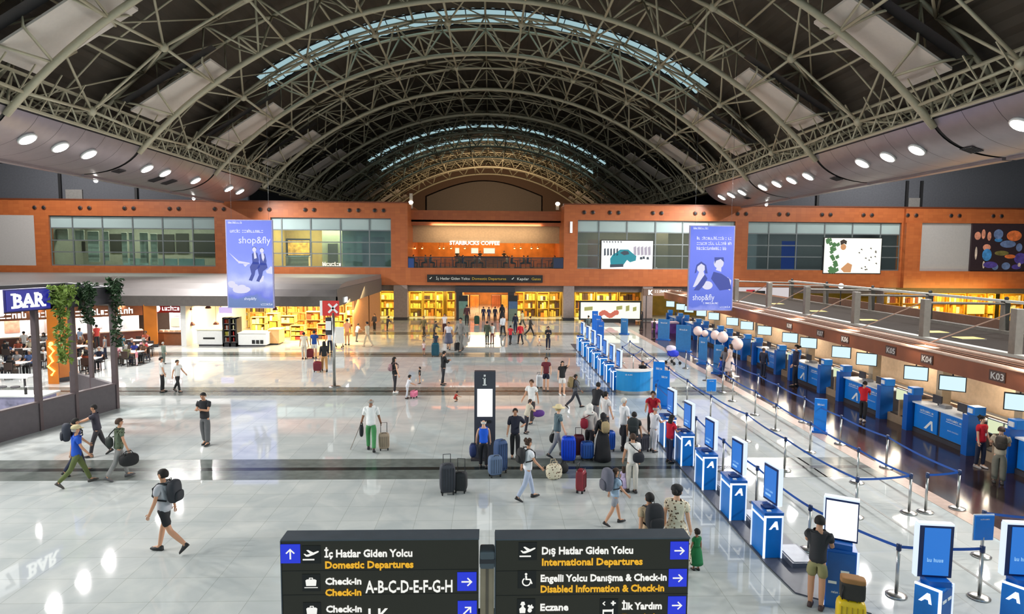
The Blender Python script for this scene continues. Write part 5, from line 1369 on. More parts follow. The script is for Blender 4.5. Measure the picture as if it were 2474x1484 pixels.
def bag_kiosk(label):
    """bag drop kiosk: logo side faces the camera (-y), lit edges, screen on a post, weighing plate to the +x side"""
    t = thing('bag_drop_kiosk', label, 'kiosk')
    Wd, Dp = 0.38, 0.66
    MB().box(0, Wd, 0, Dp, 0.03, 0.97).build('pedestal', M_BLUE, t, bevel=0.008)
    MB().box(-0.02, Wd + 0.02, -0.02, Dp + 0.02, 0.97, 1.03).build('pedestal_top', M_BLUED, t)
    for x, y0, y1, z0, z1, w in ((-0.012, -0.022, 0.02, 0.03, 0.97, 0.035),): MB().box(x, x + w, y0, y1, z0, z1).build('light_edge', M_EDGE, t)
    MB().box(-0.012, Wd, -0.024, 0.0, 0.925, 0.96).build('light_edge', M_EDGE, t)
    MB().box(-0.016, 0.0, 0.0, Dp, 0.84, 0.875).build('light_edge', M_EDGE, t)
    MB().box(Wd - 0.01, Wd + 0.015, -0.02, 0.02, 0.03, 0.97).build('light_edge', glow('soft_light_edge', (220, 234, 255), 1.1), t)
    MB().box(-0.016, 0.015, Dp - 0.02, Dp + 0.015, 0.03, 0.97).build('light_edge', glow('soft_light_edge', (220, 234, 255), 1.1), t)
    mb = MB(); logo_a(mb, 0.2, 0.74, 0.2, -0.008); mb.build('white_logo', glow('lit_letters_soft', (245, 248, 255), 1.3), t)
    Q = Matrix.Translation((0.36, 0.5, 0)) @ Matrix.Rotation(R(-82), 4, 'Z')
    MB().box(-0.06, 0.06, -0.02, 0.1, 0.03, 1.2, Q).build('screen_column', M_WHITE, t)
    s = MB().box(-0.26, 0.26, -0.05, 0.05, 1.08, 1.88, Q).build('screen_case', mat('ink_blue_case', (18, 40, 92), 0.3), t)
    MB().box(-0.22, 0.22, -0.06, -0.05, 1.13, 1.83, Q).build('screen_face', M_SCRB, s)
    mb = MB(); scr = MB(); scribble(scr, -0.15, 0.12, 1.3, 1.35, -0.064, 3); rect(scr, -0.16, 0.05, 1.2, 1.25, -0.064); mb.add([Q @ Vector(v) for v in scr.v], scr.f); mb.build('screen_print', glow('screen_pale_blue', (150, 200, 246), 1.0), s)
    MB().box(-0.3, -0.26, -0.03, 0.06, 1.08, 1.9, Q).box(0.26, 0.3, -0.03, 0.06, 1.08, 1.9, Q).box(-0.26, 0.3, -0.03, 0.06, 1.88, 1.915, Q).build('screen_light_edge', glow('soft_light_edge', (220, 234, 255), 1.1), s)
    MB().box(0.08, 0.28, 0.2, 0.42, 1.03, 1.06).build('scanner_pad', mat('navy_pad', (14, 40, 96), 0.3), t); MB().box(0.08, 0.16, 0.05, 0.12, 1.03, 1.05).build('card_slot', M_WHITE, t)
    w = MB().box(Wd + 0.04, Wd + 0.56, -0.45, 0.45, 0.03, 0.13).build('weighing_plate', mat('slate_scale', (96, 100, 112), 0.35, 0.2), t); MB().box(Wd + 0.09, Wd + 0.51, -0.4, 0.4, 0.13, 0.14).build('plate_top', mat('pale_slate_top', (146, 150, 160), 0.3, 0.3), w)
    return t
k0 = None
near = [13.15, 15.1, 17.14, 19.16, 21.1]
far_ = [30.2, 32.0, 33.9, 35.9, 38.0, 40.2, 42.6]
for i, y in enumerate(near + far_):
    lab = 'blue bag drop kiosk with lit white edges, %s in its row from the camera' % ORDN[i] if i < 5 else 'blue bag drop kiosk of the far row, %s behind the round blue desk' % ORDN[i - 5]
    if k0 is None: k0 = bag_kiosk(lab); t = k0
    else: t = copy_tree(k0, label=lab)
    t.location = (5.87, y, 0); t['group'] = 'bag drop kiosks'
# screens of the kiosks nearest the queue turn: white lit one with a person, two seen from the front
def self_kiosk(label, loc, rz, face, kind, top=1.88, split=0.86):
    """check-in kiosk; the screen faces local -y, the pedestal is turned by 45 degrees"""
    t = thing('check_in_kiosk', label, 'kiosk', loc, rz)
    a = 42 if kind == 'blue' else 8
    Q = Matrix.Rotation(R(a), 4, 'Z')
    w, d = (0.25, 0.2) if kind == 'blue' else (0.27, 0.2)
    MB().box(-w, w, -d, d, 0, split, Q).build('pedestal', M_BLUE if kind == 'blue' else M_BLUED, t, bevel=0.006)
    MB().box(-w - 0.02, -w + 0.02, -d - 0.02, -d + 0.02, 0, split + 0.02, Q).build('light_edge', M_EDGE, t)
    MB().box(-w - 0.02, -w + 0.01, -d, d, split - 0.01, split + 0.025, Q).build('light_edge', M_EDGE, t)
    MB().box(w - 0.015, w + 0.02, -d - 0.02, -d + 0.015, 0, split, Q).build('light_edge', glow('soft_light_edge', (220, 234, 255), 1.1), t)
    fp = MB().box(-w + 0.04, w - 0.04, -d - 0.012, -d, 0.04, split - 0.05, Q).build('front_panel', mat('kiosk_front_blue', (18, 88, 160), 0.4), t)
    for x, z in ((-0.17, 0.62), (0.03, 0.62)) if kind == 'blue' else ((0.0, 0.7), (-0.2, 0.48), (0.0, 0.46)): MB().box(x, x + 0.14, -d - 0.02, -d - 0.01, z, z + 0.05, Q).build('ticket_slot', M_WHITE, t)
    mb = MB(); q = MB(); scribble(q, -0.14, 0.14, 0.3, 0.345, -d - 0.014, 6); mb.add([Q @ Vector(v) for v in q.v], q.f); mb.build('white_print', M_WHITE, fp)
    if kind == 'blue':
        M = Q @ Matrix.Translation((-w - 0.004, 0.02, 0.66)) @ Matrix.Rotation(R(-90), 4, 'Z')
        mb = MB(); q = MB(); logo_a(q, 0, 0, 0.2, 0); mb.add([M @ Vector(v) for v in q.v], q.f); mb.build('white_logo', glow('lit_letters_soft', (245, 248, 255), 1.3), t)
    MB().box(-0.16, 0.2, -0.16, 0.14, split, split + 0.1).build('neck', M_BLUED, t)
    s_ = MB().box(-0.28, 0.28, 0.0, 0.1, split + 0.1, top).build('screen_case', mat('ink_blue_case', (18, 40, 92), 0.3), t, bevel=0.008)
    MB().box(-0.2 if kind == 'blue' else -0.26, 0.22 if kind == 'blue' else 0.26, -0.012, 0.0, split + 0.14, top - 0.04).build('screen_face', face, s_)
    MB().box(-0.31, -0.28, 0.0, 0.12, split + 0.1, top).box(-0.3, 0.28, -0.005, 0.12, top, top + 0.035).build('screen_light_edge', glow('soft_light_edge', (220, 234, 255), 1.1), s_)
    if kind == 'blue':
        mb = MB(); scribble(mb, -0.14, 0.14, 1.24, 1.31, -0.016, 7); mb.build('screen_print', glow('screen_pale_blue', (150, 200, 246), 1.0), s_)
    return t
self_kiosk('check-in kiosk with blank white lit screen that a man is using', (6.52, 11.38, 0), R(-30), glow('kiosk_white_screen', (246, 250, 250), 1.25), 'white', 2.0, 1.12)
self_kiosk('blue check-in kiosk facing the camera beside the yellow suitcase', (7.7, 10.5, 0), R(-8), M_SCRB, 'blue')
self_kiosk('blue check-in kiosk facing the camera, cut by the frame edge', (9.25, 10.5, 0), R(-8), M_SCRB, 'blue')

# blue flags and boards, service desk
t = thing('service_desk', 'round fronted pale blue service desk at the end of the near kiosk row', 'desk')
b = at(1533, 952, Z=0)
mb = MB(); n = 14
pts = [(b.x + 0.82 * math.cos(PI + PI * i / n), b.y + 0.55 * math.sin(PI + PI * i / n)) for i in range(n + 1)]
mb.prism(pts, Matrix.Translation((0, 0.3, 0.16)), 0.92); mb.build('body', mat('sky_blue_panel', (28, 140, 206), 0.35, vary=0.03), t)
mb = MB(); mb.prism([(b.x + (x - b.x) * 1.0, y) for x, y in pts], Matrix.Translation((0, 0.3, 0.0)), 0.16); mb.build('plinth', M_CHROME, t)
mb = MB(); mb.prism([(b.x + (x - b.x) * 1.06, b.y + (y - b.y) * 1.08) for x, y in pts], Matrix.Translation((0, 0.3, 1.08)), 0.05); mb.build('counter_top', M_WHITE, t)
MB().box(b.x + 0.75, b.x + 1.05, b.y + 0.1, b.y + 0.4, 0, 1.15).build('side_panel', M_WHITE, t)
mb = MB(); scribble(mb, b.x - 0.5, b.x - 0.1, 0.92, 0.99, b.y - 0.25, 2); mb.build('white_print', M_WHITE, t)
def board_stand(label, px, py, hgt, w, m=M_BLUE, rz=0.0, name='board_stand'):
    b = at(px, py, Z=0)
    t = thing(name, label, 'sign stand', b, rz)
    MB().box(-w / 2, w / 2, -0.03, 0.03, 0.08, hgt).build('panel', m, t, bevel=0.008); MB().box(-w / 2 - 0.05, w / 2 + 0.05, -0.25, 0.25, 0, 0.08).build('foot', M_BLUED, t)
    mb = MB(); scribble(mb, -w * 0.3, w * 0.3, hgt * 0.8, hgt * 0.86, -0.034, 4); mb.build('white_print', M_WHITE, t)
    return t
board_stand('tall blue board standing behind the round service desk', 1590, 968, 1.75, 0.5, rz=R(-20))
board_stand('second tall blue board beside the queue posts, behind the red shirt man', 1603, 985, 1.6, 0.45, rz=R(-25))
board_stand('blue board on a foot between the queue belts and the wooden floor', 1980, 1044, 1.25, 0.42, rz=R(-30))
for i, (px, py, hgt, w) in enumerate(((1508, 808, 1.3, 0.6), (1603, 822, 1.6, 0.9), (1650, 850, 1.8, 1.0), (1697, 880, 1.6, 0.5), (1735, 903, 1.6, 0.55))):
    board_stand('blue panel in front of the far check-in desks, %s from the advert box' % ORDN[i], px, py, hgt, w, mat('dusty_blue_panel', (40, 116, 178), 0.4), R(-35), 'panel_stand')
for i, (px, py) in enumerate(((1437, 800), (1444, 815), (1450, 835))):
    board_stand('tall blue column at the far end of the kiosk row, %s from the advert box' % ORDN[i], px, py, 1.7, 0.5, mat('azure_column', (24, 104, 204), 0.35), 0, 'blue_column')

# ------------------------------------------------------------------ queue belts
M_BELT = mat('royal_blue_belt', (28, 82, 166), 0.5, vary=0.05)
post0 = None
posts_n = [0]
def post(x, y, label):
    global post0
    if post0 is None:
        post0 = thing('queue_post', label, 'barrier post')
        MB().lathe([(0.19, 0), (0.19, 0.02), (0.12, 0.045), (0.05, 0.055)], n=20).build('base', M_CHROME, post0, True)
        MB().lathe([(0.032, 0.05), (0.032, 0.92)], n=12).build('pole', M_CHROME, post0, True)
        MB().lathe([(0.045, 0.9), (0.045, 1.02), (0.03, 1.03)], n=12).build('belt_head', mat('navy_head', (30, 50, 90), 0.4), post0, True)
        o = post0
    else: o = copy_tree(post0, label=label)
    o.location = (x, y, 0.005); o['group'] = 'queue posts'
    posts_n[0] += 1
    return o
def belt(a, b, label, z=0.97, m=M_BELT):
    a = Vector((a[0], a[1], 0)); b = Vector((b[0], b[1], 0)); d = (b - a).normalized(); a += d * 0.046; b -= d * 0.046
    nrm = Vector((-d.y, d.x, 0)) * 0.004; n = 8; L = (b - a).length
    rows = []
    mb = MB()
    for k in range(n + 1):
        p = a.lerp(b, k / n); sag = 0.018 * L * (1 - (2 * k / n - 1) ** 2)
        rows.append((p, z - sag))
    for side in (1, -1):
        mb.grid([[Vector((p.x, p.y, zz - 0.027)) + nrm * side, Vector((p.x, p.y, zz + 0.027)) + nrm * side] for p, zz in rows])
    o = mb.build('queue_belt', m)
    tag(o, label, 'barrier belt', 'queue belts')
LINES = {
 'beside the bag drop kiosks': [(9.36, 11.53), (7.81, 11.64), (7.06, 13.56), (6.98, 16.2), (6.98, 18.64), (7.0, 21.3), (7.0, 24.0), (7.05, 26.8), (7.9, 29.4), (7.9, 32.0), (7.9, 35.0), (7.9, 38.0)],
 'down the middle of the pale floor': [(10.64, 15.55), (9.13, 15.32), (8.93, 18.8), (8.95, 21.82), (8.7, 24.75), (8.7, 27.8), (8.75, 31.0), (8.8, 34.0), (8.9, 37.2), (8.9, 40.5)],
 'along the rose granite border': [(10.55, 17.72), (10.6, 20.58), (10.63, 23.24), (10.8, 25.52), (10.8, 27.96), (11.0, 29.76), (11.2, 32.65), (11.2, 36.2)],
 'on the edge of the wooden floor': [(11.1, 15.6), (12.08, 15.8), (12.19, 18.99), (12.1, 21.45), (12.24, 24.35), (12.3, 26.8), (12.38, 29.04), (12.4, 32.4)],
}
for nm, pts in LINES.items():
    for i, p in enumerate(pts):
        post(p[0], p[1], 'steel queue post %s, %s from the camera' % (nm, ORDN[i]))
        if i: belt(pts[i - 1], p, 'blue queue belt %s, %s from the camera' % (nm, ORDN[i - 1]))
belt((10.64, 15.55), (10.55, 17.72), 'blue queue belt closing the middle lane back to the border line')
for i, y in enumerate((33.5, 37.0, 41.0)):
    belt((7.9, (32.0, 35.0, 38.0)[i]), ((8.8, 8.9, 8.9)[i], (34.0, 37.2, 40.5)[i]), 'dark belt across the far queue lane, %s from the camera' % ORDN[i], m=mat('grey_blue_belt', (84, 96, 140), 0.5))
post(10.7, 13.2, 'steel queue post behind the blue sign stand at the frame edge'); post(12.9, 12.7, 'steel queue post on the wooden floor at the frame edge')
belt((10.7, 13.2), (12.9, 12.7), 'blue queue belt at the frame edge behind the sign stand')
# sign plates on posts
for x, y, lab in ((9.36, 11.53, 'blue notice plate on the queue post beside the frame edge kiosks'), (8.7, 24.75, 'blue notice plate on a queue post in the middle line')):
    t = thing('notice_plate', lab, 'sign', (x, y, 0))
    MB().tube((0, 0, 1.03), (0, 0, 1.2), 0.018, 6).build('stem', M_CHROME, t); MB().box(-0.18, 0.18, -0.015, 0.015, 1.15, 1.62).build('plate', M_BLUE, t)
    mb = MB(); scribble(mb, -0.09, 0.09, 1.54, 1.57, -0.018, 3); mb.build('white_print', M_WHITE, t); MB().box(-0.2, 0.2, 0.016, 0.03, 1.13, 1.64).build('backing', M_WHITE, t)

# ------------------------------------------------------------------ double direction sign at the front
M_SIGNB = mat('dark_olive_sign_face', (52, 46, 34), 0.35, vary=0.06, scale=2)
M_SIGNT = mat('grey_blue_sign_edge', (84, 90, 98), 0.4, 0.2)
M_TW = glow('sign_text_white', (250, 250, 244), 0.95); M_TY = glow('sign_text_amber', (244, 184, 40), 0.9); M_SB = glow('sign_square_blue', (36, 56, 226), 0.85)
SGY = 6.0
def sp_(px, py): return at(px, py, Y=SGY)
def sign_board(label, px0, px1, py_top, rows):
    t = thing('direction_sign', label, 'sign')
    a, b = sp_(px0, py_top), sp_(px1, py_top)
    x0, x1, zt = a.x, b.x, (a.z + b.z) / 2
    zb = zt - 1.55
    MB().box(x0, x1, SGY, SGY + 0.2, zb, zt).build('board', M_SIGNB, t, bevel=0.006)
    MB().box(x0 - 0.006, x1 + 0.006, SGY - 0.004, SGY + 0.21, zt, zt + 0.012).box(x0 - 0.01, x0, SGY - 0.004, SGY + 0.2, zb, zt).build('edge_trim', M_SIGNT, t)
    mb = MB()
    for py in (1379, 1437 if px0 < 1000 else 1438): z = sp_(px0 + 100, py).z; mb.box(x0, x1, SGY - 0.003, SGY, z - 0.003, z)
    mb.build('row_joint', M_BLACK, t)
    for o in rows: o(t)
    return t
def sq(px, py, w, ang, m=M_SB):
    def f(t):
        p = sp_(px, py); h = w * SGY / FPX / 2
        s = MB().box(p.x - h, p.x + h, SGY - 0.008, SGY, p.z - h, p.z + h).build('arrow_square', m, t)
        M = Matrix.Translation((p.x, SGY - 0.01, p.z)) @ Matrix.Rotation(-ang, 4, 'Y')
        q = MB(); k = h * 0.56
        q.box(-k, k * 0.8, -0.002, 0.002, -k * 0.13, k * 0.13, M)
        for sgn in (-1, 1):
            q.add([M @ Vector(v) for v in ((k * 1.05, -0.003, 0), (k * 0.85, -0.003, sgn * k * 0.2), (k * 0.2, -0.003, sgn * k * 0.85), (k * 0.02, -0.003, sgn * k * 0.66), (k * 0.68, -0.003, 0))], [(0, 1, 2, 3, 4)])
        q.build('white_arrow', M_TW, s)
    return f
def tx(txt, px, pyb, capx, m, px1):
    def f(t):
        p = sp_(px, pyb); e = sp_(px1, pyb)
        q = MB(); letters(q, txt, capx * SGY / FPX / 0.72, facing((p.x, SGY - 0.006, p.z), (0, -1, 0)), 0.003, bold=0.0028, width=e.x - p.x)
        q.build('white_lettering' if m is M_TW else 'amber_lettering', m, t)
    return f
def icon(kind, px, py, w):
    def f(t):
        p = sp_(px, py); h = w * SGY / FPX / 2
        s = MB().box(p.x - h, p.x + h, SGY - 0.005, SGY, p.z - h, p.z + h).build('pictogram_square', mat('near_black_square', (20, 18, 16), 0.4), t)
        q = MB()
        def P(pts): q.add([(p.x + u * h, SGY - 0.008, p.z + v * h) for u, v in pts], [tuple(range(len(pts)))])
        def D(u, v, r, sx=1): P([(u + r * sx * math.cos(a * PI / 8), v + r * math.sin(a * PI / 8)) for a in range(16)])
        if kind == 'plane':
            P([(-0.8, 0.1), (-0.62, 0.12), (-0.5, 0.0), (-0.1, 0.1), (-0.5, 0.5), (-0.3, 0.55), (0.25, 0.25), (0.7, 0.42), (0.85, 0.4), (0.8, 0.28), (0.3, 0.0), (-0.3, -0.22), (-0.55, -0.2)])
            P([(-0.9, -0.62), (0.35, -0.62), (0.35, -0.46), (-0.9, -0.46)])
        elif kind == 'bag':
            P([(-0.55, -0.35), (0.55, -0.35), (0.62, 0.3), (0.45, 0.42), (-0.45, 0.42), (-0.62, 0.3)]); P([(-0.25, 0.42), (-0.2, 0.62), (0.2, 0.62), (0.25, 0.42), (0.15, 0.42), (0.12, 0.52), (-0.12, 0.52), (-0.15, 0.42)])
            P([(-0.75, -0.6), (0.75, -0.6), (0.75, -0.5), (-0.75, -0.5)])
        elif kind == 'wheelchair':
            D(-0.1, 0.62, 0.14); P([(-0.2, 0.45), (0.0, 0.45), (0.02, 0.1), (0.4, 0.1), (0.62, -0.45), (0.5, -0.52), (0.28, -0.05), (-0.16, -0.05)])
            for k in range(12):
                a0, a1 = R(120 + k * 20), R(120 + (k + 1) * 20)
                P([(-0.05 + 0.5 * math.cos(a0), -0.25 + 0.5 * math.sin(a0)), (-0.05 + 0.5 * math.cos(a1), -0.25 + 0.5 * math.sin(a1)), (-0.05 + 0.36 * math.cos(a1), -0.25 + 0.36 * math.sin(a1)), (-0.05 + 0.36 * math.cos(a0), -0.25 + 0.36 * math.sin(a0))])
        elif kind == 'pharmacy':
            P([(-0.7, -0.6), (-0.1, -0.6), (-0.05, -0.1), (-0.25, 0.1), (-0.25, 0.3), (-0.1, 0.35), (-0.2, 0.7), (-0.5, 0.7), (-0.65, 0.35), (-0.5, 0.3), (-0.5, 0.1), (-0.75, -0.1)])
            D(0.4, -0.3, 0.24); D(0.62, 0.05, 0.16, 1.3); D(0.3, 0.2, 0.14); P([(0.2, -0.1), (0.6, 0.4), (0.7, 0.3), (0.3, -0.2)])
        else:
            P([(-0.75, 0.5), (-0.5, 0.75), (-0.4, 0.68), (-0.58, 0.5), (-0.4, 0.32), (-0.5, 0.25)]); P([(0.2, 0.45), (0.35, 0.45), (0.35, 0.25), (0.55, 0.25), (0.55, 0.45), (0.75, 0.45), (0.75, 0.62), (0.55, 0.62), (0.55, 0.8), (0.35, 0.8), (0.35, 0.62), (0.2, 0.62)])
            P([(-0.7, -0.8), (-0.55, -0.8), (-0.55, -0.45), (0.35, -0.45), (0.35, -0.8), (0.5, -0.8), (0.5, -0.1), (0.3, -0.2), (-0.7, -0.2)])
        q.build('white_pictogram', M_TW, s)
    return f
U, RI, UR = R(90), 0.0, R(45)
sign_board('black direction sign reading İç Hatlar Giden Yolcu, Domestic Departures and Check-in A to H', 679, 1156, 1306,
    [sq(702, 1338, 48, U), icon('plane', 752, 1340, 46), tx('İç Hatlar Giden Yolcu', 784, 1346, 19, M_TW, 996), tx('Domestic Departures', 785, 1373, 18, M_TY, 998),
     icon('bag', 752, 1408, 44), tx('Check-in', 786, 1412, 17, M_TW, 873), tx('Check-in', 786, 1439, 17, M_TY, 873), tx('A-B-C-D-E-F-G-H', 884, 1432, 32, M_TW, 1094), sq(1128, 1405, 48, RI),
     icon('bag', 754, 1476, 44), tx('Check-in', 788, 1479, 17, M_TW, 874), tx('I-K', 888, 1499, 32, M_TW, 938), sq(1129, 1474, 48, UR), tx('Check-in', 788, 1506, 17, M_TY, 874)])
sign_board('black direction sign reading Dış Hatlar Giden Yolcu, International Departures and Eczane', 1198, 1666, 1304,
    [sq(1641, 1330, 46, RI), icon('plane', 1275, 1332, 46), tx('Dış Hatlar Giden Yolcu', 1308, 1339, 19, M_TW, 1528), tx('International Departures', 1308, 1366, 18, M_TY, 1551),
     icon('wheelchair', 1273, 1400, 46), tx('Engelli Yolcu Danışma & Check-in', 1305, 1405, 18, M_TW, 1609), tx('Disabled Information & Check-in', 1305, 1431, 18, M_TY, 1603), sq(1637, 1396, 46, RI),
     icon('pharmacy', 1271, 1468, 46), tx('Eczane', 1304, 1475, 18, M_TW, 1372), icon('aid', 1471, 1468, 46), tx('İlk Yardım', 1502, 1472, 18, M_TW, 1598), sq(1635, 1462, 46, RI), tx('Pharmacy', 1304, 1500, 17, M_TY, 1392), tx('First Aid', 1502, 1499, 17, M_TY, 1580)])
t = thing('sign_post', 'tan post with grey cap clamp between the two black direction signs', 'post')
p = sp_(1177, 1390); w = 35 * SGY / FPX / 2
MB().box(p.x - w, p.x + w, SGY + 0.02, SGY + 0.14, 0, sp_(1177, 1372).z).build('pole', mat('tan_anodised_post', (168, 148, 124), 0.4, 0.3), t)
MB().box(p.x - w * 0.2, p.x + w * 0.2, SGY + 0.012, SGY + 0.02, 0, sp_(1177, 1372).z).build('pole_groove', mat('dark_groove', (104, 90, 76), 0.5), t)
MB().box(p.x - w * 1.06, p.x + w * 1.06, SGY - 0.02, SGY + 0.16, sp_(1177, 1374).z, sp_(1177, 1332).z).build('clamp', mat('slate_clamp', (86, 92, 98), 0.4), t, bevel=0.02)
MB().box(p.x - w * 1.1, p.x + w * 1.1, SGY - 0.022, SGY + 0.165, sp_(1177, 1360).z, sp_(1177, 1350).z).build('clamp_ring', M_DARK, t)
MB().lathe([(0.3, 0), (0.3, 0.03), (0.1, 0.05)], (p.x, SGY + 0.08, 0), 18).build('base', M_DARK, t)
for dx in (-1, 1): MB().box(p.x + dx * 0.06 - 0.03 if dx > 0 else p.x - 0.1, p.x + 0.1 if dx > 0 else p.x - 0.03, SGY + 0.06, SGY + 0.12, 2.9, 3.0).build('bracket', M_DARK, t)

t = thing('promotion_counter', 'pink topped counter with violet front at the far end of the check-in floor', 'counter')
a, b = at(1579, 806, Z=0), at(1638, 806, Z=0)
MB().box(a.x, b.x, a.y, a.y + 0.7, 0, 0.82).build('body', mat('violet_print_front', (120, 70, 150), 0.5, vary=0.3, scale=3), t); MB().box(a.x - 0.05, b.x + 0.05, a.y - 0.05, a.y + 0.75, 0.82, 0.95).build('counter_top', mat('pale_pink_top', (240, 206, 222), 0.4), t)
# ------------------------------------------------------------------ people
_dg = None
def skin_geo(points, edges, radii, roots, levels=1, sy=0.8, smooth_it=True):
    """one continuous surface grown over a skeleton; depth flattened by sy"""
    me = bpy.data.meshes.new('skeleton')
    me.from_pydata([(p[0], p[1] / sy, p[2]) for p in points], edges, [])
    ob = bpy.data.objects.new('skeleton', me); COL.objects.link(ob)
    m = ob.modifiers.new('skin', 'SKIN'); m.use_smooth_shade = True; m.branch_smoothing = 0.3
    sv = me.skin_vertices[0].data
    for i, r in enumerate(radii):
        sv[i].radius = (r, r) if not isinstance(r, tuple) else r
        sv[i].use_root = i in roots
    s = ob.modifiers.new('sub', 'SUBSURF'); s.levels = levels; s.render_levels = levels
    dg = bpy.context.evaluated_depsgraph_get()
    e = bpy.data.meshes.new_from_object(ob.evaluated_get(dg))
    vs = [(v.co.x, v.co.y * sy, v.co.z) for v in e.vertices]
    fs = [tuple(p.vertices) for p in e.polygons]
    bpy.data.objects.remove(ob); bpy.data.meshes.remove(me); bpy.data.meshes.remove(e)
    return vs, fs

def geo_obj(name, geo, m, parent=None, smooth=True):
    me = bpy.data.meshes.new(name); me.from_pydata(geo[0], [], geo[1]); me.validate()
    if m: me.materials.append(m)
    if smooth: me.polygons.foreach_set('use_smooth', [True] * len(me.polygons))
    o = bpy.data.objects.new(name, me); COL.objects.link(o)
    if parent: o.parent = parent
    return o

#            legs L(swing,knee) R       arms L(swing,out,elbow,in) R                 lean  extra drop
POSES = {
 'stand':  (((3, 3), (-2, 2)),   ((4, 9, 14, 0), (-2, 9, 12, 0)), 0),
 'relax':  (((6, 8), (-3, 2)),   ((2, 12, 22, 10), (6, 8, 10, 0)), 0),
 'hips':   (((4, 4), (-4, 2)),   ((-10, 38, 95, 60), (4, 9, 14, 0)), 0),
 'walk':   (((18, 6), (-15, 18)), ((-18, 8, 14, 0), (20, 8, 24, 0)), 3),
 'walkr':  (((-15, 18), (18, 6)), ((20, 8, 24, 0), (-18, 8, 14, 0)), 3),
 'stride': (((24, 4), (-22, 24)), ((-20, 10, 12, 0), (18, 9, 20, 0)), 3),
 'strider': (((-20, 30), (15, 3)), ((8, 9, 14, 0), (-12, 10, 10, 0)), 2),
 'phone':  (((5, 5), (-6, 6)),   ((22, 6, 88, 30), (18, 6, 96, 34)), 3),
 'phonewalk': (((20, 6), (-18, 20)), ((24, 6, 90, 25), (-12, 8, 16, 0)), 3),
 'reach':  (((18, 8), (-18, 14)), ((62, 10, 18, 5), (48, 12, 22, 5)), 8),
 'kiosk':  (((2, 3), (-2, 2)),   ((34, 8, 62, 22), (20, 10, 74, 24)), 4),
 'carry':  (((17, 6), (-15, 18)), ((-4, 14, 8, 0), (8, 16, 10, 0)), 5),
 'pull':   (((22, 6), (-20, 20)), ((22, 8, 30, 0), (-26, 14, 8, 0)), 5),
 'stick':  (((14, 5), (-14, 14)), ((14, 14, 18, 0), (4, 14, 10, 0)), 8),
 'bend':   (((10, 20), (-4, 14)), ((30, 8, 20, 0), (36, 8, 24, 0)), 48),
 'hunch':  (((6, 8), (-6, 8)),   ((30, 8, 40, 10), (26, 8, 44, 10)), 20),
 'sit':    (((84, 86), (80, 84)), ((26, 10, 60, 14), (20, 12, 66, 16)), 6),
 'crouch': (((104, 128), (76, 140)), ((40, 10, 40, 5), (44, 10, 36, 5)), 28),
 'wave':   (((4, 4), (-4, 3)),   ((120, 18, 70, 10), (4, 9, 14, 0)), 0),
}
def pose_points(pose):
    kid = pose.endswith('#k'); pose = pose.replace('#k', '')
    legs, arms, lean = POSES[pose]
    P = {}
    hipz = 0.93
    for k, sgn in ((0, -1), (1, 1)):
        sw, kn = legs[k]; a = R(sw); b = R(sw - kn)
        h = Vector((sgn * 0.092, 0, hipz)); kne = h + Vector((sgn * 0.008, math.sin(a), -math.cos(a))) * 0.44
        an = kne + Vector((0, math.sin(b), -math.cos(b))) * 0.42
        fp = R(max(-55, min(20, (sw - kn) * (0.9 if sw < 0 else 0.35)))) if pose not in ('sit', 'crouch') else 0
        P['hip', k], P['knee', k], P['ankle', k] = h, kne, an
        P['toe', k] = an + Vector((0, math.cos(fp) * 0.155, math.sin(fp) * 0.155 - 0.045)); P['heel', k] = an + Vector((0, -0.05 * math.cos(fp), -0.05 - 0.05 * math.sin(fp)))
    low = min(min(P['toe', k].z, P['heel', k].z) for k in (0, 1)) - 0.022
    L = Matrix.Translation((0, 0, 0.93)) @ Matrix.Rotation(R(-lean), 4, 'X') @ Matrix.Translation((0, 0, -0.93))
    U = {}
    for nm, z, y in (('pelvis', 0.95, 0), ('waist', 1.08, 0.0), ('chest', 1.27, 0.0), ('upper', 1.40, -0.005), ('neckb', 1.465, -0.01)):
        U[nm] = L @ Vector((0, y, z))
    hl = Matrix.Translation(U['neckb']) @ Matrix.Rotation(R(-lean * 0.5 - (12 if pose in ('phone', 'phonewalk', 'kiosk', 'crouch') else 0)), 4, 'X')
    if kid: hl = hl @ Matrix.Scale(1.36, 4)
    for nm, y, z in (('neckt', 0.0, 0.06), ('chin', 0.03, 0.105), ('head', 0.012, 0.165), ('crown', 0.0, 0.23), ('nose', 0.10, 0.155)):
        U[nm] = hl @ Vector((0, y, z))
    U['headM'] = hl
    for k, sgn in ((0, -1), (1, 1)):
        sw, out, el, inn = arms[k]
        s = L @ Vector((sgn * 0.175, 0, 1.415))
        d = Vector((sgn * math.sin(R(out)), math.sin(R(sw)) * math.cos(R(out)), -math.cos(R(sw)) * math.cos(R(out))))
        e = s + d * 0.275
        a2 = sw + el
        d2 = Vector((sgn * math.sin(R(out - inn)), math.sin(R(a2)) * math.cos(R(out - inn)), -math.cos(R(a2)) * math.cos(R(out - inn)))).normalized()
        w = e + d2 * 0.245
        U['sh', k], U['el', k], U['wr', k], U['hd', k], U['d2', k] = s, e, w, w + d2 * 0.075, d2
    P.update(U)
    for key in list(P):
        v = P[key]
        if key == 'headM': P[key] = Matrix.Translation((0, 0, -low)) @ v
        elif isinstance(key, tuple) and key[0] == 'd2': pass
        else: P[key] = v - Vector((0, 0, low))
    return P
_cache = {}
def cached(key, fn):
    if key not in _cache: _cache[key] = fn()
    return _cache[key]
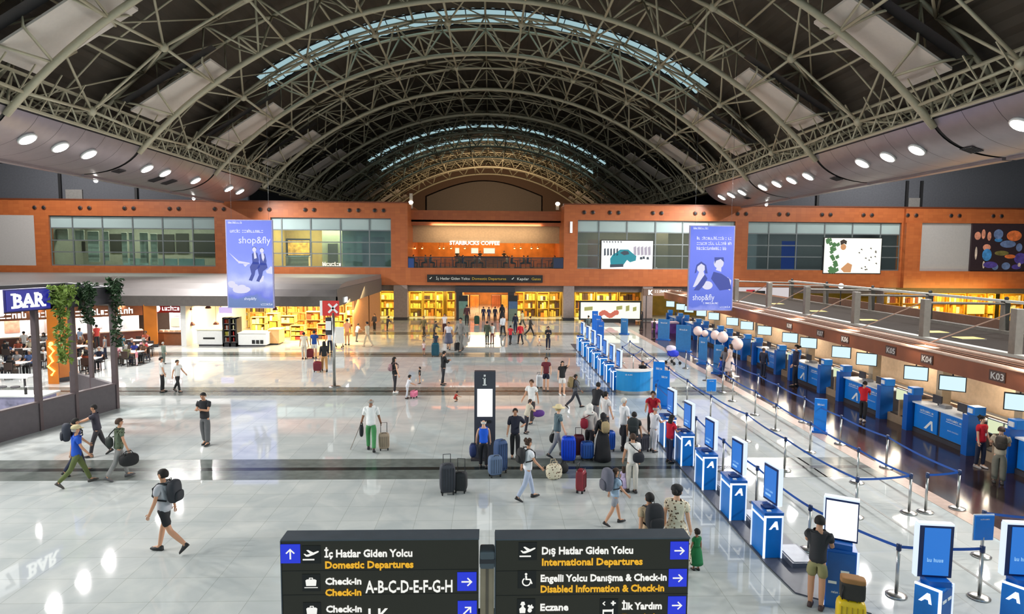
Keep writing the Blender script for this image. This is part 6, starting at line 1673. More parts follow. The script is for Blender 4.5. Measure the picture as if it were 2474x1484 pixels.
def g_body(pose, detail):
    P = pose_points(pose)
    pts, rad, ed = [], [], []
    def add(p, r, par=None):
        pts.append(p); rad.append(r); i = len(pts) - 1
        if par is not None: ed.append((par, i))
        return i
    hk = 1.36 if pose.endswith('#k') else 1.0
    pel = add(P['pelvis'], 0.105)
    wa = add(P['waist'], 0.11, pel); ch = add(P['chest'], 0.13, wa); up = add(P['upper'] - Vector((0, 0, 0.03)), 0.075, ch)
    nb = add(P['neckb'], 0.062, up); nt = add(P['neckt'], 0.055, nb); cn = add(P['chin'], 0.066 * hk, nt); hd = add(P['head'], 0.083 * hk, cn); add(P['crown'], 0.066 * hk, hd)
    if detail: add(P['headM'] @ Vector((0, 0.098, 0.15)), 0.012, hd)
    roots = {pel}
    for k in (0, 1):
        s = add(P['sh', k] - Vector((0, 0, 0.03)), 0.045, up); e = add(P['el', k], 0.044, s); w = add(P['wr', k], 0.031, e); h = add(P['hd', k], 0.036, w)
        d2 = P['d2', k]; side = d2.cross(Vector((0, 1, 0)) if abs(d2.y) < 0.8 else Vector((1, 0, 0))).normalized(); nrm = d2.cross(side)
        if detail:
            wid = Vector((0, 1, 0)) - d2 * d2.y
            wid = wid.normalized() if wid.length > 0.2 else side
            fl = d2.cross(wid); fl = fl if (fl.x * (1 if k == 0 else -1)) > 0 else -fl
            for j, (o_, ln) in enumerate(((-0.028, 0.066), (-0.01, 0.082), (0.01, 0.088), (0.028, 0.078))):
                b = P['hd', k] + wid * o_ - d2 * 0.005
                i0 = add(b, 0.0095); roots.add(i0)
                i1 = add(b + d2 * ln * 0.55 + fl * 0.008, 0.009, i0); add(b + d2 * ln * 0.9 + fl * 0.026, 0.008, i1)
            b = P['hd', k] + wid * 0.03 - d2 * 0.04
            i0 = add(b, 0.011); roots.add(i0); i1 = add(b + wid * 0.026 + d2 * 0.02 + fl * 0.008, 0.010, i0); add(b + wid * 0.034 + d2 * 0.052 + fl * 0.016, 0.009, i1)
        else: add(P['hd', k] + d2 * 0.07, 0.024, h)
        hp = add(P['hip', k] - Vector((0.012 if k else -0.012, 0, 0.03)), 0.08, pel); kn = add(P['knee', k], 0.062, hp); cf = add(P['knee', k].lerp(P['ankle', k], 0.35), 0.062, kn); an = add(P['ankle', k], 0.042, cf)
        add(P['toe', k] - Vector((0, 0, 0.0)), 0.03, an)
    return skin_geo(pts, ed, rad, roots, 2 if detail else 1, 0.82)
def g_top(pose, kind):
    P = pose_points(pose)
    pts, rad, ed = [], [], []
    def add(p, r, par=None):
        pts.append(p); rad.append(r); i = len(pts) - 1
        if par is not None: ed.append((par, i))
        return i
    dn = (P['pelvis'] - P['waist']).normalized()
    up_ = -dn
    hem = {'tee': 0.10, 'vest': 0.08, 'shirt': 0.14, 'long': 0.1, 'coat': 0.34, 'abaya': 0.1, 'dress': 0.1}[kind]
    ch = add(P['chest'], 0.172); wa = add(P['waist'], 0.158, ch); pe = add(P['pelvis'], 0.168, wa)
    add(P['pelvis'] + dn * hem, 0.172, pe)
    up = add(P['upper'] - up_ * 0.005, 0.138, ch); add(P['neckb'] + up_ * 0.02, 0.098, up)
    for k in (0, 1):
        s = add(P['sh', k] - up_ * 0.004, 0.095, up)
        if kind == 'vest': continue
        if kind in ('tee', 'dress'): add(P['sh', k].lerp(P['el', k], 0.62), 0.072, s)
        elif kind == 'shirt': e = add(P['el', k], 0.066, s)
        else: e = add(P['el', k], 0.062, s); add(P['el', k].lerp(P['wr', k], 0.92), 0.048, e)
    return skin_geo(pts, ed, rad, {ch}, 1, 0.82)
def g_bottom(pose, kind):
    P = pose_points(pose)
    if kind in ('skirt', 'dress', 'abaya'):
        z1 = {'skirt': 0.42, 'dress': 0.30, 'abaya': 0.04}[kind]
        c0 = P['waist']; low = (P['ankle', 0] + P['ankle', 1]) / 2
        rows = []; n = 16; m = 7
        for j in range(m):
            f = j / (m - 1); z = c0.z + (z1 - c0.z) * f
            cy = c0.y + (low.y - c0.y) * f; rr = 0.15 + 0.06 * min(1, f * 4) + (0.10 if kind != 'skirt' else 0.06) * f
            spread = abs(P['ankle', 0].y - P['ankle', 1].y) * 0.5 * f
            rows.append([(rr * math.cos(2 * PI * i / n) * (1 + 0.04 * math.cos(6 * PI * i / n)), cy + (rr * 0.8 + spread * 0.8) * math.sin(2 * PI * i / n), z) for i in range(n)])
        vs = [p for r in rows for p in r]
        fs = [(j * n + i, j * n + (i + 1) % n, (j + 1) * n + (i + 1) % n, (j + 1) * n + i) for j in range(m - 1) for i in range(n)] + [tuple(range(n)), tuple(range((m - 1) * n, m * n))]
        return vs, fs
    pts, rad, ed = [], [], []
    def add(p, r, par=None):
        pts.append(p); rad.append(r); i = len(pts) - 1
        if par is not None: ed.append((par, i))
        return i
    w = add(P['pelvis'] + (P['waist'] - P['pelvis']) * 0.25, 0.152); c = add(P['pelvis'] + Vector((0, 0, -0.055)), 0.155, w)
    wide = 1.25 if kind == 'baggy' else 1.0
    for k in (0, 1):
        t = add(P['hip', k].lerp(P['knee', k], 0.1), 0.112 * (1.05 if wide > 1 else 1), c)
        if kind == 'shorts': add(P['hip', k].lerp(P['knee', k], 0.82), 0.102, t)
        else:
            kn = add(P['knee', k], 0.082 * wide, t); add(P['knee', k].lerp(P['ankle', k], 0.55), 0.072 * wide, kn); add(P['knee', k].lerp(P['ankle', k], 0.97), 0.066 * wide, len(pts) - 1)
    return skin_geo(pts, ed, rad, {w}, 1, 0.84)
def g_shoe(pose, k):
    P = pose_points(pose); a, t, h = P['ankle', k], P['toe', k], P['heel', k]
    d = (t - h); d.normalize(); x = Vector((1, 0, 0)); u = x.cross(d).normalized()
    if u.z < 0: u = -u
    base = h - u * 0.018
    rows = []
    for f, w, hh in ((0.0, 0.02, 0.03), (0.06, 0.04, 0.085), (0.3, 0.042, 0.095), (0.5, 0.047, 0.07), (0.75, 0.05, 0.05), (0.93, 0.036, 0.036), (1.0, 0.016, 0.02)):
        c = base + d * (f * 0.275 - 0.03)
        rows.append([c + x * w * q + u * v for q, v in ((-1, 0), (-1.02, hh * 0.45), (-0.6, hh), (0.6, hh), (1.02, hh * 0.45), (1, 0))])
    n = 6; vs = [p for r in rows for p in r]; m = len(rows)
    fs = [(j * n + i, j * n + (i + 1) % n, (j + 1) * n + (i + 1) % n, (j + 1) * n + i) for j in range(m - 1) for i in range(n)] + [tuple(range(n - 1, -1, -1)), tuple(range((m - 1) * n, m * n))]
    return [tuple(v) for v in vs], fs
def g_hair(pose, kind):
    P = pose_points(pose); M = P['headM']
    mb = MB(); c = (0, -0.004, 0.172); rx, ry, rz = 0.096, 0.11, 0.112
    n, m = 16, 12
    vs = []; keep = []
    for j in range(m + 1):
        th = PI * j / m
        for i in range(n):
            a = 2 * PI * i / n; vs.append(Vector((c[0] + rx * math.sin(th) * math.cos(a), c[1] + ry * math.sin(th) * math.sin(a), c[2] + rz * math.cos(th))))
    for j in range(m):
        for i in range(n):
            f = (j * n + i, j * n + (i + 1) % n, (j + 1) * n + (i + 1) % n, (j + 1) * n + i)
            q = sum((vs[k] for k in f), Vector()) / 4
            lim = {'short': 0.115, 'bald': 0.16, 'long': 0.06, 'bun': 0.12, 'scarf': 0.03, 'curly': 0.12}.get(kind, 0.15)
            front = 0.222 if kind not in ('scarf',) else 0.245
            ok = q.z > lim if q.y < 0.012 else q.z > front - 0.0 + (-0.03 if abs(q.x) > 0.07 else 0)
            if kind == 'bald': ok = q.z < 0.2 and q.z > 0.12 and q.y < 0.02
            if ok: keep.append(f)
    used = sorted({i for f in keep for i in f}); mp_ = {v: i for i, v in enumerate(used)}
    mb.add([vs[i] for i in used], [tuple(mp_[i] for i in f) for f in keep])
    if kind == 'long': mb.lathe([(0.08, 0.12), (0.1, 0.0), (0.095, -0.14), (0.05, -0.2)], (0, -0.045, 0.1), 12, None, 1.0, 0.62)
    if kind == 'bun': mb.ball((0, -0.13, 0.2), 0.05, 10, 6)
    if kind == 'curly':
        rd = random.Random(4)
        for q in range(14): mb.ball((rd.uniform(-.075, .075), rd.uniform(-.1, .05), rd.uniform(0.2, 0.29)), 0.042, 7, 5)
    if kind == 'scarf':
        mb.lathe([(0.115, 0.16), (0.115, 0.06), (0.1, 0.0), (0.16, -0.06), (0.185, -0.12)], (0, -0.025, 0.06), 14, None, 1.0, 0.8)
    return [tuple(M @ Vector(v)) for v in mb.v], mb.f
def g_hat(pose, kind):
    P = pose_points(pose); M = P['headM']; mb = MB()
    if kind == 'straw': mb.lathe([(0.215, 0.215), (0.22, 0.222), (0.118, 0.238), (0.108, 0.3), (0.08, 0.325), (0.01, 0.33)], (0, 0, 0), 18)
    else:
        mb.lathe([(0.112, 0.2), (0.113, 0.235), (0.1, 0.27), (0.06, 0.298), (0.01, 0.303)], (0, -0.004, 0), 16, None, 1, 1.1)
        pts = [(0.085 * math.cos(PI * i / 8), 0.1 + 0.085 * math.sin(PI * i / 8)) for i in range(9)]
        mb.prism(pts, Matrix.Translation((0, 0, 0.2)), 0.008)
    return [tuple(M @ Vector(v)) for v in mb.v], mb.f
CLOTH = {}
def cl(rgb, pat=None):
    key = ('cloth_%d_%d_%d' % rgb) + (pat or '')
    if key in MATS: return MATS[key]
    m = mat(key, rgb, 0.8, vary=0.07, scale=7)
    if pat:
        nt = m.node_tree; n = nt.nodes; b = n['Principled BSDF']
        tc = n.new('ShaderNodeTexCoord'); vo = n.new('ShaderNodeTexVoronoi'); rp = n.new('ShaderNodeValToRGB')
        vo.inputs['Scale'].default_value = 17 if pat == 'floral' else 13
        rp.color_ramp.interpolation = 'CONSTANT'
        e = rp.color_ramp.elements
        if pat == 'floral': cols = [(0.0, (40, 36, 34)), (0.24, (170, 140, 110)), (0.36, rgb)]
        else: cols = [(0.0, (52, 60, 46)), (0.3, (96, 104, 78)), (0.48, rgb)]
        while len(e) < len(cols): e.new(0.5)
        for x, (p, c) in zip(e, cols): x.position = p; x.color = lin(c) + (1,)
        nt.links.new(tc.outputs['Object'], vo.inputs['Vector']); nt.links.new(vo.outputs['Distance'], rp.inputs['Fac']); nt.links.new(rp.outputs['Color'], b.inputs['Base Color'])
    return m
SKIN = {'light': (222, 172, 142), 'tan': (196, 144, 112), 'brown': (150, 104, 78)}
HAIRC = {'black': (26, 22, 20), 'brown': (66, 46, 34), 'grey': (160, 156, 150), 'white': (214, 210, 202), 'blond': (196, 168, 116)}
PEOPLE = {}
def person(label, px, py, hpy, face, top, bottom, hair=('short', 'black'), pose='stand', skin='tan', shoes=(30, 30, 32), hat=None, sock=None, loc=None, height=None, group=None, name='person'):
    """a person standing where the pixel of the feet meets the floor; head reaching the pixel row hpy"""
    if loc is None: g = at(px, py, Z=0); g.z = 0
    else: g = Vector(loc)
    if height is None and at(px, hpy, Y=g.y).z < 1.25: pose += '#k'
    P = pose_points(pose)
    top_z = (P['headM'] @ Vector((0, 0, 0.29))).z
    if height is None: height = at(px, hpy, Y=g.y).z
    s = height / top_z
    pxh = s * 1.75 * FPX / max(g.y, 5)
    big = pxh > 75
    body = geo_obj(name, cached(('b', pose, big), lambda: g_body(pose, big)), mat('skin_' + skin, SKIN[skin], 0.55, vary=0.03))
    body.location = g; body.rotation_euler = (0, 0, R(face)); body.scale = (s, s, s)
    tag(body, label, 'person', group)
    kind, col = top[0], top[1]
    if kind in ('dress', 'abaya'):
        geo_obj('dress_bodice' if kind == 'dress' else 'robe_top', cached(('t', pose, 'tee' if kind == 'dress' else 'long'), lambda: g_top(pose, 'tee' if kind == 'dress' else 'long')), cl(*top[1:]), body)
        geo_obj('dress_skirt' if kind == 'dress' else 'robe_skirt', cached(('k', pose, kind), lambda: g_bottom(pose, kind)), cl(*top[1:]), body)
    else:
        geo_obj({'tee': 't_shirt', 'vest': 'vest', 'shirt': 'shirt', 'long': 'long_sleeved_top', 'coat': 'jacket'}[kind], cached(('t', pose, kind), lambda: g_top(pose, kind)), cl(*top[1:]), body)
        geo_obj({'trousers': 'trousers', 'shorts': 'shorts', 'skirt': 'skirt', 'baggy': 'trousers'}[bottom[0]], cached(('k', pose, bottom[0]), lambda: g_bottom(pose, bottom[0])), cl(*bottom[1:]), body)
    for k in (0, 1): geo_obj('shoe', cached(('s', pose, k), lambda: g_shoe(pose, k)), mat('shoe_%d_%d_%d' % shoes, shoes, 0.6, vary=0.04), body)
    if hair: geo_obj('headscarf' if hair[0] == 'scarf' else 'hair', cached(('h', pose, hair[0]), lambda: g_hair(pose, hair[0])), cl(HAIRC[hair[1]]) if isinstance(hair[1], str) else cl(hair[1]), body)
    if hat: geo_obj('hat' if hat[0] == 'straw' else 'cap', cached(('c', pose, hat[0]), lambda: g_hat(pose, hat[0])), cl(hat[1]), body)
    M = P['headM']
    if big:
        for sx in (-1, 1):
            e = MB().ball(M @ Vector((sx * 0.033, 0.079, 0.172)), 0.012, 8, 6).build('eye', mat('dark_eye', (30, 24, 22), 0.3, vary=0), body, True)
            MB().ball(M @ Vector((sx * 0.088, 0.0, 0.155)), (0.012, 0.02, 0.03), 8, 6).build('ear', mat('skin_' + skin, SKIN[skin], 0.55, vary=0.03), body, True)
        MB().ball(M @ Vector((0, 0.078, 0.108)), (0.024, 0.008, 0.008), 8, 5).build('mouth', mat('lip', (150, 86, 74), 0.5, vary=0), body, True)
    body['s'] = s
    PEOPLE[label] = (body, P, s)
    return body, P, s
def local_to_world(b, v):
    return Matrix.Translation(b.location) @ Matrix.Rotation(b.rotation_euler.z, 4, 'Z') @ Matrix.Scale(b.scale[0], 4) @ Vector(v)

# ------------------------------------------------------------------ bags
def soft_box(w, d, h, p=3.2, n=14, m=9):
    """rounded bag body as one closed surface, base at z=0"""
    vs = []
    for j in range(m + 1):
        t = -PI / 2 + PI * j / m
        cz, sz = math.copysign(abs(math.sin(t)) ** (2 / p), math.sin(t)), abs(math.cos(t)) ** (2 / p)
        for i in range(n):
            a = 2 * PI * i / n
            vs.append((w / 2 * sz * math.copysign(abs(math.cos(a)) ** (2 / p), math.cos(a)), d / 2 * sz * math.copysign(abs(math.sin(a)) ** (2 / p), math.sin(a)), h / 2 + h / 2 * cz))
    fs = [(j * n + i, j * n + (i + 1) % n, (j + 1) * n + (i + 1) % n, (j + 1) * n + i) for j in range(m) for i in range(n)] + [tuple(range(n - 1, -1, -1)), tuple(range(m * n, (m + 1) * n))]
    return vs, fs
def backpack(label, who, rgb, size=1.0, big=0, cat='backpack', off=0.0):
    """worn on the person's back"""
    b, P, s = who
    lean = P['upper'] - P['pelvis']; ang = math.atan2(lean.y, lean.z)
    c = P['chest'] + Vector((0, -0.135 - off, -0.2))
    t = thing('backpack', label, cat); t.location = local_to_world(b, c); t.rotation_euler = (-ang if abs(ang) > 0.02 else 0, 0, b.rotation_euler.z); t.scale = (s, s, s)
    w, d, h = 0.31 * size, 0.19 * size, 0.44 * size
    vs, fs = soft_box(w, d, h); geo_obj('pack', ([(v[0], v[1] - d / 2, v[2]) for v in vs], fs), cl(rgb), t)
    vs, fs = soft_box(w * 0.8, 0.08, h * 0.45); geo_obj('front_pocket', ([(v[0], v[1] - d - 0.0, v[2] + 0.04) for v in vs], fs), cl(tuple(int(x * 0.85) for x in rgb)), t)
    top = P['upper'] - c
    for sx in (-1, 1):
        MB().path([(sx * 0.1, -0.01, h * 0.85), (sx * 0.105, 0.05, top.z + 0.09), (sx * 0.115, 0.14, top.z + 0.085), (sx * 0.12, 0.27, top.z - 0.02), (sx * 0.13, 0.28, top.z - 0.16), (sx * 0.17, 0.16, 0.1), (sx * 0.12, 0.0, 0.06)], 0.018, 5).build('strap', cl(tuple(int(x * 0.7) for x in rgb)), t, True)
    MB().path([(-0.03, -0.03, h * 0.96), (-0.03, -0.03, h + 0.03), (0.03, -0.03, h + 0.03), (0.03, -0.03, h * 0.96)], 0.008, 5).build('grab_loop', M_BLACK, t, True)
    return t
def hand_bag(label, who, k, rgb, w=0.34, d=0.2, h=0.3, name='holdall', cat='bag', drop=0.12, dx=0.0):
    """held in a hand (k 0 = own left)"""
    b, P, s = who
    c = P['hd', k] + Vector((dx, 0, -drop - h))
    t = thing(name, label, cat); t.location = local_to_world(b, c); t.rotation_euler = (0, 0, b.rotation_euler.z + PI / 2); t.scale = (s, s, s)
    geo_obj('bag_body', soft_box(w, d, h, 2.6), cl(rgb), t)
    for sy in (-1, 1): MB().path([(-w * 0.25, sy * d * 0.3, h * 0.9), (-w * 0.12, sy * 0.02, h + drop), (w * 0.12, sy * 0.02, h + drop), (w * 0.25, sy * d * 0.3, h * 0.9)], 0.01, 5).build('carry_handle', cl(tuple(int(x * 0.7) for x in rgb)), t, True)
    return t
def shoulder_bag(label, who, k, rgb, w=0.32, d=0.14, h=0.26, back=True):
    b, P, s = who
    sgn = -1 if k == 0 else 1
    c = P['pelvis'] + Vector((sgn * 0.12, -0.2 if back else 0.19, -0.02))
    t = thing('shoulder_bag', label, 'bag'); t.location = local_to_world(b, c); t.rotation_euler = (0, 0, b.rotation_euler.z); t.scale = (s, s, s)
    geo_obj('bag_body', soft_box(w, d, h, 2.8), cl(rgb), t)
    top = P['upper'] - c; yb = 1 if back else -1
    MB().path([(-sgn * -0.1, 0, h * 0.9), (-sgn * 0.1, 0.02 * yb, top.z - 0.06), (-sgn * 0.24, 0.1 * yb, top.z + 0.08), (-sgn * 0.24, 0.24 * yb, top.z + 0.06), (-sgn * 0.1, 0.36 * yb, top.z - 0.1), (sgn * 0.08, 0.34 * yb, h), (sgn * 0.15, 0.1 * yb, h * 0.8)], 0.016, 5).build('strap', cl(tuple(int(x * 0.7) for x in rgb)), t, True)
    return t
def suitcase(label, px, py, top_py, rgb, w=0.44, d=0.26, rz=0.0, handle=0.25, glossy=True, loc=None, h=None, group=None):
    g = at(px, py, Z=0) if loc is None else Vector(loc)
    g.z = 0
    if h is None: h = max(0.35, at(px, top_py, Y=g.y).z)
    t = thing('suitcase', label, 'suitcase', g, rz, group)
    m = mat('case_%d_%d_%d' % rgb, rgb, 0.35 if glossy else 0.75, vary=0.06)
    vs, fs = soft_box(w, d, h - 0.06, 5.0, 20, 9); geo_obj('shell', ([(v[0], v[1], v[2] + 0.06) for v in vs], fs), m, t)
    mb = MB()
    for i in range(5): x = -w * 0.36 + w * 0.18 * i; mb.box(x - 0.008, x + 0.008, -d / 2 - 0.006, -d / 2 + 0.03, 0.14, h - 0.1)
    mb.build('ribs', mat('case_rib_%d_%d_%d' % rgb, tuple(int(v * 0.75) for v in rgb), 0.4), t, kind='stuff' if False else None)
    MB().path([(-0.07, -d / 2 + 0.02, h - 0.005), (-0.06, -d / 2 + 0.02, h + 0.025), (0.06, -d / 2 + 0.02, h + 0.025), (0.07, -d / 2 + 0.02, h - 0.005)], 0.01, 5).build('grip', M_BLACK, t, True)
    if handle > 0: MB().path([(-0.1, d / 2 - 0.04, h - 0.03), (-0.1, d / 2 - 0.04, h + handle), (0.1, d / 2 - 0.04, h + handle), (0.1, d / 2 - 0.04, h - 0.03)], 0.011, 6).build('pull_handle', M_DARK, t)
    for sx in (-1, 1):
        for sy in (-1, 1): MB().tube((sx * (w / 2 - 0.06) - 0.015, sy * (d / 2 - 0.05), 0.03), (sx * (w / 2 - 0.06) + 0.015, sy * (d / 2 - 0.05), 0.03), 0.03, 10).box(sx * (w / 2 - 0.06) - 0.02, sx * (w / 2 - 0.06) + 0.02, sy * (d / 2 - 0.05) - 0.02, sy * (d / 2 - 0.05) + 0.02, 0.03, 0.09).build('wheel', M_BLACK, t)
    return t
# ------------------------------------------------------------------ travellers in the hall
BLK, NAV, WHT, GRY, DGR = (28, 28, 31), (30, 36, 58), (232, 230, 226), (142, 142, 144), (74, 76, 82)
RED, BLU, BEI, OLV, DEN = (190, 26, 44), (26, 86, 196), (206, 182, 150), (92, 96, 64), (158, 170, 190)
TRO = lambda c: ('trousers', c)
# by the bar pavilion
p = person('man in grey t-shirt and black shorts striding past the bar with a black backpack', 402, 1336, 1132, 84, ('tee', (176, 176, 182)), ('shorts', BLK), pose='strider', skin='tan', shoes=(30, 30, 32))
backpack('black backpack on the striding man in black shorts', p, (44, 46, 52), 1.05)
p = person('person in dark blue top walking behind the man in bright blue polo', 187, 1146, 1010, -52, ('tee', (40, 52, 100)), TRO(NAV), pose='walk')
backpack('large slate backpack on the person behind the bright blue polo', p, (46, 50, 62), 1.25)
person('man in bright blue polo and olive green trousers with pale cap', 188, 1172, 1028, -52, ('tee', (22, 80, 186)), TRO((88, 98, 52)), ('short', 'grey'), 'stride', hat=('cap', (196, 182, 140)), shoes=(70, 66, 62))
person('young man in dark t-shirt reaching out both arms beside the low bar panels', 238, 1102, 976, 118, ('tee', (58, 54, 66)), TRO((52, 48, 52)), pose='reach', skin='tan')
p = person('man in green camouflage t-shirt and grey trousers carrying a black holdall', 290, 1158, 1010, -50, ('tee', (92, 104, 84), 'camo'), TRO((138, 136, 134)), ('short', 'brown'), 'carry', shoes=(90, 88, 90))
hand_bag('round black holdall in the hand of the camouflage shirt man', p, 1, (24, 24, 26), 0.5, 0.34, 0.36, drop=0.06)
shoulder_bag('dark green shoulder bag on the back of the camouflage shirt man', p, 0, (40, 46, 42), 0.36, 0.18, 0.3)
person('man in black t-shirt and baggy grey trousers standing with a phone', 497, 1076, 947, 172, ('tee', (36, 36, 40)), ('baggy', (92, 92, 94)), pose='phone')
person('first of two walkers in white shirts and black trousers near the pavilion corner', 393, 948, 862, -60, ('tee', WHT), TRO(BLK), pose='relax')
person('second of two walkers in white shirts, on the side of the black t-shirt man', 430, 948, 869, -110, ('tee', WHT), TRO(BLK), pose='walkr')
person('standing person in grey green top behind the two white shirt walkers', 396, 880, 826, -30, ('long', (112, 124, 112)), TRO((84, 92, 84)), ('short', 'grey'))
person('child in pink at the tables beside the orange column', 331, 884, 842, 120, ('tee', (226, 140, 160)), TRO((220, 200, 204)))
person('person in red t-shirt bending over at the foot of the orange column', 357, 872, 822, 90, ('tee', (200, 36, 44)), TRO((60, 64, 80)), pose='hunch')
# by the market and slim pole
person('person in cream clothes standing at the market display stands', 735, 868, 802, 10, ('tee', (214, 204, 184)), TRO((190, 180, 164)))
p = person('man in royal blue t-shirt and white shorts in front of the market', 760, 866, 798, 8, ('tee', (24, 66, 140)), ('shorts', (216, 210, 200)), pose='relax')
suitcase('upright dark red suitcase beside the man in royal blue t-shirt', 749, 866, 843, (124, 30, 34), rz=R(20))
person('woman in black top and tan trousers beside the slim sign pole', 784, 898, 824, 20, ('long', BLK), TRO((176, 132, 82)), ('long', 'black'), 'walk', skin='light')
suitcase('upright maroon suitcase at the feet of the woman in tan trousers', 767, 899, 873, (120, 34, 44), rz=R(10))
person('person in white top and dark trousers half hidden behind the slim sign pole', 797, 852, 793, 30, ('tee', (222, 222, 230)), TRO(NAV))
person('person in salmon shirt at the open side of the market', 839, 834, 770, 30, ('tee', (226, 158, 122)), ('shorts', (196, 140, 96)))
person('person in white t-shirt with dark trousers near the market side wall', 862, 826, 782, -40, ('tee', WHT), TRO(DGR), pose='hunch')
person('person all in beige walking away from the market', 888, 838, 777, 70, ('long', (196, 182, 156)), TRO((188, 172, 146)), pose='walk', shoes=(180, 160, 140))
person('dark clad person in front of the first mustard shop bay', 905, 800, 758, 160, ('long', (48, 46, 56)), TRO(BLK), pose='relax')
person('dark clad person leaning forward near the stone pillar', 936, 800, 764, -40, ('long', (40, 42, 60)), TRO(BLK), pose='hunch')
# middle of the hall
p = person('woman in sleeveless black top and dark trousers with white shoes in the hall centre', 954, 950, 862, -60, ('vest', BLK), TRO((40, 38, 44)), ('long', 'black'), 'relax', 'light', WHT)
backpack('small dusty pink backpack on the woman with white shoes', p, (150, 116, 120), 0.8)
person('small child in white standing at a pink ride-on case', 984, 964, 906, -60, ('tee', (214, 214, 220)), TRO((190, 192, 200)), ('short', 'black'), 'hunch')
suitcase('small pink ride-on case in front of the child in white', 1000, 962, 944, (226, 120, 150), 0.4, 0.24, R(70), 0, True)
person('small child in black t-shirt near the woman holding a phone', 1014, 927, 886, 100, ('tee', BLK), ('shorts', (200, 150, 130)))
person('slim person all in black looking at a phone in the hall centre', 1071, 931, 848, -60, ('long', BLK), TRO((40, 40, 46)), pose='phone')
person('toddler in red crouching on the dark floor band', 1098, 971, 946, -60, ('tee', (170, 50, 40)), ('shorts', (60, 40, 40)), pose='crouch')
person('elderly man in white shirt and green trousers walking away with a stick', 897, 1090, 962, 8, ('shirt', (240, 240, 238)), TRO((70, 140, 84)), ('bald', 'grey'), 'stick', 'brown', (30, 30, 34))
p = PEOPLE['elderly man in white shirt and green trousers walking away with a stick']
hand_bag('black bag in the hand of the elderly man in green trousers', p, 0, (32, 34, 40), 0.3, 0.14, 0.4, drop=0.08)
t = thing('walking_stick', 'thin walking stick in the hand of the elderly man in green trousers', 'walking stick')
a = local_to_world(p[0], p[1]['hd', 0]); MB().path([a + Vector((0, 0, 0.05)), a, (a.x - 0.35, a.y - 0.12, 0.01)], 0.013, 6).build('shaft', mat('pale_stick', (150, 140, 130), 0.5), t); MB().path([a + Vector((0.06, 0, 0.03)), a + Vector((0.03, 0, 0.07)), a + Vector((0, 0, 0.05))], 0.014, 6).build('crook', M_DARK, t)
suitcase('taupe suitcase pulled by the elderly man in green trousers', 928, 1088, 1046, (168, 148, 126), 0.36, 0.24, R(12), 0.32, False)
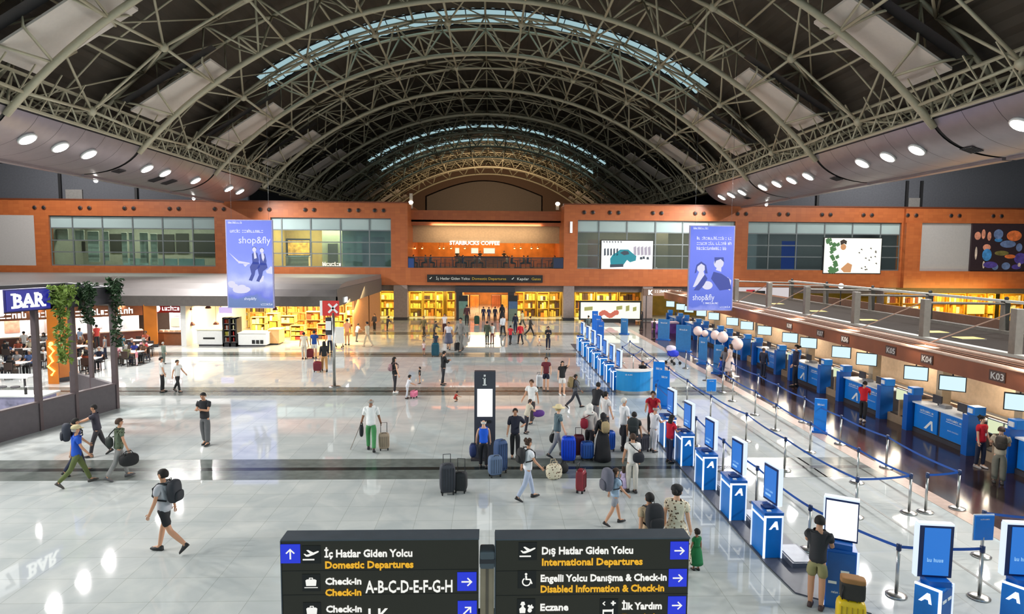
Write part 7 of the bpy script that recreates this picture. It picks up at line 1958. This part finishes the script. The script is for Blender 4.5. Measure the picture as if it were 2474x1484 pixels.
# far middle, in front of the shops
for lab, px, py, h, f, top, bot, hr, po in (
 ('person in olive top and dark trousers before the mustard shops', 1024, 814, 764, 150, ('long', (110, 100, 70)), TRO((60, 52, 44)), ('short', 'brown'), 'walk'),
 ('stooping person in dark clothes with a pale bag before the mustard shops', 1049, 817, 776, -60, ('long', (70, 66, 66)), TRO(BLK), ('short', 'black'), 'hunch'),
 ('person in white shirt at the food court side totem', 1074, 806, 758, 190, ('tee', (226, 220, 226)), TRO((70, 40, 50)), ('short', 'black'), 'relax'),
 ('woman in white top and long grey skirt walking towards the camera', 1084, 845, 778, 176, ('tee', (226, 222, 230)), ('skirt', (86, 90, 112)), ('short', 'black'), 'walk'),
 ('man in grey shirt and grey trousers hauling a black bag past the grey skirt woman', 1114, 850, 767, 150, ('long', (136, 132, 128)), TRO((112, 110, 106)), ('short', 'black'), 'carry'),
 ('tiny child in pink and white before the teal suitcase', 1024, 858, 823, 180, ('tee', (228, 200, 196)), ('shorts', (190, 110, 110)), ('short', 'black'), 'stand'),
 ('person with dark green jacket and pale trousers beside a white top companion', 1177, 832, 776, -20, ('coat', (66, 76, 60)), TRO((60, 60, 56)), ('short', 'black'), 'stand'),
 ('person in white top and maroon trousers beside the dark green jacket', 1189, 831, 780, 30, ('tee', (214, 216, 208)), TRO((120, 70, 66)), ('short', 'brown'), 'stand'),
 ('person in white shirt and black trousers walking off behind the red pair', 1215, 812, 761, 20, ('long', (226, 230, 236)), TRO(BLK), ('short', 'black'), 'walk'),
 ('first of the pair in red tops, on the side of the white shirt person', 1233, 833, 786, -30, ('tee', (196, 40, 50)), TRO(BLK), ('short', 'black'), 'walk'),
 ('second of the pair in red tops, with arms held wide', 1257, 832, 780, 20, ('long', (200, 30, 46)), TRO((40, 38, 44)), ('short', 'black'), 'carry'),
 ('dark navy clad person behind the pair in red tops', 1245, 803, 757, 0, ('long', NAV), TRO(NAV), ('short', 'black'), 'stand'),
 ('thin dark person striding between red pair and stone pillar', 1281, 812, 764, -90, ('long', (62, 56, 50)), TRO(BLK), ('short', 'black'), 'stride'),
 ('man all in black standing alone facing the camera, hands joined', 1324, 845, 788, 178, ('long', (36, 36, 44)), TRO((38, 40, 58)), ('short', 'black'), 'phone'),
 ('small child in white beside the lone man in black', 1303, 836, 812, -80, ('tee', (230, 222, 214)), ('shorts', (200, 150, 130)), ('short', 'black'), 'walk'),
 ('dark person at the mouth of the lit orange passage, food court side', 1128, 786, 736, 0, ('long', (74, 36, 42)), TRO(BLK), ('short', 'black'), 'stand'),
 ('first of three navy figures standing inside the lit passage', 1168, 776, 741, 0, ('coat', (34, 40, 70)), TRO(NAV), ('short', 'black'), 'stand'),
 ('second of three navy figures standing inside the lit passage', 1181, 776, 742, 20, ('coat', (40, 46, 82)), TRO(NAV), ('short', 'black'), 'stand'),
 ('third navy figure inside the lit passage, next to the black robe', 1196, 778, 741, -10, ('coat', (38, 38, 54)), TRO(BLK), ('short', 'black'), 'stand'),
 ('black robed person at the check-in side of the lit passage', 1213, 780, 735, 10, ('abaya', (26, 26, 30)), None, ('scarf', (26, 26, 30)), 'stand'),
 ('person in pale yellow top in front of the far check-in side mustard shelves', 1262, 793, 750, 60, ('tee', (214, 206, 160)), TRO((70, 74, 60)), ('short', 'black'), 'walk'),
 ('person in grey beside the wide lit advert box', 1421, 808, 762, 30, ('long', (92, 104, 104)), TRO((60, 66, 70)), ('short', 'black'), 'stand'),
 ('person in violet grey at the foot of the wide lit advert box', 1452, 800, 766, -20, ('long', (120, 116, 170)), TRO((80, 80, 120)), ('short', 'black'), 'relax'),
 ('woman in black beside the end of the advert box', 1550, 798, 752, 60, ('long', BLK), TRO(BLK), ('long', 'black'), 'relax'),
 ('tall person in black standing at the far check-in desks', 1580, 820, 770, 70, ('long', (30, 28, 32)), TRO(BLK), ('short', 'black'), 'relax')):
    person(lab, px, py, h, f, top, bot, hr, po)
suitcase('teal suitcase standing before a small child in the far hall', 1052, 862, 828, (24, 78, 96), 0.5, 0.3, R(0), 0.1)
person('person with black hair sitting behind the teal suitcase', 1053, 853, 823, 10, ('tee', (44, 60, 76)), TRO(NAV), pose='stand', height=1.35)
suitcase('dark green suitcase inside the lit orange passage', 1152, 785, 763, (40, 74, 56), 0.5, 0.3)
suitcase('black bag case behind the grey shirted hauling man', 1105, 848, 828, (30, 30, 34), 0.4, 0.25, R(30), 0.1, False)
# around the information totem
p = person('person in bright blue shirt and black trousers facing the information totem', 1168, 1130, 1012, 6, ('vest', (24, 94, 220)), TRO((32, 32, 38)), ('bald', 'white'), 'relax', 'light')
hand_bag('navy backpack dangling from the hand of the bright blue shirt person', p, 0, (38, 52, 100), 0.36, 0.26, 0.5, 'held_backpack', 'backpack', 0.02, -0.12)
person('man in navy shirt and black trousers standing with hands at hips beside the totem', 1244, 1108, 986, 176, ('shirt', (34, 36, 52)), TRO((28, 28, 32)), pose='hips', skin='tan')
person('woman in beige top bending with a purple bag behind the navy shirt man', 1272, 1048, 965, -62, ('tee', (206, 196, 176)), TRO((34, 32, 44)), ('short', 'brown'), 'hunch', 'light')
p = PEOPLE['woman in beige top bending with a purple bag behind the navy shirt man']
hand_bag('bulging purple holdall in the hands of the bending woman', p, 1, (86, 46, 126), 0.62, 0.34, 0.34, drop=-0.12)
person('man in white t-shirt walking with dark trousers behind the bending woman', 1284, 1022, 916, 150, ('tee', (238, 236, 234)), TRO((54, 50, 52)), ('short', 'brown'), 'walk')
person('man in maroon and white t-shirt with navy shorts facing the camera', 1319, 944, 862, 176, ('tee', (104, 32, 44)), ('shorts', NAV), ('short', 'brown'), 'relax', 'light', (50, 46, 48))
suitcase('slim white case beside the man in navy shorts', 1303, 938, 905, (224, 226, 230), 0.3, 0.2, R(10), 0.1)
person('woman in black top and white shorts walking towards the camera', 1358, 955, 872, 190, ('tee', BLK), ('shorts', (228, 224, 220)), ('long', 'black'), 'wave', 'light', WHT)
p = person('man in grey jacket and black trousers stepping out with a tan backpack', 1389, 986, 904, -86, ('long', (92, 92, 100)), TRO((40, 42, 52)), ('short', 'black'), 'stride', 'brown')
backpack('large tan backpack on the man in grey jacket', p, (136, 116, 78), 1.25)
p = person('man with straw hat, teal grey t-shirt and grey trousers', 1345, 1104, 980, -74, ('tee', (92, 112, 120)), TRO((138, 138, 144)), ('short', 'blond'), 'carry', 'light', (66, 62, 62), hat=('straw', (222, 204, 160)))
hand_bag('black holdall hanging from the hand of the straw hat man', p, 0, (36, 36, 38), 0.38, 0.24, 0.34)
p = person('boy in white t-shirt and pale jeans with a black backpack', 1274, 1208, 1060, -70, ('tee', (232, 232, 236)), TRO((168, 178, 200)), ('curly', 'brown'), 'walk', 'tan', (28, 28, 32))
backpack('black backpack on the boy in pale jeans', p, (40, 40, 42), 1.0)
suitcase('black suitcase with pulled up handle, taller of the pair before the totem', 1081, 1194, 1120, (56, 58, 66), 0.42, 0.3, R(12), 0.22, False)
suitcase('black suitcase with pulled up handle, shorter of the pair before the totem', 1113, 1190, 1140, (50, 50, 52), 0.36, 0.26, R(-8), 0.34, False)
suitcase('tall denim blue suitcase between totem and navy shirt man', 1209, 1142, 1062, (56, 80, 122), 0.36, 0.34, R(30), 0.0, False)
suitcase('slate blue suitcase in front of the tall denim one', 1196, 1152, 1100, (92, 112, 142), 0.4, 0.26, R(20), 0.0, False)
suitcase('glossy bright blue suitcase beside the straw hat man', 1373, 1117, 1054, (14, 70, 214), 0.46, 0.3, R(-6), 0.0)
suitcase('dark maroon suitcase behind the glossy bright blue one', 1398, 1104, 1050, (96, 28, 44), 0.36, 0.26, R(0), 0.2)
suitcase('mid blue suitcase beside the black robed woman', 1418, 1112, 1066, (44, 90, 170), 0.42, 0.28, R(4), 0.0)
suitcase('small red suitcase standing alone near the dark floor band', 1403, 1190, 1134, (140, 40, 50), 0.32, 0.24, R(65), 0.16)
t = thing('tote_bag', 'cream patterned tote bag lying on the floor near the small red suitcase', 'bag', at(1338, 1158, Z=0), R(10))
geo_obj('bag_body', soft_box(0.48, 0.3, 0.46, 3.0), cl((226, 216, 190), 'floral'), t)
for sy in (-1, 1): MB().path([(-0.1, sy * 0.06, 0.42), (-0.06, sy * 0.1, 0.56), (0.06, sy * 0.1, 0.56), (0.1, sy * 0.06, 0.42)], 0.012, 5).build('carry_handle', cl((196, 180, 150)), t, True)
t = thing('tote_bag', 'small black bag right behind the cream patterned tote', 'bag', at(1361, 1143, Z=0), R(20))
geo_obj('bag_body', soft_box(0.3, 0.24, 0.3, 2.6), cl((34, 34, 36)), t)
MB().path([(-0.08, 0, 0.27), (-0.05, 0, 0.36), (0.05, 0, 0.36), (0.08, 0, 0.27)], 0.01, 5).build('carry_handle', M_BLACK, t, True)
# the crowd at the kiosks
person('man in black top and grey trousers leaning in at the back of the kiosk crowd', 1437, 1038, 925, -40, ('long', (30, 30, 36)), TRO((108, 106, 110)), ('short', 'black'), 'hunch')
person('woman with dark hair and white top in the kiosk crowd', 1462, 1064, 945, -60, ('tee', (222, 218, 216)), TRO((56, 52, 60)), ('short', 'black'), 'relax', 'light')
p = person('woman with white headscarf in the kiosk crowd', 1424, 1102, 974, -30, ('long', (206, 196, 190)), TRO((40, 34, 38)), ('scarf', (226, 222, 216)), 'relax', 'light')
shoulder_bag('crimson shoulder bag of the woman with white headscarf', p, 0, (150, 30, 50), 0.26, 0.16, 0.34)
p = person('woman in long black robe carrying a sand coloured backpack', 1455, 1114, 996, 10, ('abaya', (24, 24, 28)), None, ('scarf', (24, 24, 28)), 'relax', 'light')
backpack('sand coloured backpack on the woman in black robe', p, (172, 150, 110), 0.95, off=0.04)
p = person('white haired man in white shirt inside the kiosk crowd', 1506, 1088, 960, -70, ('shirt', (236, 236, 238)), TRO((36, 36, 42)), ('short', 'white'), 'relax', 'tan')
hand_bag('dark bag of the white haired man in white shirt', p, 0, (44, 42, 50), 0.3, 0.16, 0.36)
p = person('man in black t-shirt with big black backpack amid the kiosk crowd', 1530, 1114, 994, -20, ('tee', (34, 38, 40)), TRO((30, 30, 34)), pose='relax')
backpack('big black backpack of the black t-shirt man amid the kiosk crowd', p, (38, 44, 46), 1.2)
person('man in red t-shirt with spread arms at the kiosk crowd', 1575, 1058, 943, 168, ('tee', (180, 22, 40)), TRO((30, 28, 34)), pose='reach', skin='tan')
person('man in white t-shirt and white trousers at a bag drop kiosk', 1578, 1092, 982, -60, ('tee', (238, 236, 240)), TRO((222, 220, 226)), ('bald', 'grey'), 'kiosk', 'tan', (40, 36, 40))
person('woman in red shirt and dark blue jeans operating a bag drop kiosk', 1617, 1118, 1002, -70, ('tee', (200, 20, 50)), TRO((34, 44, 76)), ('long', 'black'), 'kiosk', 'tan')
suitcase('grey black case at the legs of the white trousers man', 1552, 1092, 1050, (70, 68, 78), 0.44, 0.28, R(30), 0.0, False)
suitcase('bright blue case deep in the kiosk crowd', 1472, 1090, 1040, (22, 84, 190), 0.36, 0.26, R(10), 0.0)
p = person('woman in white t-shirt and beige trousers with a black crossbody bag', 1526, 1190, 1046, 4, ('tee', (234, 228, 222)), TRO((206, 198, 186)), ('short', 'brown'), 'relax', 'tan', (50, 46, 46))
shoulder_bag('black crossbody bag of the woman in beige trousers', p, 1, (30, 32, 40), 0.34, 0.16, 0.3)
person('little girl in lilac dress holding on beside the beige trousers woman', 1505, 1188, 1126, 10, ('dress', (206, 184, 216)), None, ('long', 'brown'), 'stand', 'tan')
p = person('man in pale blue t-shirt and grey shorts bent under a big grey backpack', 1484, 1268, 1130, -76, ('tee', (164, 186, 210)), ('shorts', (140, 142, 150)), ('short', 'brown'), 'walk', 'tan', (34, 32, 34))
backpack('big grey trekking backpack of the pale blue t-shirt man', p, (98, 98, 112), 1.55)
p = person('man in beige t-shirt with black backpack right behind the direction sign', 1566, 1392, 1190, 12, ('tee', (190, 164, 132)), TRO((40, 38, 40)), pose='walk', skin='tan')
backpack('black backpack of the beige t-shirt man behind the direction sign', p, (36, 36, 40), 1.2)
person('woman in black cap and cream floral dress behind the direction sign', 1630, 1388, 1172, -30, ('dress', (228, 216, 192), 'floral'), None, ('bun', 'black'), 'relax', 'light', hat=('cap', (26, 26, 30)))
person('small child in green dress at the corner of the direction sign', 1681, 1378, 1276, 20, ('dress', (20, 112, 62)), None, ('short', 'black'), 'stand', 'brown')
person('man in black t-shirt and khaki shorts using the white screen kiosk', 1970, 1468, 1248, -34, ('tee', (42, 42, 46)), ('shorts', (140, 134, 92)), ('short', 'black'), 'kiosk', 'tan', (70, 50, 50))
g = at(2052, 1535, Z=0)
ysc = suitcase('yellow suitcase beside the white screen kiosk with a bag on top', 0, 0, 0, (224, 186, 24), 0.46, 0.28, R(-20), 0.0, True, (g.x, g.y, 0), 0.66)
t = thing('tote_bag', 'black and tan bag lying on top of the yellow suitcase', 'bag', (g.x, g.y - 0.02, 0.665), R(-24))
geo_obj('bag_body', soft_box(0.4, 0.24, 0.34, 6), cl((50, 46, 42)), t)
geo_obj('tan_flap', [(v[0], v[1], v[2] + 0.26) for v in soft_box(0.4, 0.25, 0.1, 5)[0]] and ([(v[0], v[1], v[2] + 0.29) for v in soft_box(0.4, 0.25, 0.1, 5)[0]], soft_box(0.4, 0.25, 0.1, 5)[1]), cl((150, 106, 62)), t)
MB().path([(-0.16, -0.125, 0.02), (-0.16, -0.13, 0.24), (-0.16, -0.02, 0.34)], 0.014, 5).build('strap', M_BLACK, t, True)
# staff and passengers at the desks
person('man in red t-shirt and black trousers with a phone before the second desk', 2084, 1018, 921, -50, ('tee', (206, 22, 40)), TRO((32, 30, 34)), pose='phone', shoes=(230, 216, 210))
person('man in red t-shirt with white lanyard card and navy trousers at the first desk', 2366, 1130, 1006, 196, ('tee', (206, 22, 44)), TRO((36, 40, 62)), ('curly', 'black'), 'relax', 'light', (230, 216, 210))
p = PEOPLE['man in red t-shirt with white lanyard card and navy trousers at the first desk']
b, P, s = p
q = P['chest'] + Vector((0, 0.145, -0.1)); t = thing('lanyard_card', 'white card on a lanyard worn by the red t-shirt man at the first desk', 'badge'); t.location = b.location; t.rotation_euler = b.rotation_euler; t.scale = b.scale
MB().box(q.x - 0.03, q.x + 0.03, q.y, q.y + 0.008, q.z - 0.05, q.z + 0.04).build('card', M_WHITE, t); MB().path([(q.x, q.y + 0.004, q.z + 0.04), (0.04, q.y - 0.02, q.z + 0.2), (0.075, q.y - 0.12, q.z + 0.255)], 0.005, 4).path([(q.x, q.y + 0.004, q.z + 0.04), (-0.04, q.y - 0.02, q.z + 0.2), (-0.075, q.y - 0.12, q.z + 0.255)], 0.005, 4).build('cord', M_DARK, t)
p = person('passenger in olive grey trousers with brown backpack at the first desk', 2411, 1168, 1031, -36, ('tee', (196, 180, 156)), ('baggy', (124, 118, 104)), ('short', 'brown'), 'kiosk', 'light', (80, 72, 66))
backpack('dark brown backpack of the passenger in olive grey trousers', p, (66, 56, 48), 1.0)
person('attendant in navy uniform standing on the wooden floor by the blue tower', 1843, 914, 840, -50, ('long', (44, 46, 66)), TRO(NAV), ('short', 'brown'), 'relax')
person('attendant in dark uniform between the third and fourth desks', 1920, 934, 832, 60, ('long', (36, 40, 70)), TRO((30, 32, 46)), ('bun', 'black'), 'relax', 'light')
person('woman in white dress beside the pink balloons at the far desks', 1762, 910, 830, 60, ('dress', (226, 206, 200)), None, ('long', 'brown'), 'relax', 'light')
person('woman in grey top beside the white dress at the far desks', 1751, 906, 838, -30, ('long', (120, 116, 120)), TRO((70, 90, 130)), ('long', 'brown'), 'relax', 'light')
person('child in blue in front of the grey top woman at the far desks', 1740, 908, 862, 40, ('tee', (40, 80, 190)), TRO((40, 70, 160)))
person('person in black t-shirt behind the round service desk', 1552, 938, 872, 168, ('tee', BLK), TRO(BLK), pose='kiosk')
for i, (px, py, r) in enumerate(((1781, 832, 14), (1746, 815, 13), (1728, 810, 11), (1686, 800, 11), (1703, 806, 8))):
    Yb = at(px, 910 - i * 14, Z=0).y; c = at(px, py, Y=Yb); rr_ = r * Yb / FPX
    t = thing('balloon', 'pale pink balloon on a stem, %s from the white dress woman' % ORDN[i], 'balloon', group='pink balloons')
    MB().ball(c, (rr_, rr_, rr_ * 1.08), 16, 10).lathe([(0.02, 0), (0.035, 0.04)], (c.x, c.y, c.z - rr_ * 1.1), 8).build('ball', mat('pale_pink_balloon', (246, 214, 206), 0.4, vary=0.04), t, True)
    MB().tube((c.x, c.y, 0.02), (c.x, c.y, c.z - rr_), 0.012, 6).lathe([(0.18, 0), (0.18, 0.02), (0.02, 0.03)], (c.x, c.y, 0), 12).build('stem', M_WHITE, t)
t = thing('baby_stroller', 'white and royal blue stroller standing in the far queue lanes', 'stroller', at(1625, 880, Z=0), R(30))
geo_obj('seat', ([(v[0], v[1], v[2] + 0.45) for v in soft_box(0.5, 0.7, 0.4)[0]], soft_box(0.5, 0.7, 0.4)[1]), cl((40, 60, 200)), t)
geo_obj('hood', ([(v[0], v[1] + 0.15, v[2] + 0.75) for v in soft_box(0.5, 0.5, 0.35)[0]], soft_box(0.5, 0.5, 0.35)[1]), cl((226, 214, 230)), t)
MB().tube((-0.24, -0.35, 0.12), (-0.24, 0.45, 0.95), 0.015, 6).tube((0.24, -0.35, 0.12), (0.24, 0.45, 0.95), 0.015, 6).tube((-0.24, 0.45, 0.95), (0.24, 0.45, 0.95), 0.02, 6).tube((-0.24, 0.3, 0.12), (-0.24, -0.1, 0.5), 0.015, 6).tube((0.24, 0.3, 0.12), (0.24, -0.1, 0.5), 0.015, 6).build('frame', M_DARK, t)
for sx in (-1, 1):
    for sy in (-0.35, 0.3): MB().tube((sx * 0.24 - 0.02, sy, 0.1), (sx * 0.24 + 0.02, sy, 0.1), 0.1, 14).build('wheel', M_BLACK, t)

# ------------------------------------------------------------------ food court tables and diners
def table(loc, rz, label, top=M_WHITE, w=1.2, d=0.75, name='dining_table', group='food court tables'):
    t = thing(name, label, 'table', loc, rz, group)
    MB().box(-w / 2, w / 2, -d / 2, d / 2, 0.71, 0.75).build('tabletop', top, t, bevel=0.008)
    for sx in (-1, 1):
        for sy in (-1, 1): MB().box(sx * (w / 2 - 0.06) - 0.02, sx * (w / 2 - 0.06) + 0.02, sy * (d / 2 - 0.06) - 0.02, sy * (d / 2 - 0.06) + 0.02, 0, 0.71).build('leg', M_DARK, t)
    return t
ch0 = None
def chair(loc, rz, label, group='food court chairs'):
    global ch0
    if ch0 is None:
        ch0 = thing('dining_chair', label, 'chair', loc, rz, group); t = ch0
        MB().box(-0.2, 0.2, -0.2, 0.22, 0.41, 0.45).build('seat', mat('dark_brown_seat', (64, 48, 42), 0.6), t, bevel=0.01); MB().box(-0.2, 0.2, -0.24, -0.2, 0.5, 0.88).build('backrest', mat('dark_brown_seat', (64, 48, 42), 0.6), t, bevel=0.01)
        for sx in (-1, 1): MB().tube((sx * 0.18, 0.2, 0), (sx * 0.17, 0.18, 0.42), 0.015, 6).build('leg', M_DARK, t); MB().tube((sx * 0.18, -0.24, 0), (sx * 0.18, -0.22, 0.85), 0.015, 6).build('leg', M_DARK, t)
        return t
    return copy_tree(ch0, loc, rz, label, group)
TB = [((-24.4, 33.6), 'white table behind the orange column, bar side'), ((-21.6, 35.0), 'white table right behind the orange column'), ((-20.6, 37.4), 'white table at the open edge of the food court'),
      ((-24.6, 36.6), 'white table in the second food court row'), ((-27.4, 38.2), 'white table deep behind the bar sign'), ((-21.4, 40.0), 'white table in front of the stall beside the column'),
      ((-25.0, 39.6), 'white table before the second stall'), ((-28.6, 41.0), 'white table before the third stall'), ((-23.0, 42.2), 'white table nearest the second orange column'), ((-30.4, 38.4), 'white table at the frame edge behind the pavilion')]
TOPS = [('white', (228, 226, 222)), ('black', BLK), ('grey', GRY), ('denim blue', (74, 96, 140)), ('rust', (170, 84, 60)), ('cream', (214, 200, 172)), ('navy', NAV), ('pink', (216, 150, 160)), ('olive', (110, 110, 74)), ('royal blue', (36, 50, 130)), ('brown', (96, 66, 50)), ('mustard', (196, 160, 70))]
rd = random.Random(12); ti = 0
for (x, y), nm in TB:
    rz = rd.uniform(-0.25, 0.25)
    table((x, y, 0), rz, nm)
    k = 0
    for sx, sy in ((-0.3, -1), (0.3, -1), (-0.3, 1), (0.3, 1)):
        o = Matrix.Rotation(rz, 3, 'Z') @ Vector((sx * 1.05, sy * 0.62, 0))
        fc = rz + (0 if sy < 0 else PI)
        side = ('near side' if sy < 0 else 'far side') + (', stall end' if sx < 0 else ', hall end')
        chair((x + o.x, y + o.y, 0), fc, 'dark chair, %s, %s' % (side, nm.replace('white table', 'table')))
        k += 1
        if rd.random() < 0.72:
            tn, tc = TOPS[ti % len(TOPS)]; ti += 1
            po = Matrix.Rotation(fc, 3, 'Z') @ Vector((0, -0.1, 0))
            person('diner in %s top, %s' % (tn, nm.replace('white table', 'table')), 0, 0, 0, math.degrees(fc), ('tee', tc), TRO(rd.choice([NAV, BLK, DGR, (110, 100, 90)])), (rd.choice(['short', 'long', 'short', 'curly', 'scarf']), rd.choice(['black', 'brown', 'grey'])), 'sit', rd.choice(['light', 'tan', 'brown']),
                   loc=(x + o.x + po.x, y + o.y + po.y, 0), height=rd.uniform(1.22, 1.32), group='diners in the food court')
for i, (px, py, tn, tc, f) in enumerate(((60, 858, 'white', WHT, 30), (195, 850, 'pale blue', (160, 180, 210), -20), (235, 842, 'red', (190, 60, 54), 60), (255, 868, 'grey', GRY, 120), (15, 880, 'black', BLK, 0), (300, 866, 'teal', (70, 110, 120), -60))):
    person('standing person in %s top among the food court tables, %s from the frame edge' % (tn, ORDN[[1, 2, 3, 4, 0, 5][i]]), px, py, py - 58, f, ('tee', tc), TRO(rd.choice([NAV, BLK, DGR])), pose='relax', group='people standing in the food court')
t = thing('bar_counter', 'white topped bar counter standing inside the pavilion', 'counter')
MB().box(-19.6, -16.9, 24.6, 25.4, 0, 0.98).build('body', mat('pale_violet_front', (150, 146, 176), 0.4), t); MB().box(-19.7, -16.8, 24.5, 25.5, 0.98, 1.04).build('counter_top', M_WHITE, t)
t = thing('high_table', 'long white high table inside the pavilion behind the bar counter', 'table')
MB().box(-22.0, -19.8, 28.0, 28.8, 1.0, 1.06).build('tabletop', M_WHITE, t)
for x in (-21.8, -20.0):
    for y in (28.1, 28.7): MB().box(x - 0.03, x + 0.03, y - 0.03, y + 0.03, 0, 1.0).build('leg', M_DARK, t)
for i in range(4):
    t = thing('bar_stool', 'dark bar stool at the long white high table, %s from the frame edge' % ORDN[i], 'stool', (-21.7 + i * 0.55, 27.6, 0), 0, 'bar stools')
    MB().lathe([(0.17, 0.7), (0.18, 0.74), (0.15, 0.76)], n=12).build('seat', M_DARK, t); MB().lathe([(0.19, 0), (0.03, 0.03), (0.03, 0.7)], n=10).build('pedestal', M_CHROME, t)
for i in range(2):
    c = Vector((-17.6 + i * 0.35, 24.75, 1.04)); t = thing('bottle', 'small black bottle on the white bar counter, %s of two' % ORDN[i], 'bottle')
    MB().lathe([(0.05, 0), (0.05, 0.2), (0.02, 0.27)], c, 10).build('glass_body', M_BLACK, t, True); MB().lathe([(0.022, 0.27), (0.022, 0.31)], c, 10).build('stopper', M_WHITE, t)
add_light('bar_light', 'AREA', (-19.2, 24.5, 4.2), 160, (1.0, 0.95, 0.9), 0.25, (-19.2, 24.5, 0), 0.25)
# cafe guests upstairs
for i in range(9):
    x = -7.0 + i * 1.62; y = FAR + 1.7 + (i % 3) * 0.8
    for sx in (-1, 1):
        chair((x + sx * 0.55, y, ZS), R(-90) * -sx * -1 if False else (R(-90) if sx < 0 else R(90)), 'dark cafe chair, %s side of the %s table along the railing' % ('entrance' if sx < 0 else 'far', ORDN[i]), 'cafe chairs upstairs')
        if (i * 2 + sx) % 3 != 0:
            tn, tc = TOPS[(i * 3 + sx + 1) % len(TOPS)]
            person('cafe guest in %s top at the %s table along the railing' % (tn, ORDN[i]), 0, 0, 0, -90 if sx < 0 else 90, ('tee', tc), TRO(BLK), ('short', rd.choice(['black', 'brown'])), 'sit', 'tan', loc=(x + sx * 0.62, y, ZS), height=1.26, group='guests in the upstairs cafe')
for i, px in enumerate((1105, 1160, 1218)):
    p_ = at(px, 600, Y=FAR + 7.6)
    person('barista in dark shirt behind the cafe counter, %s of three' % ORDN[i], 0, 0, 0, 180, ('tee', (40, 36, 34)), TRO(BLK), ('short', 'black'), 'kiosk', 'light', loc=(p_.x, FAR + 7.6, ZS), height=1.72, group='baristas upstairs')
